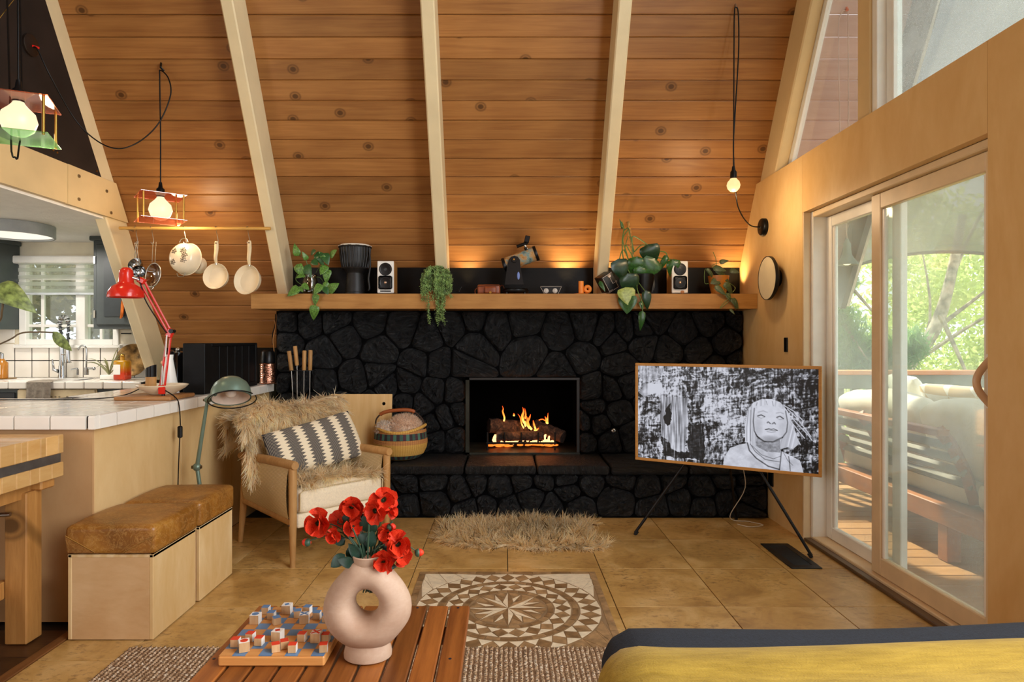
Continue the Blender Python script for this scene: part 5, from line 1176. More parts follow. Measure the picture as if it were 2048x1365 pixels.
img = .30+.30*np.clip(1-U*1.5, 0, 1)*np.clip(1.2-Vv, 0, 1)+.12*blob(.5, .45, .25, .35)+(rock-.47)*.6+(fine-.47)*1.0+(facet-.47)*.8+(vf-.47)*1.3+(streak-.5)*.9+(hor-.5)*.6+(rng.random(U.shape)-.5)*.25; img -= np.clip((cr-.9)*9, 0, 1)*.35+np.clip((cr2-.9)*9, 0, 1)*.3; img += .10*blob(.35, .5, .3, .5)-.14*blob(.9, .1, .3, .3)-.1*blob(.92, .8, .12, .3)
def blob(cx, cy, rx, ry, p=2.0): return np.clip(1-(np.abs((U-cx)/rx)**p+np.abs((Vv-cy)/ry)**p), 0, 1)
def pfill(poly):
    c = np.zeros(U.shape, bool)
    for i in range(len(poly)):
        (xa, ya), (xb, yb_) = poly[i-1], poly[i]
        if ya == yb_: continue
        m_ = ((ya > Vv) != (yb_ > Vv)) & (U < (xb-xa)*(Vv-ya)/(yb_-ya)+xa); c ^= m_
    return c
def sline(pts, w):
    d = np.full(U.shape, 9.0); asp = NX/NY
    for (xa, ya), (xb, yb_) in zip(pts, pts[1:]):
        ex, ey = (xb-xa)*asp, yb_-ya; t_ = np.clip((((U-xa)*asp)*ex+(Vv-ya)*ey)/(ex*ex+ey*ey+1e-9), 0, 1); d = np.minimum(d, np.hypot((U-xa)*asp-t_*ex, Vv-ya-t_*ey))
    return np.clip(1.6-d/w, 0, 1)
def wfill(poly):
    global U, Vv
    u0, v0 = U, Vv; U = u0+.05*(fbm(u0, v0, 18, 14, 201, 4)-.47); Vv = v0+.09*(fbm(u0, v0, 16, 12, 211, 4)-.47); m_ = pfill(poly); U, Vv = u0, v0; return m_
def q_(x, y): return ((x-22)/1910, (y-72)/(985+.06*(x-22)))
img = np.where(wfill([q_(*p) for p in ((22,72),(320,72),(300,190),(180,240),(60,230),(22,170))]), .66+(streak-.5)*.4+(vf-.47)*.5, img)
img = np.where(wfill([q_(*p) for p in ((60,250),(300,250),(320,350),(120,430),(60,380))]), .66+(rock-.45)*1.4+(streak-.5)*.3, img)
img = np.where(wfill([q_(*p) for p in ((270,390),(600,400),(610,640),(560,1000),(420,950),(300,800),(270,600))]), .62+(streak-.45)*.9+(rock-.5)*.5, img)
img = np.where(wfill([q_(*p) for p in ((330,570),(420,480),(400,680),(370,730),(330,640))]), .06+(streak-.5)*.2, img)
img = np.where(wfill([q_(*p) for p in ((560,80),(720,260),(780,480),(740,640),(640,660),(620,420),(570,290))]), img-.34, img)
img = np.where(wfill([q_(*p) for p in ((270,840),(420,960),(600,1000),(620,690),(790,680),(780,1000),(800,1080),(330,1050))]), img*.25+np.clip(streak-.62, 0, 1)*2.2, img)
img = np.where(wfill([q_(*p) for p in ((1180,80),(1390,80),(1340,220),(1180,280))]), img-.3, img)
img = np.where(wfill([q_(*p) for p in ((740,270),(960,300),(1130,470),(1130,680),(900,650),(820,480))]), .10+img*.85+(rock-.47)*.6, img)
img = np.clip(img, .02, .9)
# the pale figure: hair, face, neck, shoulders and scarf
img = np.where(pfill([q_(*p) for p in ((990,1130),(995,1040),(1060,930),(1160,890),(1250,870),(1550,930),(1690,1000),(1760,1040),(1790,1160),(1780,1180))]), .84+(fbm(U, Vv, 30, 20, 7)-.5)*.25, img)
hair = pfill([q_(*p) for p in ((1215,860),(1215,680),(1240,530),(1300,440),(1390,398),(1490,398),(1570,430),(1640,520),(1700,680),(1750,860),(1690,920),(1640,900),(1560,930),(1300,900))])
hl = vnoise(U+.12*Vv*(U > .78), Vv, 150, 3, 12); img = np.where(hair, .84+(hl-.5)*.26, img)
img = np.where(pfill([q_(*p) for p in ((1320,700),(1560,740),(1570,960),(1440,960),(1330,900))]), .62+(fbm(U, Vv, 60, 50, 9)-.5)*.5, img)
fa_ = (np.abs((U-q_(1468,640)[0])/.0875)**2.3+np.abs((Vv-q_(1468,640)[1])/.195)**2.3) < 1
shade = .9-.10*blob(q_(1345,700)[0], q_(1345,700)[1], .03, .16)-.08*blob(q_(1600,700)[0], q_(1600,700)[1], .03, .16)-.22*blob(q_(1480,830)[0], q_(1480,830)[1], .07, .05)
img = np.where(fa_, shade+(fbm(U, Vv, 50, 40, 5)-.5)*.08, img)
img = np.where(pfill([q_(*p) for p in ((1290,520),(1330,430),(1440,400),(1560,430),(1620,520),(1560,480),(1500,475),(1420,465),(1350,480))]), .86+(hl-.5)*.2, img)
for pts, w, k in (([(1345,580),(1380,568),(1415,585)], .006, .6), ([(1535,590),(1565,576),(1598,600)], .006, .6), ([(1345,590),(1380,605),(1415,590)], .003, .25), ([(1535,600),(1565,612),(1598,604)], .003, .25), ([(1350,540),(1400,525),(1440,540)], .006, .16), ([(1530,545),(1570,535),(1600,550)], .006, .16),
    ([(1440,650),(1450,640),(1468,655)], .006, .55), ([(1495,655),(1510,645),(1520,660)], .006, .55), ([(1470,660),(1495,662)], .004, .3), ([(1420,722),(1455,712),(1480,718),(1505,712),(1540,728)], .005, .55), ([(1440,742),(1480,750),(1520,742)], .006, .2), ([(1420,722),(1480,728),(1540,728)], .003, .5),
    ([(1310,500),(1300,640),(1310,740),(1340,800)], .006, .5), ([(1620,520),(1640,640),(1630,740),(1590,800)], .006, .45), ([(1340,800),(1410,850),(1500,850),(1590,800)], .008, .4), ([(1240,870),(1260,950),(1330,1030),(1450,1110),(1560,1140)], .007, .6), ([(1270,880),(1320,960),(1420,1040),(1560,1060)], .004, .45), ([(1290,900),(1380,990),(1500,1030),(1570,1000)], .004, .35), ([(1580,940),(1570,1060),(1560,1140)], .006, .5), ([(1650,1000),(1660,1080),(1665,1150)], .005, .5), ([(1600,960),(1640,1040),(1690,1090)], .003, .4),
    ([(1330,470),(1340,440)], .004, .3), ([(1430,420),(1440,460)], .004, .3), ([(1490,420),(1500,470)], .004, .3), ([(1250,520),(1235,700),(1235,850)], .004, .25), ([(1275,520),(1270,700),(1275,850)], .003, .3)):
    img = img-sline([q_(*p) for p in pts], w*.8)*k*.85
for pts in ([(1640,500),(1720,580),(1800,690),(1860,780)], [(1640,540),(1740,660),(1840,770),(1870,820)], [(1650,600),(1740,720),(1800,800)], [(1600,460),(1700,520),(1790,620)], [(1660,640),(1720,780),(1760,870)]): img = np.maximum(img, sline([q_(*p) for p in pts], .005)*.85)
img = np.clip(img, .0, 1)[..., None]*np.array([.86, .87, .92]); lin = img**2.2+.004
sx0, sx1, sz0, sz1 = -wTV/2+fw, wTV/2-fw, fw, hT-fw
Vs = np.stack([sx0+(sx1-sx0)*U, np.full(U.shape, -.004), sz1-(sz1-sz0)*Vv], -1).reshape(-1, 3); I = np.arange(NX*NY).reshape(NY, NX); Fq = np.stack([I[:-1, :-1], I[1:, :-1], I[1:, 1:], I[:-1, 1:]], -1).reshape(-1, 4)
t = NT('lit_screen'); a = t.n('Attribute', attribute_name='col').outputs['Color']; t.base((.01, .01, .01, 1), .35, 0, .3); t.l(a, t.b.inputs['Emission Color']); t.b.inputs['Emission Strength'].default_value = .62
link('screen', rawmesh('screen', Vs, Fq, lin.reshape(-1, 3)), t.m, tv)
es = root('tripod_easel', 'black metal tripod easel holding the television', 'tripod', (1.28, 3.85, 0)); ap_ = Vector((1.32, 3.87, .78))
for f_, nm in ((Vector((.81, 3.968, 0)), 0), (Vector((1.70, 3.545, 0)), 0), (Vector((1.56, 4.31, 0)), 0)):
    top = ap_.copy(); top.y += .0; lg = part('leg', MB().cyl(f_+Vector((0, 0, .012)), top, .0085, .0085, 10), m_blackm, es, w=True)
    fo_ = link('rubber_foot', MB().cyl(f_+Vector((0, 0, .001)), f_+(top-f_)*.03, .0105, n=10).mesh('rubber_foot', tuple(es.location)), P('rubber', '#0a0a0a', .8), lg)
part('hub', MB().box(tuple(ap_), (.12, .06, .1), (0, 0, yaw), .01), m_blackm, es, w=True)
one('television_cable', MB().tube(spline([(1.42, 3.86, .5), (1.56, 4.15, .25), (1.50, 4.26, .03), (1.62, 4.24, .006), (1.68, 4.16, .006), (1.58, 4.12, .006), (1.52, 4.18, .006)], 6), .0028, 6), P('white_cable', '#cfc3ae', .5), 'thin pale cable hanging from the television to the floor', 'cable')
# floor register
vx0, vx1, vy0, vy1 = 1.512, 1.675, 3.372, 3.785
fv = root('floor_vent', 'black metal floor register beside the sliding door', 'vent', ((vx0+vx1)/2, (vy0+vy1)/2, 0))
b = MB().b2(vx0, vx1, vy0, vy0+.045, .0005, .006, .003).b2(vx0, vx1, vy1-.045, vy1, .0005, .006, .003).b2(vx0, vx0+.034, vy0+.045, vy1-.045, .0005, .006).b2(vx1-.034, vx1, vy0+.045, vy1-.045, .0005, .006)
part('rim', b, P('register_metal', '#1d2126', .45, metal=.4), fv, w=True); part('well', MB().b2(vx0+.03, vx1-.03, vy0+.04, vy1-.04, .0003, .001), P('dark_well', '#040404', .9), fv, w=True)
for k in range(21): part('louvre', MB().box(((vx0+vx1)/2, vy0+.055+k*.0151, .0035), (vx1-vx0-.07, .008, .0016), (R(18), 0, 0)), P('register_metal', '#1d2126', .45, metal=.4), fv, w=True)

# ---------------------------------------------------------------- green jointed floor lamp
m_jg = P('sage_green_metal', '#6c8070', .35, metal=.35, var=.08, vs=5)
jl = root('floor_lamp', 'sage green jointed metal floor lamp with a domed shade behind the ottomans', 'floor lamp', (-1.60, 3.42, 0)); LY = 3.42
j0, j1, j2 = Vector((-1.60, LY, .02)), at(394, 934, LY), at(415, 800, LY-.02)
part('base', MB().lathe([(0, 0), (.11, 0), (.115, .008), (.05, .022), (.018, .035), (0, .035)], (-1.60, LY, 0), 28), m_jg, jl, w=True)
part('lower_arm', MB().tube([j0, at(400, 975, LY), j1], [.0105, .0105, .010], 12), m_jg, jl, w=True); part('upper_arm', MB().tube([j1, j2], [.011, .0085], 12), m_jg, jl, w=True)
for j, r in ((j1, .022), (j2, .017)):
    jo = part('joint', MB().ball(j, r, 16, 10), m_jg, jl, w=True); o = link('joint_bolt', MB().cyl(j-Vector((r*1.15, r*.3, 0)), j+Vector((r*1.15, 0, 0)), r*.4, n=12).mesh('joint_bolt', tuple(jl.location)), P('bronze_bolt', '#6b5a3c', .4, metal=.8), jo)
hcn = at(462, 790, LY-.08); ax = Vector((-.2, .42, .88)).normalized()
sh = part('shade', MB().lathe([(.098, -.02), (.1, .0), (.096, .03), (.082, .06), (.055, .085), (.02, .097), (0, .098), (0, .094), (.053, .081), (.079, .057), (.092, .029), (.0965, 0), (.0945, -.02)], hcn, 36, ax), m_jg, jl, w=True)
part('shade_lining', MB().lathe([(.093, -.016), (.0935, 0), (.0895, .027), (.076, .055), (.05, .076), (0, .086)], hcn, 32, ax), P('pale_lining', '#d8c2ae', .5), jl, w=True)
part('bulb', MB().ball(hcn+ax*.012, .028, 14, 10), P('clear_bulb', '#d8c8b8', .15), jl, w=True)
part('neck', MB().cyl(j2, hcn+ax*.03+Vector((-.085, 0, -.02)), .014), m_jg, jl, w=True); part('knuckle', MB().ball(j2+Vector((.018, 0, .01)), .02, 12, 8), m_jg, jl, w=True)
x, y, _ = frame(ax, (0, 1, 0)); rc = hcn-ax*.026+Vector((.008, -.004, 0))
part('wire_guard', MB().tube([rc+x*(.117*math.cos(T*k/40))+y*(.117*math.sin(T*k/40)) for k in range(1, 40)], .0034, 8), m_blackm, jl, w=True)
# ---------------------------------------------------------------- hanging rail with utensils
RY = 4.50; rz = at(400, 456, RY).z
rl = root('hanging_rail', 'bamboo rail between two ceiling rafters with utensils hung from it', 'rail', (at(390, 456, RY).x, RY, rz))
part('rod', MB().cyl(at(239, 456, RY), at(541, 457, RY), .011, n=14), P('bamboo', '#d2a050', .45, var=.15, stretch=(1, 20, 20)), rl, w=True)
for px in (247, 532): part('bracket', MB().tube([at(px, 456, RY), Vector((at(px, 456, RY).x, RY+.12, rz))], .006, 6), m_steel, rl, w=True)
m_enam = P('cream_enamel', '#ecdcbc', .2, var=.04); m_paint = P('pan_handle_cream', '#e6cfa2', .45)
def hook(px, lab, dx=4):
    a = at(px, 456, RY)
    pts = [a+Vector((-.012*0+.013*math.cos(R(k)), -.0*0, .013*math.sin(R(k)))) for k in (200, 160, 120, 90, 60, 20)]
    q = [at(px+dx*.3, 464, RY-.012), at(px+dx, 478, RY-.012), at(px+dx*1.1, 485, RY-.012), at(px+dx*.5, 488, RY-.012), at(px-1, 484, RY-.012)]
    pts = [Vector((p.x, RY-.012+.0*i, p.z)) for i, p in enumerate(pts)]
    top = [a+Vector((0, -.013*math.cos(R(k)), .0135*math.sin(R(k)))) for k in (-150, 170, 130, 90, 50, 10)][::-1]
    one('hanging_hook', MB().tube(spline(top+q, 3), .0026, 6), m_steel, 'steel S-hook on the bamboo rail holding '+lab, 'hook', 'S-hooks on the bamboo rail')
for px, lab in ((271, 'the measuring cups'), (303, 'the sieve'), (368, 'the colander'), (432, 'the smaller pan'), (495, 'the larger pan')): hook(px, lab)
def disc_frame(c, nrm): return frame(nrm, (0, 0, 1))
# measuring cups
q = root('measuring_cups', 'shiny steel measuring cups hanging leftmost on the bamboo rail', 'measuring cup', at(272, 545, RY)); 
for (hx0, hy0, hx1, hy1, cx_, cy_, r, n_) in ((275, 482, 271, 516, 269, 527, .048, (-.1, -1, .5)), (271, 486, 277, 530, 278, 543, .042, (.3, -1, .2))):
    for o_ in (-1.5, 1.5): part('handle', MB().cyl(at(hx0+o_, hy0, RY-.02), at(hx1+o_*1.5, hy1, RY-.02), .0022, n=6), m_steel, q, w=True)
    part('cup', MB().lathe([(r, 0), (r*.98, -.01), (r*.82, -.035), (r*.5, -.05), (0, -.052), (0, -.05), (r*.48, -.047), (r*.8, -.032), (r*.95, -.008), (r, 0)], at(cx_, cy_, RY-.03), 24, n_), m_chrome, q, w=True)
# sieve
q = root('mesh_sieve', 'round fine mesh sieve with wire handle hanging on the bamboo rail', 'sieve', at(308, 575, RY)); c = at(306, 550, RY-.04); n_ = Vector((-.35, -1, .15)).normalized(); x, y, _ = disc_frame(c, n_); r = .068
part('rim', MB().tube([c+x*(r*math.cos(T*k/32))+y*(r*1.25*math.sin(T*k/32)) for k in range(32)], .0045, 8, closed=True), m_steel, q, w=True)
part('mesh', MB().grid(lambda u, v: c+x*(r*v*math.cos(T*u))+y*(r*1.25*v*math.sin(T*u))-n_*(.045*(1-v*v)), 24, 8), GLASS('sieve_mesh', '#a98f74', .25), q, w=True)
for o_ in (-3, 3): part('handle_wire', MB().cyl(at(309+o_, 484, RY-.02), at(307+o_, 525, RY-.04), .0024, n=6), m_steel, q, w=True)
part('rest_hook', MB().tube(spline([at(299, 572, RY-.04), at(303, 579, RY-.05), at(309, 571, RY-.04)], 4), .002, 6), m_steel, q, w=True)
# colander
q = root('colander', 'cream enamel colander with clusters of holes hanging on the bamboo rail', 'colander', at(366, 550, RY)); c = at(365, 515, RY-.02); n_ = Vector((-.25, -1, .12)).normalized(); x, y, _ = disc_frame(c, n_); Rr = .112
part('bowl', MB().lathe([(Rr*1.04, -.05), (Rr, -.05), (Rr*.98, -.03), (Rr*.9, .01), (Rr*.72, .035), (Rr*.45, .045), (0, .048)], c, 36, n_), m_enam, q, w=True)
part('foot_ring', MB().lathe([(Rr*.5, -.05), (Rr*.55, -.1), (Rr*.5, -.1), (Rr*.46, -.05)], c+x*.0+Vector((.035, .03, -.03)), 24, n_), m_enam, q, w=True)
for hxx, hyy in ((-.38, .42), (.42, .46), (.5, -.3), (-.42, -.45), (.95*.6, .1)):
    hb_ = MB()
    for k in range(14):
        rr = .021*math.sqrt(k/14); a = k*2.4; p2 = (hxx*Rr*.8+rr*math.cos(a), hyy*Rr*.8+rr*math.sin(a)); rho = math.hypot(*p2)/Rr
        h = float(np.interp(rho, [0, .45, .72, .9, .98], [.048, .045, .035, .01, -.03]))
        p = c+x*p2[0]+y*p2[1]+n_*(h); hb_.cyl(p-n_*.006, p+n_*.0025, .0036, n=6)
    part('hole_cluster', hb_, P('hole_dark', '#4a3a28', .8), q, w=True, kind='stuff')
for s_ in (1, -1): part('wire_handle', MB().tube(spline([c+y*(s_*Rr*.98)+x*(-.035), c+y*(s_*Rr*1.2)+x*(-.02), c+y*(s_*Rr*1.2)+x*.02, c+y*(s_*Rr*.98)+x*.035], 5), .003, 6), m_steel, q, w=True)
# pans
def pan(cx_, cy_, r, hx_, hy0, lab, n_):
    c = at(cx_, cy_, RY-.02); n_ = Vector(n_).normalized(); q = root('frying_pan', lab, 'pan', c-Vector((0, 0, r)), 0, 'cream frying pans on the rail')
    part('pan_body', MB().lathe([(r*.78, -.045), (r*.80, -.048), (r*1.0, 0), (r*.985, .001), (r*.78, -.040), (0, -.042)], c, 40, n_), m_enam, q, w=True); part('pan_base', MB().lathe([(0, -.051), (r*.8, -.049), (0, -.047)], c, 32, n_), P('pan_outside', '#cfc9b6', .3), q, w=True)
    t0, t1 = at(hx_, hy0, RY-.025), c+Vector((at(hx_+2, 520, RY).x-c.x, 0, r*.97)); H = spline([t1, t1.lerp(t0, .25)+Vector((0, -.012, 0)), t1.lerp(t0, .6), t0], 4)
    part('handle', MB().tube(H, [.010, .010, .011, .012, .0125, .013, .0135, .014, .0145, .015, .0145, .013, .010], 12, flat=.7), m_paint, q, w=True); 
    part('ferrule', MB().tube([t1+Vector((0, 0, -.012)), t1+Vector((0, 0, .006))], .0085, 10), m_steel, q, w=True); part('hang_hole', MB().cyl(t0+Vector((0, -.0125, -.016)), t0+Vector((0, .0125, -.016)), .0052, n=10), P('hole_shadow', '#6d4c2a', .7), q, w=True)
pan(430.5, 552, .093, 433, 482, 'smaller cream frying pan hanging on the bamboo rail', (-.12, -1, .16)); pan(493, 559, .106, 499, 481, 'larger cream frying pan hanging rightmost on the bamboo rail', (-.3, -1, .12))

# ---------------------------------------------------------------- cube pendants with coloured acrylic plates
m_bulbW = EMIT('warm_globe_bulb', '#ffd9b0', .82, '#fff2dc')
def acry(name, col, em):
    t = NT(name); t.base(hx(col), .08); tr = t.n('BsdfTransparent', i_Color=hx(col)).outputs[0]; gl = t.n('BsdfGlossy', i_Roughness=.04, i_Color=(1, .95, .9, 1)).outputs[0]; d = t.n('BsdfTranslucent', i_Color=hx(col)).outputs[0]
    a = t.n('MixShader', i_0=t.ramp(t.noise(t.coord(), 4), [(.3, (.16,)*3+(1,)), (.7, (.22,)*3+(1,))]), i_1=tr, i_2=d).outputs[0]; t.l(t.n('MixShader', i_0=.14, i_1=a, i_2=gl).outputs[0], t.out.inputs[0]); return t.m
a_red, a_green, a_or = acry('red_acrylic', '#ffc2b0', .1), acry('green_acrylic', '#c4f0d0', .1), acry('orange_acrylic', '#ffc8b0', .1)
def pendant_cube(c, rot, mt, mb_, topz, lab, cord, size=.265, hh=.16):
    q = root('cube_pendant', lab, 'pendant lamp', c, rot); s = size/2
    part('top_plate', MB().box((0, 0, hh/2), (size, size, .005), ch=.001), mt, q); part('bottom_plate', MB().box((0, 0, -hh/2), (size, size, .005), ch=.001), mb_, q)
    for sx in (-1, 1):
        for sy in (-1, 1): p = part('post', MB().cyl((sx*s*.86, sy*s*.86, -hh/2-.006), (sx*s*.86, sy*s*.86, hh/2+.006), .006, n=10), m_brass, q)
    part('bulb', MB().lathe([(0, -.071), (.03, -.064), (.058, -.04), (.071, -.002), (.062, .034), (.036, .06), (.022, .078), (.02, .092), (0, .092)], (0, 0, -.008), 28), m_bulbW, q)
    part('socket', MB().lathe([(0, .074), (.024, .074), (.026, .082), (.025, .125), (.014, .135), (.009, .17), (0, .17)], (0, 0, 0), 20), m_blackm, q)
    part('cord', MB().tube([Vector(p)-Vector(c) for p in cord] if not rot else [Matrix.Rotation(-rot, 3, 'Z') @ (Vector(p)-Vector(c)) for p in cord], .0042, 8), m_blackm, q)
    l = light('POINT', 'bulb_glow', Vector(c)+Vector((.0, .24, -.04)), 3.5, (1, .72, .42), shadow_soft_size=.07); return q
HK = at(321, 128, 4.15); cA = at(321, 417, 4.15); cB = at(37, 238, 2.80)
canA = Vector((-2.766, 3.744, at(57, 90, 3.744).z))
low = at(238, 297, 4.05); cordA = spline([cA+Vector((0, 0, .17)), cA+Vector((0, 0, .5)), HK+Vector((-.005, 0, -.09)), HK+Vector((.0, 0, -.04)), HK+Vector((.05, 0, -.09)), at(341, 190, 4.15), at(318, 245, 4.13), at(280, 282, 4.1), low, at(195, 282, 4.02), at(150, 238, 3.95), at(100, 150, 3.80), at(76, 100, 3.75), canA+Vector((.02, 0, -.01))], 8)
pendant_cube(cA, R(38), a_red, a_or, 0, 'cube pendant with red plates and globe bulb above the hanging pans', cordA)
cordB = [cB+Vector((0, 0, .17)), cB+Vector((-.005, 0, .9)), cB+Vector((-.008, 0, 2.2))]
pendant_cube(cB, R(24), a_red, a_green, 0, 'cube pendant with red top and green bottom plate at the upper left', cordB)
part('spare_cord', MB().tube(spline([cB+Vector((-.06, .05, .9)), cB+Vector((-.04, .05, -.02)), cB+Vector((-.035, .05, -.14)), cB+Vector((-.025, .05, -.155)), cB+Vector((-.012, .05, -.13)), cB+Vector((.0, .05, .2)), cB+Vector((-.03, .05, 1.6))], 6), .004, 6), m_blackm, bpy.data.objects['cube_pendant.001'], w=True)
one('ceiling_hook', MB().tube([HK+Vector((.012, .02, -.035)), HK+Vector((0, .0, -.02)), HK+Vector((-.02, .05, .045))], .007, 8), m_blackm, 'black toggle hook in the planks holding the pendant cord', 'hook')
cp = root('cord_canopy', 'dark round cord canopy on the dark upper left panel', 'canopy', canA); part('disc', MB().lathe([(0, 0), (.062, 0), (.062, .014), (.055, .018), (0, .018)], canA-Vector((.004, 0, 0)), 28, (1, 0, 0)), P('bronze_black', '#2c211b', .4, metal=.4), cp, w=True)
part('strain_relief', MB().cyl(canA+Vector((.014, 0, -.004)), canA+Vector((.045, .01, -.012)), .007, n=8), P('red_plastic', '#d8231c', .4), cp, w=True)
one('guy_wire', MB().tube([at(-4, 40, 2.8), at(28, -2, 2.86)], .0018, 5), m_brass, 'thin brass wire crossing the very top left corner', 'wire')
# bare bulb pendant at right
hk = at(1472, 8, 4.0); bb = at(1467, 371, 4.0); cz_ = Vector((1.797, 4.424, 1.986))
q = root('bulb_pendant', 'bare round bulb hanging on a black cord beside the plywood wall', 'pendant lamp', bb)
part('bulb', MB().lathe([(0, -.041), (.02, -.036), (.036, -.018), (.041, .002), (.035, .024), (.022, .038), (.018, .05), (0, .05)], bb, 24), EMIT('amber_bulb', '#ffcf8e', .85, '#ffe9c4'), q, w=True)
part('socket', MB().lathe([(0, .04), (.02, .04), (.021, .05), (.02, .085), (.012, .095), (.008, .12), (0, .12)], bb, 18), m_blackm, q, w=True)
part('cord', MB().tube(spline([bb+Vector((0, 0, .11)), bb+Vector((.002, 0, .5)), hk+Vector((-.012, 0, -.25)), hk+Vector((-.01, 0, -.05)), hk+Vector((0, 0, -.02)), hk+Vector((.014, 0, -.06)), hk+Vector((.016, .0, -.3)), at(1470, 230, 4.0), at(1467, 300, 4.03), at(1472, 390, 4.08), at(1481, 425, 4.2), at(1500, 450, 4.32), cz_+Vector((-.03, 0, 0))], 7), .0042, 8), m_blackm, q, w=True)
light('POINT', 'bulb_glow', bb+Vector((0, -.0, -.16)), 5.0, (1, .72, .42), shadow_soft_size=.05)
one('ceiling_hook', MB().tube([hk+Vector((0, 0, -.02)), hk+Vector((.0, .01, .0)), hk+Vector((0, .03, .04))], .006, 8), m_steel, 'small steel hook at the top holding the bare bulb cord', 'hook')
cp = root('wall_canopy', 'black round cord canopy on the plywood wall above the mantel end', 'canopy', cz_); part('disc', MB().lathe([(0, -.003), (.06, -.003), (.06, .022), (.054, .028), (0, .028)], cz_, 28, (-1, 0, 0)), m_blackm, cp, w=True); part('gland', MB().cyl(cz_+Vector((-.026, 0, 0)), cz_+Vector((-.045, 0, 0)), .007, n=8), m_steel, cp, w=True)
wc = Vector((1.725, 4.2, 1.612)); q = root('wall_sconce', 'round cream disc wall lamp with black rim at the right end of the mantel', 'wall lamp', wc)
part('shade_disc', MB().lathe([(.0, .004), (.139, .004), (.139, -.002), (.0, -.004)], wc, 40, (-1, 0, 0)), P('sconce_face', '#d9c8a4', .5, var=.05), q, w=True); part('rim', MB().lathe([(.139, .006), (.1435, .006), (.1435, -.012), (.139, -.012), (.139, .006)], wc, 40, (-1, 0, 0)), m_blackm, q, w=True)
part('back_dish', MB().lathe([(.143, -.010), (.12, -.03), (.06, -.04), (.055, -.074), (0, -.074)], wc, 32, (-1, 0, 0)), m_blackm, q, w=True)

# ---------------------------------------------------------------- things on the mantel
MZ = 1.537
def up(px, py, Y=4.7): return at(px, py, Y)
# djembe
dj = root('djembe', 'black carved goblet drum with white skin on the mantel', 'drum', (up(709, 585).x, 4.72, MZ)); m_dj = P('black_rope_wood', '#141414', .5, var=.4, vs=30)
part('foot', MB().lathe([(0, 0), (.075, 0), (.072, .02)]+[(.062+.0025*(k % 2)+.008*math.cos(k/9), .02+k*.0075) for k in range(20)]+[(.07, .175), (0, .175)], (0, 0, 0), 30), m_dj, dj)
part('bowl', MB().lathe([(.065, .17), (.088, .195), (.10, .24), (.106, .3), (.112, .352), (.108, .362), (0, .362)], (0, 0, 0), 36), m_dj, dj)
for k in range(26):
    a = T*k/26; part('rope', MB().tube([(.112*math.cos(a), .112*math.sin(a), .35), (.108*math.cos(a+.04), .108*math.sin(a+.04), .28), (.094*math.cos(a), .094*math.sin(a), .198)], .0035, 5), m_dj, dj)
part('skin', MB().lathe([(0, .368), (.107, .368), (.112, .36), (.112, .352), (0, .35)], (0, 0, 0), 36), P('drum_skin', '#e0d6c4', .6), dj)
for z, r in ((.352, .1165), (.196, .094)): part('ring', MB().tube([(r*math.cos(T*k/36), r*math.sin(T*k/36), z) for k in range(36)], .006, 6, closed=True), m_dj, dj)
for k in range(13): a = T*k/13; part('loop', MB().tube([(.117*math.cos(a+e_), .117*math.sin(a+e_), .358) for e_ in (-.13, -.05, .05, .13)], .0045, 5), P('loop_white', '#d9d2c6', .6), dj)
part('rope_tail', MB().tube(spline([(.11, -.04, .34), (.122, -.05, .22), (.112, -.06, .12), (.118, -.06, .05), (.11, -.055, .03)], 6), .007, 8), m_dj, dj)
# speakers
def speaker(px0, px1, side, lab):
    x0, x1 = up(px0, 550, 4.64).x, up(px1, 550, 4.64).x; w = x1-x0; h = .232; q = root('bookshelf_speaker', lab, 'speaker', ((x0+x1)/2, 4.64, MZ), 0, 'bookshelf speakers'); d = .15
    part('stand', MB().b2(-w/2+.004, w/2+.006, .0, d, 0, .010, .002), m_blackm, q)
    part('cabinet', MB().b2(-w/2-.004*(side < 0)+.002, w/2+.004*(side > 0)-.002, .012, d, .010, .010+h, .008), WOOD('walnut_sides', '#c08c4c', '#94622e', (9, 9, 1), 2.6), q); f = part('front_baffle', MB().b2(-w/2, w/2, 0, .014, .010, .010+h, .006), m_white, q)
    zt, zw = .010+h*.745, .010+h*.325
    for z, r, nm in ((zt, w*.39, 'tweeter'), (zw, w*.40, 'woofer')):
        part(nm+'_surround', MB().lathe([(0, .001), (r, .001), (r, -.003), (r*.9, -.004), (0, -.004)], (0, 0, z), 28, (0, 1, 0)) if nm == 'tweeter' else MB().rbox((0, -.001, z), (r*2.08, .006, r*2.08), r*.32, 4), m_blackm, q)
        part(nm+'_cone', MB().lathe([(r*.86, -.0065), (r*.8, -.0045), (r*.3, .003), (r*.26, -.004), (0, -.006)], (0, 0, z), 28, (0, 1, 0)), P('cone_grey', '#26262a', .4), q); part(nm+'_dome', MB().ball((0, -.005, z), r*(.22 if nm == 'woofer' else .16), 12, 8, (1, .6, 1)), P('copper_dome', '#c9a58a', .3, metal=.8) if nm == 'woofer' else m_grey, q)
    if side > 0: part('port_slot', MB().rbox((0, -.0005, .024), (w*.66, .004, .008), .003, 2), m_blackm, q)
speaker(754.5, 787.5, 1, 'white fronted bookshelf speaker right of the drum'); speaker(1344, 1376, -1, 'white fronted bookshelf speaker at the right, partly behind leaves')
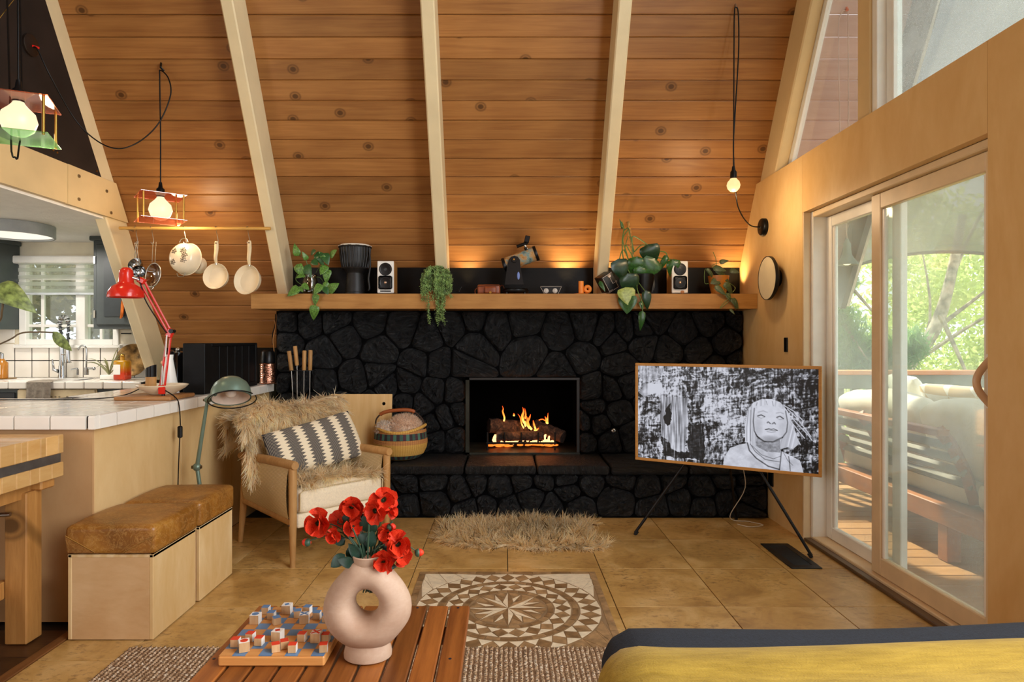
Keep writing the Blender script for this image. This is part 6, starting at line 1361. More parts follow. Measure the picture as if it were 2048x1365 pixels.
# glass vase with pothos
m_gv = GLASS('vase_glass', '#d6cfc0', .12); m_pl = P('pothos_leaf', '#5f8a3a', .38, var=.45, vs=10); m_pl2 = P('pothos_dark_leaf', '#2f5c2c', .35, var=.3, vs=12)
po_ = root('pothos', 'green pothos vine in a glass vase at the left end of the mantel', 'plant', (up(624, 585).x, 4.66, MZ)); pb = Vector(po_.location)
part('glass_vase', MB().lathe([(.0, .002), (.05, .002), (.056, .02), (.056, .09), (.045, .125), (.05, .145), (.047, .145), (.042, .125), (.052, .09), (.052, .02), (0, .008)], (0, 0, 0), 24), m_gv, po_); part('water', MB().lathe([(0, .009), (.051, .01), (.051, .085), (0, .085)], (0, 0, 0), 24), GLASS('brown_water', '#8a6a44', .05), po_)
for L in ([(590, 505), (600, 512), (615, 520)], [(664, 503), (655, 520), (640, 540)], [(645, 515), (640, 530), (632, 545)], [(612, 520), (618, 540), (625, 560)], [(596, 545), (592, 560), (608, 570), (625, 560)], [(650, 570), (640, 555), (626, 555)], [(628, 560), (626, 590), (632, 610)]):
    part('stem', MB().tube(spline([up(x, y, 4.62 if y > 580 else 4.66) if y < 580 else up(x, y, 4.525) for x, y in L], 5), .0022, 6), m_stem, po_, w=True)
sc_ = 4.66/F
for tx_, ty_, bx_, by_, s_, m_ in ((588, 494, 596, 512, 24, m_pl), (670, 500, 660, 512, 26, m_pl), (610, 509, 614, 520, 14, m_pl), (630, 500, 622, 506, 16, m_pl2), (640, 505, 630, 512, 24, m_pl2), (655, 524, 648, 506, 22, m_pl2), (640, 523, 634, 505, 22, m_pl2), (600, 548, 594, 528, 20, m_pl), (617, 552, 611, 530, 28, m_pl2), (640, 548, 652, 530, 26, m_pl), (650, 558, 655, 538, 22, m_pl), (595, 553, 608, 549, 22, m_pl), (634, 528, 624, 520, 24, m_pl2), (574, 590, 598, 574, 32, m_pl), (618, 578, 604, 568, 20, m_pl), (628, 586, 642, 568, 28, m_pl), (672, 569, 654, 582, 32, m_pl), (660, 574, 646, 566, 22, m_pl), (606, 583, 598, 573, 16, m_pl), (626, 609, 633, 588, 22, m_pl), (624, 637, 630, 610, 30, m_pl), (655, 586, 648, 574, 20, m_pl2), (640, 510, 650, 520, 18, m_pl)):
    Yl = 4.60 if max(ty_, by_) < 585 else 4.52
    b0, t0 = up(bx_, by_, Yl+.03*(by_ < 560)), up(tx_, ty_, Yl-.02); d = t0-b0; put_leaf(po_, m_, b0, d, (random.uniform(-.3, .3), -1, .35), max(d.length*.98, s_*sc_*.9), 'heart', .95)
# trailing succulent
tp = root('trailing_plant', 'bushy green trailing plant in a terracotta pot hanging over the mantel', 'plant', (up(872, 585).x, 4.63, MZ)); tb = Vector(tp.location)
part('terracotta_pot', MB().lathe([(0, 0), (.045, 0), (.06, .085), (.064, .085), (.064, .105), (.055, .105), (0, .095)], (0, 0, 0), 24), P('terracotta', '#b5673c', .8), tp)
tv_, tf_ = [], []
def bead(p, r):
    o_ = len(tv_); d = Vector((random.gauss(0, 1), random.gauss(0, 1), random.gauss(0, 1))).normalized(); x, y, z = frame(d)
    tv_.extend([tuple(p+z*r*1.6), tuple(p+x*r), tuple(p+y*r*.8), tuple(p-x*r), tuple(p-y*r*.8), tuple(p-z*r*1.2)]); tf_.extend([(o_, o_+1, o_+2), (o_, o_+2, o_+3), (o_, o_+3, o_+4), (o_, o_+4, o_+1), (o_+5, o_+2, o_+1), (o_+5, o_+3, o_+2), (o_+5, o_+4, o_+3), (o_+5, o_+1, o_+4)])
stm = MB()
for k in range(64):
    px = random.uniform(842, 902); u = (px-872)/31; ylow = 578+random.uniform(-15, 22)+10*(1-abs(u)); 
    if k % 5 == 0: ylow = random.choice((640, 648, 622, 628, 636)); px = random.choice((844, 855, 872, 874, 886, 880, 866))+random.uniform(-3, 3); u = (px-872)/31
    Y0_ = 4.60+random.uniform(-.04, .06); yt = 536+7*u*u+random.uniform(-3, 6); Yf = 4.53-random.uniform(0, .03)
    S_ = spline([up(872+u*16, 560, 4.63), up(872+u*24, yt, Y0_), up(px, yt+16, Yf-.01), up(px+random.uniform(-2, 2), lerp(yt, ylow, .6), Yf), up(px+random.uniform(-3, 3), ylow, Yf+.005)], 10); stm.tube(S_[::3], .0012, 4)
    for p in S_[6:]:
        for j in range(5): bead(p+Vector((random.gauss(0, .0065), random.gauss(0, .0065), random.gauss(0, .006))), random.uniform(.0028, .0046))
for k in range(500):
    a = random.uniform(0, T); rr = math.sqrt(random.random()); bead(tb+Vector((.095*rr*math.cos(a), .07*rr*math.sin(a), .12+.055*(1-rr*rr)+random.gauss(0, .008))), random.uniform(.003, .005))
part('stems', stm, m_stem, tp, w=True, kind='stuff'); part('beads', MB().add(tv_, tf_, True), P('succulent_green', '#8cab66', .45, var=.5, vs=30), tp, w=True, kind='stuff')
# small odds and ends by the plant
b = MB().tube([up(912, 583, 4.62), up(921, 579, 4.62)], .004, 8).tube([up(918, 583, 4.6), up(923, 573, 4.6)], .006, 8); one('pocket_knife', b, m_blackm, 'small black pocket tool lying right of the trailing plant', 'tool')
# camera case
q = root('camera_case', 'brown leather camera case with rounded snout on the mantel', 'camera case', (up(978, 585).x, 4.66, MZ)); m_cc = P('brown_leather', '#8a4420', .4, var=.3, vs=20)
part('case', MB().rbox((0, 0, .036), (.165, .07, .072), .014, 3), m_cc, q); part('snout', MB().rbox((.012, -.042, .03), (.085, .035, .052), .012, 3), m_cc, q); part('flap_seam', MB().tube([(-.085, -.034, .055), (-.02, -.037, .062), (.085, -.034, .062)], .0025, 6), P('dark_seam', '#4f240f', .5), q)
part('snap', MB().cyl((.012, -.06, .012), (.012, -.064, .012), .009, n=12), m_brass, q); part('strap', MB().tube(spline([(-.085, 0, .05), (-.10, -.01, .03), (-.098, -.015, .004)], 5), .005, 6, flat=.4), m_cc, q); part('strap', MB().tube(spline([(.085, 0, .06), (.1, -.01, .068), (.112, -.01, .045)], 5), .005, 6, flat=.4), m_cc, q)
# telescope
q = root('tabletop_telescope', 'small black tabletop telescope with nebula printed tube on the mantel', 'telescope', (up(1031, 585).x, 4.68, MZ)); Yt = 4.68; tb_ = Vector(q.location)
part('base_disc', MB().lathe([(0, .016), (.092, .016), (.096, .022), (.096, .034), (0, .036)], (0, 0, 0), 36), m_blackm, q); part('ground_disc', MB().lathe([(0, .038), (.088, .038), (.09, .044), (0, .048)], (0, 0, 0), 36), m_blackm, q)
for k in range(3): a = T*k/3-.5; part('foot', MB().cyl((.075*math.cos(a), .075*math.sin(a), 0), (.075*math.cos(a), .075*math.sin(a), .018), .01, n=10), m_blackm, q)
sx = lambda x, y: (up(820+x/4.876, 440+y/4.876, Yt).x-tb_.x, up(820+x/4.876, 440+y/4.876, Yt).z-tb_.z)
arm = [sx(*p) for p in ((925, 640), (945, 470), (962, 400), (985, 372), (1015, 362), (1048, 372), (1070, 402), (1075, 480), (1105, 640))]
part('fork_arm', MB().prism(arm, lambda p: Vector((p[0], -.085, p[1])), lambda p: Vector((p[0], -.062, p[1]))), m_blackm, q); part('pivot_knob', MB().lathe([(0, .012), (.016, .012), (.018, 0)], (*[sx(1015, 408)[0]], -.085, sx(1015, 408)[1]), 20, (0, -1, 0)), m_blackm, q); part('pivot_bolt', MB().cyl((sx(1012, 400)[0], -.098, sx(1012, 400)[1]), (sx(1012, 400)[0], -.101, sx(1012, 400)[1]), .006, n=12), m_brass, q)
part('arm_emblem', MB().ball((sx(1055, 555)[0], -.086, sx(1055, 555)[1]), .03, 12, 8, (.32, .08, .95)), P('blue_emblem', '#6d86c9', .3), q)
t0, t1 = Vector((sx(930, 440)[0], -.01, sx(930, 440)[1])), Vector((sx(1222, 332)[0], -.03, sx(1222, 332)[1]))
t = NT('nebula_print'); n1 = t.noise(t.coord(rand=False), 16, 5, .6); st_ = t.mth('LESS_THAN', t.n('TexVoronoi', i_Vector=t.coord(rand=False), i_Scale=120.0).outputs['Distance'], .1); t.base(t.mix(st_, t.ramp(n1, [(.3, hx('#2b3a44')), (.45, hx('#7a9692')), (.55, hx('#b98a50')), (.7, hx('#5a2d14'))]), (1, 1, 1, 1)), .3)
part('tube', MB().cyl(t0, t1, .052, n=32), t.m, q); part('tube_cap', MB().lathe([(0, .014), (.054, .014), (.056, .008), (.056, -.006), (.052, -.008)], t1, 32, t1-t0), m_blackm, q); part('rear_ring', MB().lathe([(.052, .008), (.055, .004), (.055, -.014), (.02, -.02), (0, -.02)], t0, 28, t1-t0), m_blackm, q)
f1 = MB().tube([sx(1040, 265)[0:1]+(-.03,)+sx(1040, 265)[1:], sx(1145, 228)[0:1]+(-.035,)+sx(1145, 228)[1:]], .012, 10); part('finder_body', f1, m_blackm, q)
p1, p2 = sx(1140, 195), sx(1120, 285); part('finder_screen', MB().box((p1[0], -.035, p1[1]), (.036, .03, .05), (0, R(14), 0), .004), m_blackm, q); part('finder_bracket', MB().tube([(sx(1110, 240)[0], -.033, sx(1110, 240)[1]), (sx(1150, 300)[0], -.03, sx(1150, 300)[1])], .008, 8), m_steel, q); part('focuser', MB().cyl((sx(1130, 300)[0], -.05, sx(1130, 300)[1]), (sx(1122, 275)[0], -.055, sx(1122, 275)[1]), .011, n=12), m_blackm, q)
# stereo viewer
q = root('stereo_viewer', 'folding black stereo viewer with two round lenses on the mantel', 'viewer', (up(1101, 585).x, 4.62, MZ)); sx2 = lambda x, y: (up(820+x/4.876, 440+y/4.876, 4.62).x-q.location.x, up(820+x/4.876, 440+y/4.876, 4.62).z-MZ)
L_ = [sx2(*p) for p in ((1270, 650), (1310, 708), (1445, 708), (1475, 655))]; part('lens_board', MB().prism(L_, lambda p: Vector((p[0], 0, max(p[1], .001))), lambda p: Vector((p[0], .012, max(p[1], .001)))), m_blackm, q)
part('edge_trim', MB().tube([(L_[0][0], -.001, L_[0][1]), (L_[1][0], -.001, .003), (L_[2][0], -.001, .003), (L_[3][0], -.001, L_[3][1])], .0016, 5), m_steel, q); part('top_bar', MB().box((0, .006, L_[0][1]+.002), (.15, .02, .004)), P('grey_bar', '#8f877c', .5), q)
for x in (1328, 1414): c = sx2(x, 690); part('lens', MB().lathe([(0, .004), (.014, .003), (.018, .0), (.018, -.004)], (c[0], -.003, c[1]), 20, (0, -1, 0)), P('pale_lens', '#b9b3ab', .1), q)
# orange holder: tube with a ring handle on a dish
q = root('orange_holder', 'bright orange ceramic holder of a tube and a ring on a dish', 'candle holder', (up(1160, 585).x, 4.64, MZ)); m_or = P('orange_ceramic', '#ee8a2c', .45, var=.05)
part('dish', MB().lathe([(0, 0), (.045, 0), (.05, .006), (0, .008)], (.0, 0, 0), 28), m_or, q); part('tube', MB().lathe([(.019, .006), (.019, .095), (.014, .095), (.014, .03), (0, .03)], (0, -.005, 0), 24), m_or, q)
part('ring', MB().tube([(.047+.0185*math.cos(T*k/28), -.005, .038+.0185*math.sin(T*k/28)) for k in range(28)], .0125, 12, closed=True, flat=1.3), m_or, q)
# tilted box camera
q = root('box_camera', 'tilted vintage black box camera with silver line ornament on the mantel', 'camera', (up(1210, 583).x, 4.63, MZ), 0); bx_ = part('body', MB().rbox((0, 0, .0), (.095, .11, .125), .005, 2), P('black_leatherette', '#131312', .45, var=.4, vs=80, bump=.3, bs=200), q); rot_ = Matrix.Translation((.0, .0, .088)) @ Euler((R(4), R(-32), R(18))).to_matrix().to_4x4(); bx_.matrix_local = rot_
m_ln = P('silver_line', '#cdb9a8', .4, metal=.5)
def onb(name, mb, m): o = link(name, mb.mesh(name), m, bx_); return o
lnb = MB()
for a, c in (((-.04, -.055), (-.04, .055)), ((-.04, .055), (.04, .055)), ((.04, -.055), (.04, -.01)), ((-.04, -.055), (-.012, -.055)), ((.012, -.02), (.012, .04)), ((.012, -.02), (.036, -.02))): lnb.tube([(a[0], -.0558, a[1]), (c[0], -.0558, c[1])], .0016, 5)
onb('line_ornament', lnb, m_ln); onb('lens_ring', MB().lathe([(0, .001), (.008, .001), (.012, .003), (.014, 0)], (.014, -.055, .043), 18, (0, -1, 0)), m_ln); onb('winder', MB().cyl((.0475, -.02, -.03), (.062, -.02, -.03), .009, n=14), m_steel); onb('end_trim', MB().b2(-.047, .047, -.05, .05, -.066, -.062, .001), m_ln); onb('strap_stub', MB().tube([(-.0475, 0, -.03), (-.056, 0, -.01), (-.0475, 0, .02)], .004, 6), m_blackm)
# philodendron with moss pole
ph = root('philodendron', 'large leaved philodendron climbing a moss pole on the mantel', 'plant', (up(1285, 585).x, 4.70, MZ)); m_ph = P('philodendron_leaf', '#2f5a24', .28, var=.35, vs=9); m_phd = P('philodendron_dark', '#1d3b22', .28, var=.3, vs=9); m_phy = P('young_leaf', '#9fae5a', .35, var=.2, vs=9)
part('pot', MB().lathe([(0, 0), (.06, 0), (.082, .11), (.086, .15), (.08, .15), (.07, .13), (0, .13)], (0, 0, 0), 28), m_blackm, ph); part('plate', MB().lathe([(0, -.0), (.085, 0), (.09, .006), (.075, .008), (0, .008)], (.02, .08, .085), 28, (0, -1, .1)), m_blackm, ph)
pp = MB(); pts_ = [up(lerp(1272, 1256, k/20), lerp(560, 443, k/20), 4.70) for k in range(21)]; pp.tube(pts_, [.011+random.uniform(-.002, .003) for _ in pts_], 9); part('moss_pole', pp, P('coir', '#b58a4a', .95, var=.4, vs=60, bump=.6, bs=150), ph, w=True)
def cz(x, y, Y=4.66): return up(1130+x/4.763, 420+y/4.763, Y)
for L in ([(640, 640), (560, 480), (545, 300), (560, 180), (540, 110)], [(620, 560), (590, 420), (550, 280), (600, 190)], [(640, 560), (560, 380), (520, 460), (515, 470)], [(650, 420), (640, 260), (700, 270), (790, 335)], [(660, 400), (740, 330), (850, 385), (950, 400), (975, 440)], [(680, 470), (840, 455), (930, 460), (1030, 475)], [(660, 640), (700, 690), (760, 770)], [(640, 660), (590, 640), (575, 735)], [(600, 640), (480, 610), (390, 630), (330, 680)], [(680, 640), (690, 760), (735, 880), (738, 960)], [(600, 250), (570, 380), (610, 480), (600, 560)], [(560, 200), (600, 170), (620, 240), (660, 400)], [(580, 330), (620, 400), (660, 470)]):
    f_ = .0042 if L[-1][1] < 480 else .003
    part('stem', MB().tube(spline([cz(x, y, 4.69 if y < 640 else lerp(4.62, 4.50, min(1, (y-640)/130))) for x, y in L], 5), f_, 6), m_stem, ph, w=True)
for bx_2, by_2, tx_2, ty_2, m_, wd, lab in ((505, 465, 575, 635, m_phd, 1.25, None), (790, 325, 850, 490, m_phd, 1.35, None), (690, 440, 690, 650, m_ph, 1.0, None), (860, 460, 775, 625, m_ph, 1.25, None), (1030, 465, 1060, 650, m_ph, .9, None), (600, 600, 660, 790, m_phd, 1.2, None), (575, 735, 610, 890, m_phy, 1.3, 'pale yellow green young leaf'), (600, 800, 590, 970, m_ph, 1.25, None), (770, 765, 800, 920, m_phd, .7, None), (975, 430, 910, 550, m_ph, .5, None), (720, 870, 745, 930, m_ph, .8, None), (738, 960, 728, 1120, m_ph, .5, None), (330, 680, 380, 765, m_ph, .5, None), (545, 180, 540, 105, m_ph, .35, None), (720, 530, 720, 665, m_ph, 1.1, None)):
    Yl = 4.62 if ty_2 < 700 else 4.50
    b0, t0 = cz(bx_2, by_2, Yl+.02), cz(tx_2, ty_2, Yl-.01); d = t0-b0; put_leaf(ph, m_, b0, d, (random.uniform(-.25, .25), -1, .25), d.length*1.08, 'heart', wd, label=lab)
# small plant at the right end
sp_ = root('small_vine', 'small dark leaved vine in an orange pot at the right end of the mantel', 'plant', (up(1437, 585).x, 4.70, MZ)); m_sv = P('dusky_leaf', '#4a5a34', .4, var=.4, vs=14)
part('pot', MB().lathe([(0, 0), (.05, 0), (.07, .10), (.076, .14), (.07, .14), (.06, .12), (0, .12)], (0, 0, 0), 26), P('amber_pot', '#b5742c', .3, var=.25), sp_)
for L in ([(1440, 600), (1440, 480), (1410, 400)], [(1430, 680), (1340, 560), (1330, 690), (1370, 700)], [(1480, 640), (1560, 690), (1620, 740), (1600, 780)], [(1500, 700), (1540, 800), (1600, 850)], [(1470, 600), (1400, 540), (1440, 510), (1490, 500)], [(1560, 840), (1500, 900), (1480, 935), (1560, 870)]): part('stem', MB().tube(spline([cz(x, y, 4.67 if y < 780 else 4.525) for x, y in L], 5), .0022, 6), m_stem, sp_, w=True)
for bx_2, by_2, tx_2, ty_2, wd in ((1470, 500, 1545, 475, .8), (1410, 545, 1530, 570, .7), (1570, 570, 1655, 590, .8), (1440, 560, 1530, 610, .8), (1350, 555, 1430, 640, .4), (1500, 640, 1560, 660, .9), (1430, 720, 1530, 800, .6), (1480, 660, 1400, 690, 1), (1520, 690, 1610, 770, .7), (1540, 790, 1580, 850, .8), (1590, 840, 1660, 915, .7), (1610, 860, 1630, 915, .6), (1570, 940, 1615, 985, .5), (1420, 640, 1470, 720, .9)):
    Yl = 4.63 if ty_2 < 760 else 4.52
    b0, t0 = cz(bx_2, by_2, Yl+.02), cz(tx_2, ty_2, Yl-.01); d = t0-b0; put_leaf(sp_, m_sv, b0, d, (random.uniform(-.3, .3), -1, .3), d.length*1.1, 'heart', wd)
one('glass_bauble', MB().ball((up(1366, 588, 4.56).x, 4.575, MZ+.012), .011, 14, 10, (1.3, .8, 1)), P('iridescent_glass', '#c98a5a', .1, var=.5), 'small shiny bauble on the mantel edge below the right speaker', 'ornament')
# hidden mantel uplights (small puck lamps behind the objects)
for px, e_ in ((935, 7), (1136, 13), (1232, 8), (1466, 12), (1310, 4)):
    X_ = up(px, 580, 4.84).x; q = one('puck_light', MB().lathe([(0, 0), (.022, 0), (.022, .016), (.018, .018), (0, .018)], (X_, 4.862, MZ), 20), m_blackm, 'small black puck uplight against the black board, '+{935: 'left of the telescope', 1136: 'behind the orange holder', 1232: 'behind the box camera', 1466: 'at the right end of the mantel', 1310: 'between the big plant and right speaker'}[px], 'lamp', 'puck uplights on the mantel')
    light('SPOT', 'puck_beam', (X_, 4.855, MZ+.022), e_, (1, .72, .36), rot=(R(180+14), 0, 0), spot_size=R(88), spot_blend=.9, shadow_soft_size=.015)

# ---------------------------------------------------------------- things on the peninsula counter
CT = CZ+.0005
q = root('serving_board', 'thick wooden board on the tiled counter under the bowl', 'board', (-1.90, 3.5, CT)); part('board', MB().rbox((0, 0, .011), (.30, .27, .022), .006, 2), WOOD('acacia_board', '#c08a54', '#8a5a30', (1, 9, 9), 2.4, .4), q)
BZ = CT+.0225
o = root('shallow_bowl', 'shallow white bowl on the wooden board', 'bowl', (-1.875, 3.52, BZ)); part('bowl', MB().lathe([(0, 0), (.06, 0), (.065, .004), (.115, .035), (.133, .052), (.130, .054), (.11, .038), (.06, .010), (0, .008)], (0, 0, 0), 40), m_enam, o)
q = root('pepper_mill', 'tall mill of pale wood with slanted black top standing in the bowl', 'mill', at(302, 776, 3.56)); x_ = q.location; part('wood_body', MB().cyl((0, 0, 0), (0, 0, .062), .0275, n=24), m_oak, q)
part('black_top', MB().add([(.0276*math.cos(T*k/24), .0276*math.sin(T*k/24), .062) for k in range(24)]+[(.0276*math.cos(T*k/24), .0276*math.sin(T*k/24), .118+.012*math.cos(T*k/24)) for k in range(24)], [tuple(range(24))[::-1], tuple(range(24, 48))]+[(k, (k+1) % 24, 24+(k+1) % 24, 24+k) for k in range(24)]), m_blackm, q)
q = root('white_carafe', 'white conical ceramic carafe behind the red lamp stem', 'carafe', Vector((at(338, 776, 3.72).x, 3.72, CT))); part('body', MB().lathe([(0, 0), (.055, 0), (.055, .01), (.030, .16), (.022, .21), (.024, .235), (.018, .235), (0, .2)], (0, 0, 0), 28), m_white, q); part('spout_knob', MB().ball((-.03, -.01, .19), .012, 10, 8), P('peach_knob', '#e0b184', .4), q)
# kettle
q = root('electric_kettle', 'glossy black electric kettle on the counter beside the black slatted box', 'kettle', (at(356, 780, 3.95).x, 3.95, CT)); m_kt = P('kettle_black', '#17181b', .12)
part('base', MB().lathe([(0, 0), (.085, 0), (.085, .02), (0, .022)], (0, 0, 0), 28), m_kt, q); part('body', MB().lathe([(.078, .024), (.08, .04), (.074, .15), (.062, .23), (.055, .245), (0, .255)], (0, 0, 0), 30, sx=.85), m_kt, q); part('lid_knob', MB().ball((0, 0, .26), .014, 10, 8), m_steel, q)
part('handle', MB().tube(spline([(-.01, -.05, .245), (.0, -.095, .235), (.0, -.105, .15), (0, -.085, .06)], 5), .011, 8, flat=1.5), m_kt, q); part('steel_band', MB().lathe([(.0795, .04), (.0815, .045), (.0795, .06)], (0, 0, 0), 30, sx=.85), m_steel, q)
# black slatted box
bx0, bx1, by0, by1, bz1 = -1.885, -1.755, 3.77, 4.56, 1.187
q = root('slatted_box', 'long black box with vertical slats on the tiled counter', 'bread box', ((bx0+bx1)/2, (by0+by1)/2, CT)); m_bb = P('black_stained_wood', '#0c0d0e', .55, var=.3, vs=10, bump=.2, spec=.2)
part('body', MB().b2(bx0, bx1-.018, by0, by1, CT, bz1, .004), m_bb, q, w=True); part('front_frame', MB().b2(bx0, bx1, by0-.008, by0+.085, CT, bz1, .004), m_bb, q, w=True); part('end_frame', MB().b2(bx0, bx1, by1-.02, by1+.006, CT, bz1, .004), m_bb, q, w=True)
part('top_rail', MB().b2(bx1-.02, bx1, by0+.085, by1-.02, bz1-.018, bz1, .003), m_bb, q, w=True); part('bottom_rail', MB().b2(bx1-.02, bx1, by0+.085, by1-.02, CT, CT+.03, .003), m_bb, q, w=True)
ns = 6; w_ = (by1-.02-by0-.085)/ns
for k in range(ns): part('slat', MB().b2(bx1-.018, bx1-.006, by0+.085+k*w_+.004, by0+.085+(k+1)*w_-.004, CT+.03, bz1-.018, .003), m_bb, q, w=True); part('slat_bead', MB().b2(bx1-.018, bx1-.012, by0+.085+k*w_-.003, by0+.085+k*w_+.003, CT+.03, bz1-.018), P('bead_grey', '#747a77', .5), q, w=True)  # beads paler than the black slats
# copper canister
q = root('copper_canister', 'ribbed copper canister with dark top at the far end of the counter', 'canister', (at(536, 768, 4.69).x, 4.69, CT)); m_cu = P('hammered_copper', '#c98f76', .2, metal=1, var=.4, vs=50, bump=.6, bs=60, bd=.01)
part('body', MB().lathe([(0, 0)]+[(.056+.002*(k % 2), .004+k*.0096) for k in range(16)]+[(.05, .155), (0, .155)], (0, 0, 0), 24), m_cu, q); part('ribs', MB().tube([(.059*math.cos(k*.7), .059*math.sin(k*.7), .005+k*.0018) for k in range(84)], .0022, 5), P('pale_copper', '#e8cbb8', .2, metal=1), q); part('top', MB().lathe([(.05, .153), (.052, .17), (.045, .235), (.03, .25), (0, .25)], (0, 0, 0), 20), m_blackm, q)
one('power_cord', MB().tube(spline([at(549, 640, 4.88), at(551, 655, 4.86), at(546, 680, 4.84), at(548, 705, 4.80), at(540, 722, 4.74)], 6), .0035, 6), P('tan_cord', '#a5733c', .6), 'thin tan cord hanging at the left edge of the black stones', 'cord')
one('power_cord', MB().tube(spline([at(551, 628, 4.9), at(550, 650, 4.88), at(545, 668, 4.87), at(545, 690, 4.86)], 6), .004, 6), m_blackm, 'black cord hanging at the left edge of the black stones', 'cord')
# red desk lamp
m_rl = P('glossy_red', '#c8281a', .18, var=.05, vs=3); LY_ = 3.42
q = root('red_desk_lamp', 'glossy red balanced arm desk lamp clamped on the tiled counter', 'desk lamp', Vector((at(325, 788, LY_).x, LY_, BZ))); 
base_, el, top_, hd = at(325, 786, LY_), at(340, 666, LY_), at(283, 561, LY_-.03), at(252, 595, LY_-.05)
part('clamp', MB().box(tuple(at(324, 779, LY_)), (.035, .03, .05), (0, 0, R(20)), .004), m_rl, q, w=True); part('pivot', MB().cyl(Vector((base_.x+.004, LY_, BZ)), Vector((base_.x+.004, LY_, BZ+.05)), .009, n=10), m_blackm, q, w=True)
for o_ in (-.012, .012): part('lower_arm', MB().tube([at(325, 772, LY_)+Vector((o_, 0, 0)), el+Vector((o_*.8-.004, 0, -.005))], .0062, 6), m_rl, q, w=True); part('upper_arm', MB().tube([el+Vector((o_*.5, .0, o_*.7)), top_+Vector((o_*.6, 0, o_*.9))], .0062, 6), m_rl, q, w=True)
part('elbow', MB().box(tuple(el), (.036, .024, .05), (0, R(20), 0), .006), m_rl, q, w=True); part('head_bracket', MB().box(tuple(top_), (.045, .026, .03), (0, R(25), 0), .006), m_rl, q, w=True)
for f0, f1 in ((.02, .38), (.55, .96)): part('spring', MB().tube([at(325, 772, LY_).lerp(el, f0)+Vector((.0, -.012, 0)), at(325, 772, LY_).lerp(el, f1)+Vector((-.008, -.012, 0))], .0042, 8), m_steel, q, w=True)
part('joint_knob', MB().cyl(el+Vector((.012, -.016, .01)), el+Vector((.012, .016, .01)), .012, n=12), m_blackm, q, w=True); part('arm_cable', MB().tube(spline([top_+Vector((-.05, -.01, .02)), top_+Vector((-.01, -.014, .026)), top_.lerp(el, .35)+Vector((-.03, -.01, 0)), top_.lerp(el, .8)+Vector((-.02, -.014, 0)), el+Vector((-.01, -.016, 0))], 5), .0032, 6), m_blackm, q, w=True)
ax = Vector((.06, -.08, 1)).normalized()
part('shade', MB().lathe([(.088, 0), (.0885, .006), (.084, .03), (.068, .056), (.044, .072), (.036, .082), (.034, .125), (.031, .142), (.02, .155), (0, .159), (0, .154), (.03, .125), (.032, .08), (.06, .056), (.08, .028), (.0855, 0), (.088, 0)], hd, 36, ax), m_rl, q, w=True); part('head_socket', MB().cyl(hd+ax*.105+Vector((.03, 0, 0)), top_, .007, n=8), m_steel, q, w=True); part('lamp_bulb', MB().ball(hd+ax*.035, .028, 12, 8), m_white, q, w=True)
one('lamp_cord', MB().tube(spline([at(333, 781, LY_)+Vector((0, -.01, 0)), Vector((-1.74, 3.40, .90)), Vector((-1.712, 3.38, .86)), Vector((-1.70, 3.37, .75)), Vector((-1.704, 3.37, .68)), Vector((-1.715, 3.375, .45)), Vector((-1.71, 3.37, .3)), Vector((-1.70, 3.36, .02))], 6), .003, 6), m_blackm, 'thin black lamp cord running over the counter edge down the plywood', 'cord')
one('cord_switch', MB().box((-1.702, 3.37, .722), (.022, .022, .062), (0, 0, 0), .005), m_blackm, 'black inline switch on the red lamp cord', 'switch')
one('counter_cable', MB().tube(spline([(-2.9, 3.38, CT+.003), (-2.5, 3.42, CT+.003), (-2.2, 3.47, CT+.003), (-2.07, 3.5, CT+.02), (-1.99, 3.5, BZ+.03)], 6), .003, 6), m_blackm, 'black cable lying across the white counter tiles', 'cable')
# big leaved plant entering at the left
lp2 = root('split_leaf_plant', 'large leaf and long leaf stem of a house plant entering at the left edge', 'plant', (-3.05, 3.3, CT)); m_vl = P('variegated_leaf', '#7a8a4a', .4, var=.45, vs=7)
part('pot', MB().lathe([(0, 0), (.08, 0), (.11, .16), (.1, .16), (0, .14)], (0, 0, 0), 24), m_white, lp2)
part('stem', MB().tube(spline([(-3.05, 3.3, CT+.1), at(-20, 660, 3.25), at(4, 620, 3.2), at(2, 575, 3.2)], 6), .005, 8), P('brown_stem', '#5c4a30', .5), lp2, w=True); part('stem', MB().tube(spline([(-3.05, 3.3, CT+.12), at(0, 688, 3.1), at(40, 667, 3.1), at(75, 664, 3.1), at(105, 665, 3.1)], 6), .0038, 8), P('brown_stem', '#5c4a30', .5), lp2, w=True)
put_leaf(lp2, m_vl, at(-8, 572, 3.2), at(52, 598, 3.12)-at(-8, 572, 3.2), (.2, -1, .6), .185, 'heart', .9); put_leaf(lp2, m_vl, at(106, 663, 3.1), at(129, 700, 3.08)-at(106, 663, 3.1), (-.5, -1, .6), .115, 'long', 1.0)

# ---------------------------------------------------------------- outside the glazed gable
OX = 1.9
dk = sroot('deck'); m_dk = WOOD('cedar_deck', '#b98a58', '#94683c', (1, 9, 9), 2.4, .5, var=.25)
for k in range(34):
    o = link('deck_board', MB().b2(-1.75, 1.75, -.068, .068, -.03, 0, .004).mesh('deck_board'), m_dk, dk); o.location = (3.75, .75+k*.142, -.035)
struct('deck_fascia', MB().b2(2.0, 5.5, 5.56, 5.60, -.3, -.03), m_dk, dk)
rlg = root('deck_railing', 'deck railing with orange cap rail and grey balusters beyond the glass door', 'railing', (3.7, 5.38, -.03)); m_rg = P('grey_green_stain', '#838b80', .7, var=.15)
part('cap_rail', MB().b2(1.97, 5.5, 5.31, 5.45, .918, .955, .006), WOOD('cedar_cap', '#eda468', '#cc8450', (1, 9, 9), 2.4), rlg, w=True); part('top_board', MB().b2(1.97, 5.5, 5.36, 5.40, .80, .916, .003), m_rg, rlg, w=True); part('bottom_board', MB().b2(1.97, 5.5, 5.36, 5.40, .05, .14), m_rg, rlg, w=True)
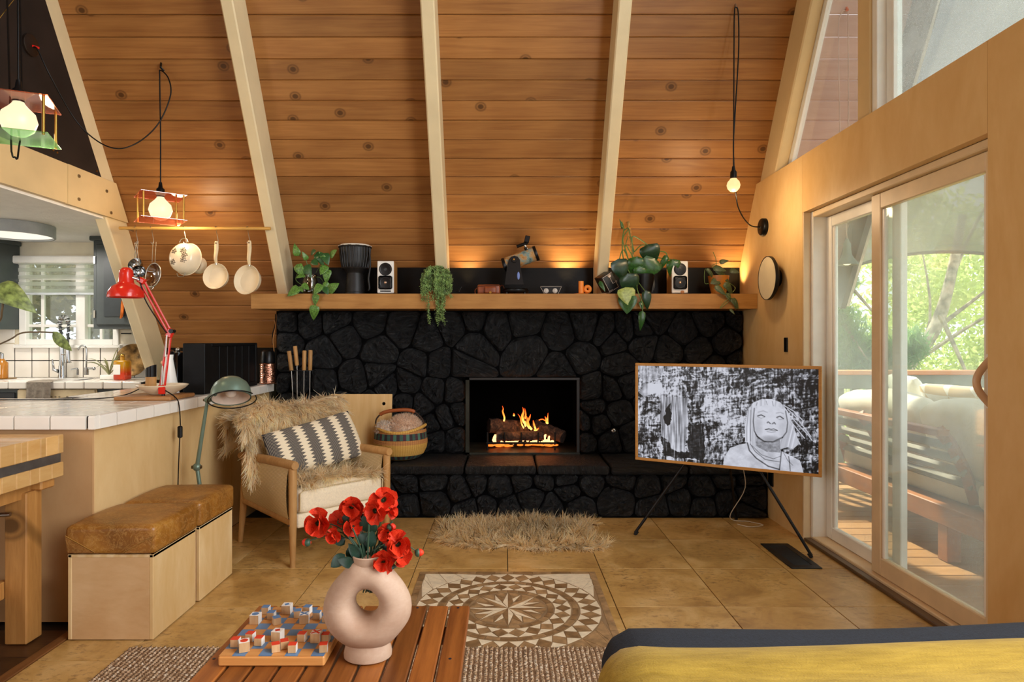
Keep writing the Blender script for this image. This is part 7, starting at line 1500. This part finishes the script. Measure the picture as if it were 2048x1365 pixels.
for k in range(27): x = 2.04+k*.132; part('baluster', MB().b2(x-.032, x+.032, 5.402, 5.44, .05, .90, .003), m_rg, rlg, w=True)
# outdoor sofa
os_ = root('outdoor_sofa', 'teak outdoor sofa with white cushions seen from behind through the door', 'sofa', (2.75, 3.6, -.034)); m_otk = WOOD('teak_outdoor', '#c07a42', '#8c5228', (9, 1, 9), 2.4, .5); m_cu2 = P('cream_canvas', '#e8e0cc', .9, var=.04, bump=.2, bs=120)
part('base_rail', MB().b2(2.45, 2.51, 2.1, 5.0, .17, .28, .005), m_otk, os_, w=True); part('base_rail', MB().b2(3.2, 3.26, 2.1, 5.0, .17, .28, .005), m_otk, os_, w=True); part('seat_deck', MB().b2(2.51, 3.2, 2.1, 5.0, .22, .25), m_otk, os_, w=True)
for y in (2.2, 3.6, 4.9):
    for x in (2.50, 3.2): part('leg', MB().b2(x-.04, x+.04, y-.04, y+.04, -.033, .17, .004), m_otk, os_, w=True)
def post(y): part('back_post', MB().tube([(2.66, y, .28), (2.61, y, .45), (2.52, y, .62), (2.45, y, .70)], .036, 4, sm=False), m_otk, os_, w=True)
for y in (3.62, 4.42, 4.95): post(y)
part('back_top_rail', MB().b2(2.42, 2.49, 3.58, 5.0, .665, .705, .004), m_otk, os_, w=True)
for k in range(4): part('back_slat', MB().box((2.49+.045*k, 4.29, .61-.075*k), (.018, 1.4, .05), (0, R(35), 0), .003), P('weathered_teak', '#8f8878', .7, var=.2), os_, w=True)
for y0, y1 in ((2.15, 3.05), (3.06, 3.58), (3.59, 4.5), (4.51, 5.0)): part('seat_cushion', MB().rbox((2.95, (y0+y1)/2, .335), (.66, y1-y0-.01, .165), .05, sub=8), m_cu2, os_, w=True)
for i, (y0, y1) in enumerate(((2.1, 3.16), (3.18, 4.02), (4.04, 5.0))):
    def cf_(v, i=i): k = (1-(2*v.y/.85)**2); return (v.x*(1+.15*max(0, k)), v.y, v.z+.02*math.sin(v.y*7+i))
    part('back_cushion', MB().rbox((2.72, (y0+y1)/2, .615), (.22, y1-y0, .46), .08, sub=10, rot=(0, R(-18), 0), fn=cf_), m_cu2, os_, w=True)
def tri_mat():
    t = NT('triangle_print'); s = t.n('SeparateXYZ', i_Vector=t.n('TexCoord').outputs['Object']); a = t.mth('FRACT', t.mth('MULTIPLY', s.outputs[1], 5.5)); b_ = t.mth('FRACT', t.mth('MULTIPLY', s.outputs[2], 5.5)); t.base(t.mix(t.mth('GREATER_THAN', a, b_), hx('#f0ece2'), hx('#d8bf98')), .9); return t.m
def scat(name, c, rot, d, m, lab):
    def f(v): k = max(0, 1-(2*v.y/d[1])**2)*max(0, 1-(2*v.z/d[2])**2); return (v.x*(.15+.85*k**.5), v.y, v.z)
    q = root(name, lab, 'cushion', c, rot); part('cushion_body', MB().rbox((0, 0, 0), d, .03, sub=10, fn=f), m, q)
scat('throw_cushion', (2.97, 4.15, .70), (0, R(-24), R(14)), (.16, .48, .46), tri_mat(), 'cream and tan triangle patterned cushion on the outdoor sofa'); scat('throw_cushion', (3.02, 4.72, .72), (0, R(-22), R(-12)), (.18, .5, .48), P('white_linen', '#eceade', .9), 'plain white cushion on the outdoor sofa beside the patterned one'); scat('throw_cushion', (2.96, 3.55, .68), (0, R(-22), R(6)), (.18, .5, .46), P('white_linen', '#eceade', .9), 'white cushion nearest the viewer on the outdoor sofa, behind the door stile')
# hanging outdoor lamp
oc = Vector((2.15, 4.02, at(1692, 530, 4.02).z)); q = root('outdoor_pendant', 'grey green bell pendant lamp hanging outside the glass door', 'pendant lamp', oc); m_og = P('grey_green_enamel', '#7d8578', .4)
part('bell_shade', MB().lathe([(.066, 0), (.067, .004), (.045, .035), (.026, .065), (.022, .10), (.023, .135), (.014, .145), (.008, .165), (0, .165), (0, .1), (.02, .06), (.042, .032), (.063, 0), (.066, 0)], oc, 28), m_og, q, w=True); part('bulb', MB().ball(oc+Vector((0, 0, .02)), .03, 12, 8, (1, 1, .7)), EMIT('outdoor_bulb', '#ffe2b0', 2.0), q, w=True)
hz = at(1693, 20, 4.02); part('cord', MB().tube([oc+Vector((0, 0, .16)), at(1680, 262, 4.0), at(1677, 120, 4.0), at(1677, 40, 4.01), at(1684, 22, 4.015), hz, at(1696, 26, 4.015), at(1697, 120, 4.0), at(1697, 250, 4.0), at(1697, 300, 4.02)], .0035, 6), P('pink_cord', '#cdb09c', .6), q, w=True)
part('hook', MB().cyl(hz+Vector((0, -.01, -.005)), hz+Vector((.002, .03, .06)), .009, n=8), P('orange_hook', '#d9683c', .5), q, w=True)
# shade sail
A1, B1, C1 = Vector((2.56, 4.92, at(1657, 543, 4.92).z)), Vector((3.55, 3.3, 1.28)), Vector((2.75, .4, 4.9))
C1 = Vector((2.72, 2.2, 5.6)); D1_ = Vector((5.2, .6, 3.4))
def sail(u, v):
    lo = A1.lerp(B1, u)+Vector((.12, .1, .42))*(4*u*(1-u))*.62; hi = C1.lerp(D1_, u); p = lo.lerp(hi, v); return p+Vector((.0, .0, -.25*math.sin(math.pi*v)*math.sin(math.pi*u)))
t = NT('shade_fabric'); col = t.ramp(t.noise(t.coord(rand=False), 1.6, 4), [(.3, hx('#4f4e49')), (.7, hx('#706e67'))]); d = t.n('BsdfDiffuse', i_Color=col).outputs[0]; tl = t.n('BsdfTranslucent', i_Color=col).outputs[0]; m1 = t.n('MixShader', i_0=.55, i_1=d, i_2=tl).outputs[0]; t.l(t.n('MixShader', i_0=.10, i_1=m1, i_2=t.n('BsdfTransparent').outputs[0]).outputs[0], t.out.inputs[0])
q = root('shade_sail', 'grey fabric shade sail with curved lower edge stretched outside the gable', 'shade sail', A1); part('fabric', MB().grid(sail, 24, 20), t.m, q, w=True); part('hem', MB().tube([sail(k/24, 0) for k in range(25)], .012, 6), P('sail_hem', '#8a8982', .8), q, w=True)
part('clasp', MB().tube(spline([A1, A1+Vector((-.02, .03, -.02)), A1+Vector((-.05, .05, -.07))], 4), .012, 6), m_steel, q, w=True)
# ground and trees
struct('ground', MB().b2(-30, 40, -10, 60, -2.6, -2.5), P('forest_floor', '#7a7a4a', .95, var=.4, vs=1), None)
def leaf_stuff(name, centers, n, size, m, parent, flat=1.0, needle=False):
    C = np.array([c for c, r in centers], float); Rr = np.array([r for c, r in centers], float); idx = rng.integers(0, len(C), n)
    d = rng.normal(size=(n, 3)); d /= np.linalg.norm(d, axis=1)[:, None]; P0 = C[idx]+d*(Rr[idx]*rng.random(n)**.45)[:, None]*np.array([1, 1, flat])
    a = rng.normal(size=(n, 3)); a /= np.linalg.norm(a, axis=1)[:, None]; b_ = np.cross(a, rng.normal(size=(n, 3))); b_ /= np.linalg.norm(b_, axis=1)[:, None]; s_ = (size*rng.uniform(.6, 1.3, n))[:, None]; w_ = .08 if needle else .5
    if needle: a[:, 2] -= .8; a /= np.linalg.norm(a, axis=1)[:, None]
    V = np.stack([P0-a*s_, P0+b_*s_*w_, P0+a*s_, P0-b_*s_*w_], 1).reshape(-1, 3); Fq = np.arange(4*n).reshape(-1, 4)
    o = link(name, rawmesh(name, V-np.array(top_of(parent)), Fq), m, parent); o['kind'] = 'stuff'; return o
def foliage_mat(name, c0, c1):
    t = NT(name); col = t.ramp(t.noise(t.coord(rand=False), 1.3, 5), [(.3, hx(c0)), (.7, hx(c1))]); t.l(t.n('MixShader', i_0=.5, i_1=t.n('BsdfDiffuse', i_Color=col).outputs[0], i_2=t.n('BsdfTranslucent', i_Color=col).outputs[0]).outputs[0], t.out.inputs[0]); return t.m
f1, f2, f3 = foliage_mat('bright_foliage', '#b4c878', '#e6ecac'), foliage_mat('conifer_needles', '#6f9a68', '#a4c088'), foliage_mat('autumn_foliage', '#5f5a3e', '#8f8258'); m_bark = P('grey_bark', '#b8aa94', .9, var=.4, vs=10, bump=.6, bs=20)
def tree(name, label, trunk, branches, centers, n, size, m, needle=False):
    b0 = Vector(trunk[0]); q = root(name, label, 'tree', b0); part('trunk', MB().tube(spline(trunk, 5), np.linspace(.12, .05, (len(trunk)-1)*5+1).tolist(), 9), m_bark, q, w=True)
    for L in branches: part('branch', MB().tube(spline(L, 4), np.linspace(.035, .008, (len(L)-1)*4+1).tolist(), 6), m_bark, q, w=True)
    leaf_stuff('foliage', centers, n, size, m, q, needle=needle)
Yt = 9.0
tr_ = [at(1740, 1050, Yt), at(1790, 800, Yt), at(1868, 660, Yt), at(1900, 560, Yt), at(1925, 430, Yt)]; tr_[0].z = -2.5
br_ = [[at(1835, 720, Yt), at(1960, 640, Yt-.5), at(2120, 560, Yt-1)], [at(1868, 660, Yt), at(1960, 590, Yt), at(2100, 480, Yt)], [at(1890, 590, Yt), at(1940, 470, Yt), at(1990, 380, Yt)], [at(1800, 790, Yt), at(1860, 640, Yt+.4), at(1840, 480, Yt+.5)], [at(1880, 630, Yt-.4), at(1930, 740, Yt-.6), at(1960, 830, Yt-.7)]]
cen = [(tuple(at(random.uniform(1760, 2250), random.uniform(380, 820), Yt+random.uniform(.8, 4))), random.uniform(.4, .9)) for _ in range(60)]
tree('leaning_tree', 'leaning leafy tree seen through the right hand door pane', tr_, br_, cen, 24000, .055, f1)
Yt = 7.4
tr_ = [at(1600, 900, Yt), at(1610, 600, Yt), at(1625, 300, Yt), at(1640, -200, Yt)]; tr_[0].z = -2.5
br_ = [[at(1612, 560, Yt), at(1680, 640, Yt-.2), at(1735, 720, Yt-.4)], [at(1615, 480, Yt), at(1690, 560, Yt-.3), at(1760, 640, Yt-.4)], [at(1610, 650, Yt), at(1670, 720, Yt), at(1740, 740, Yt)]]
cen = [(tuple(at(x, y, Yt-.2)), r) for x, y, r in ((1690, 650, .22), (1720, 690, .25), (1660, 620, .2), (1750, 700, .22), (1790, 720, .25), (1700, 740, .2), (1650, 500, .25), (1690, 560, .15), (1820, 690, .2), (1620, 420, .4), (1640, 250, .5), (1760, 740, .25), (1670, 700, .2))]
tree('conifer', 'soft needled conifer close behind the deck railing', tr_, br_, cen, 7000, .10, f2, needle=True)
for i, (x, Y_, lab) in enumerate(((1650, 14, 'bright green background tree left of the leaning tree'), (2050, 15, 'bright green background tree right of the leaning tree'), (2500, 12, 'bright green tree farther right outside'), (1350, 17, 'bright green tree far behind on the left'))):
    b0 = at(x, 682, Y_); b0.z = -2.5; cen = [(tuple(b0+Vector((random.uniform(-2.8, 2.8), random.uniform(-1, 2), random.uniform(.6, 6.5)))), random.uniform(.6, 1.2)) for _ in range(36)]
    tree('leafy_tree', lab, [b0, b0+Vector((.1, 0, 2.5)), b0+Vector((-.1, 0, 5.5))], [[b0+Vector((.05, 0, 2)), b0+Vector((1, -.3, 3.2)), b0+Vector((1.8, -.4, 4.5))]], cen, 8000, .085, f1)
for x, lab in ((-6.2, 'brownish shrub outside the kitchen window, left'), (-4.6, 'brownish shrub outside the kitchen window, right')):
    b0 = Vector((x, 8.2, -2.5)); cen = [(tuple(b0+Vector((random.uniform(-1, 1), random.uniform(-.4, .6), random.uniform(1.5, 4.6)))), random.uniform(.3, .6)) for _ in range(24)]
    tree('shrub', lab, [b0, b0+Vector((.1, 0, 2)), b0+Vector((0, 0, 4))], [], cen, 9000, .08, f3)
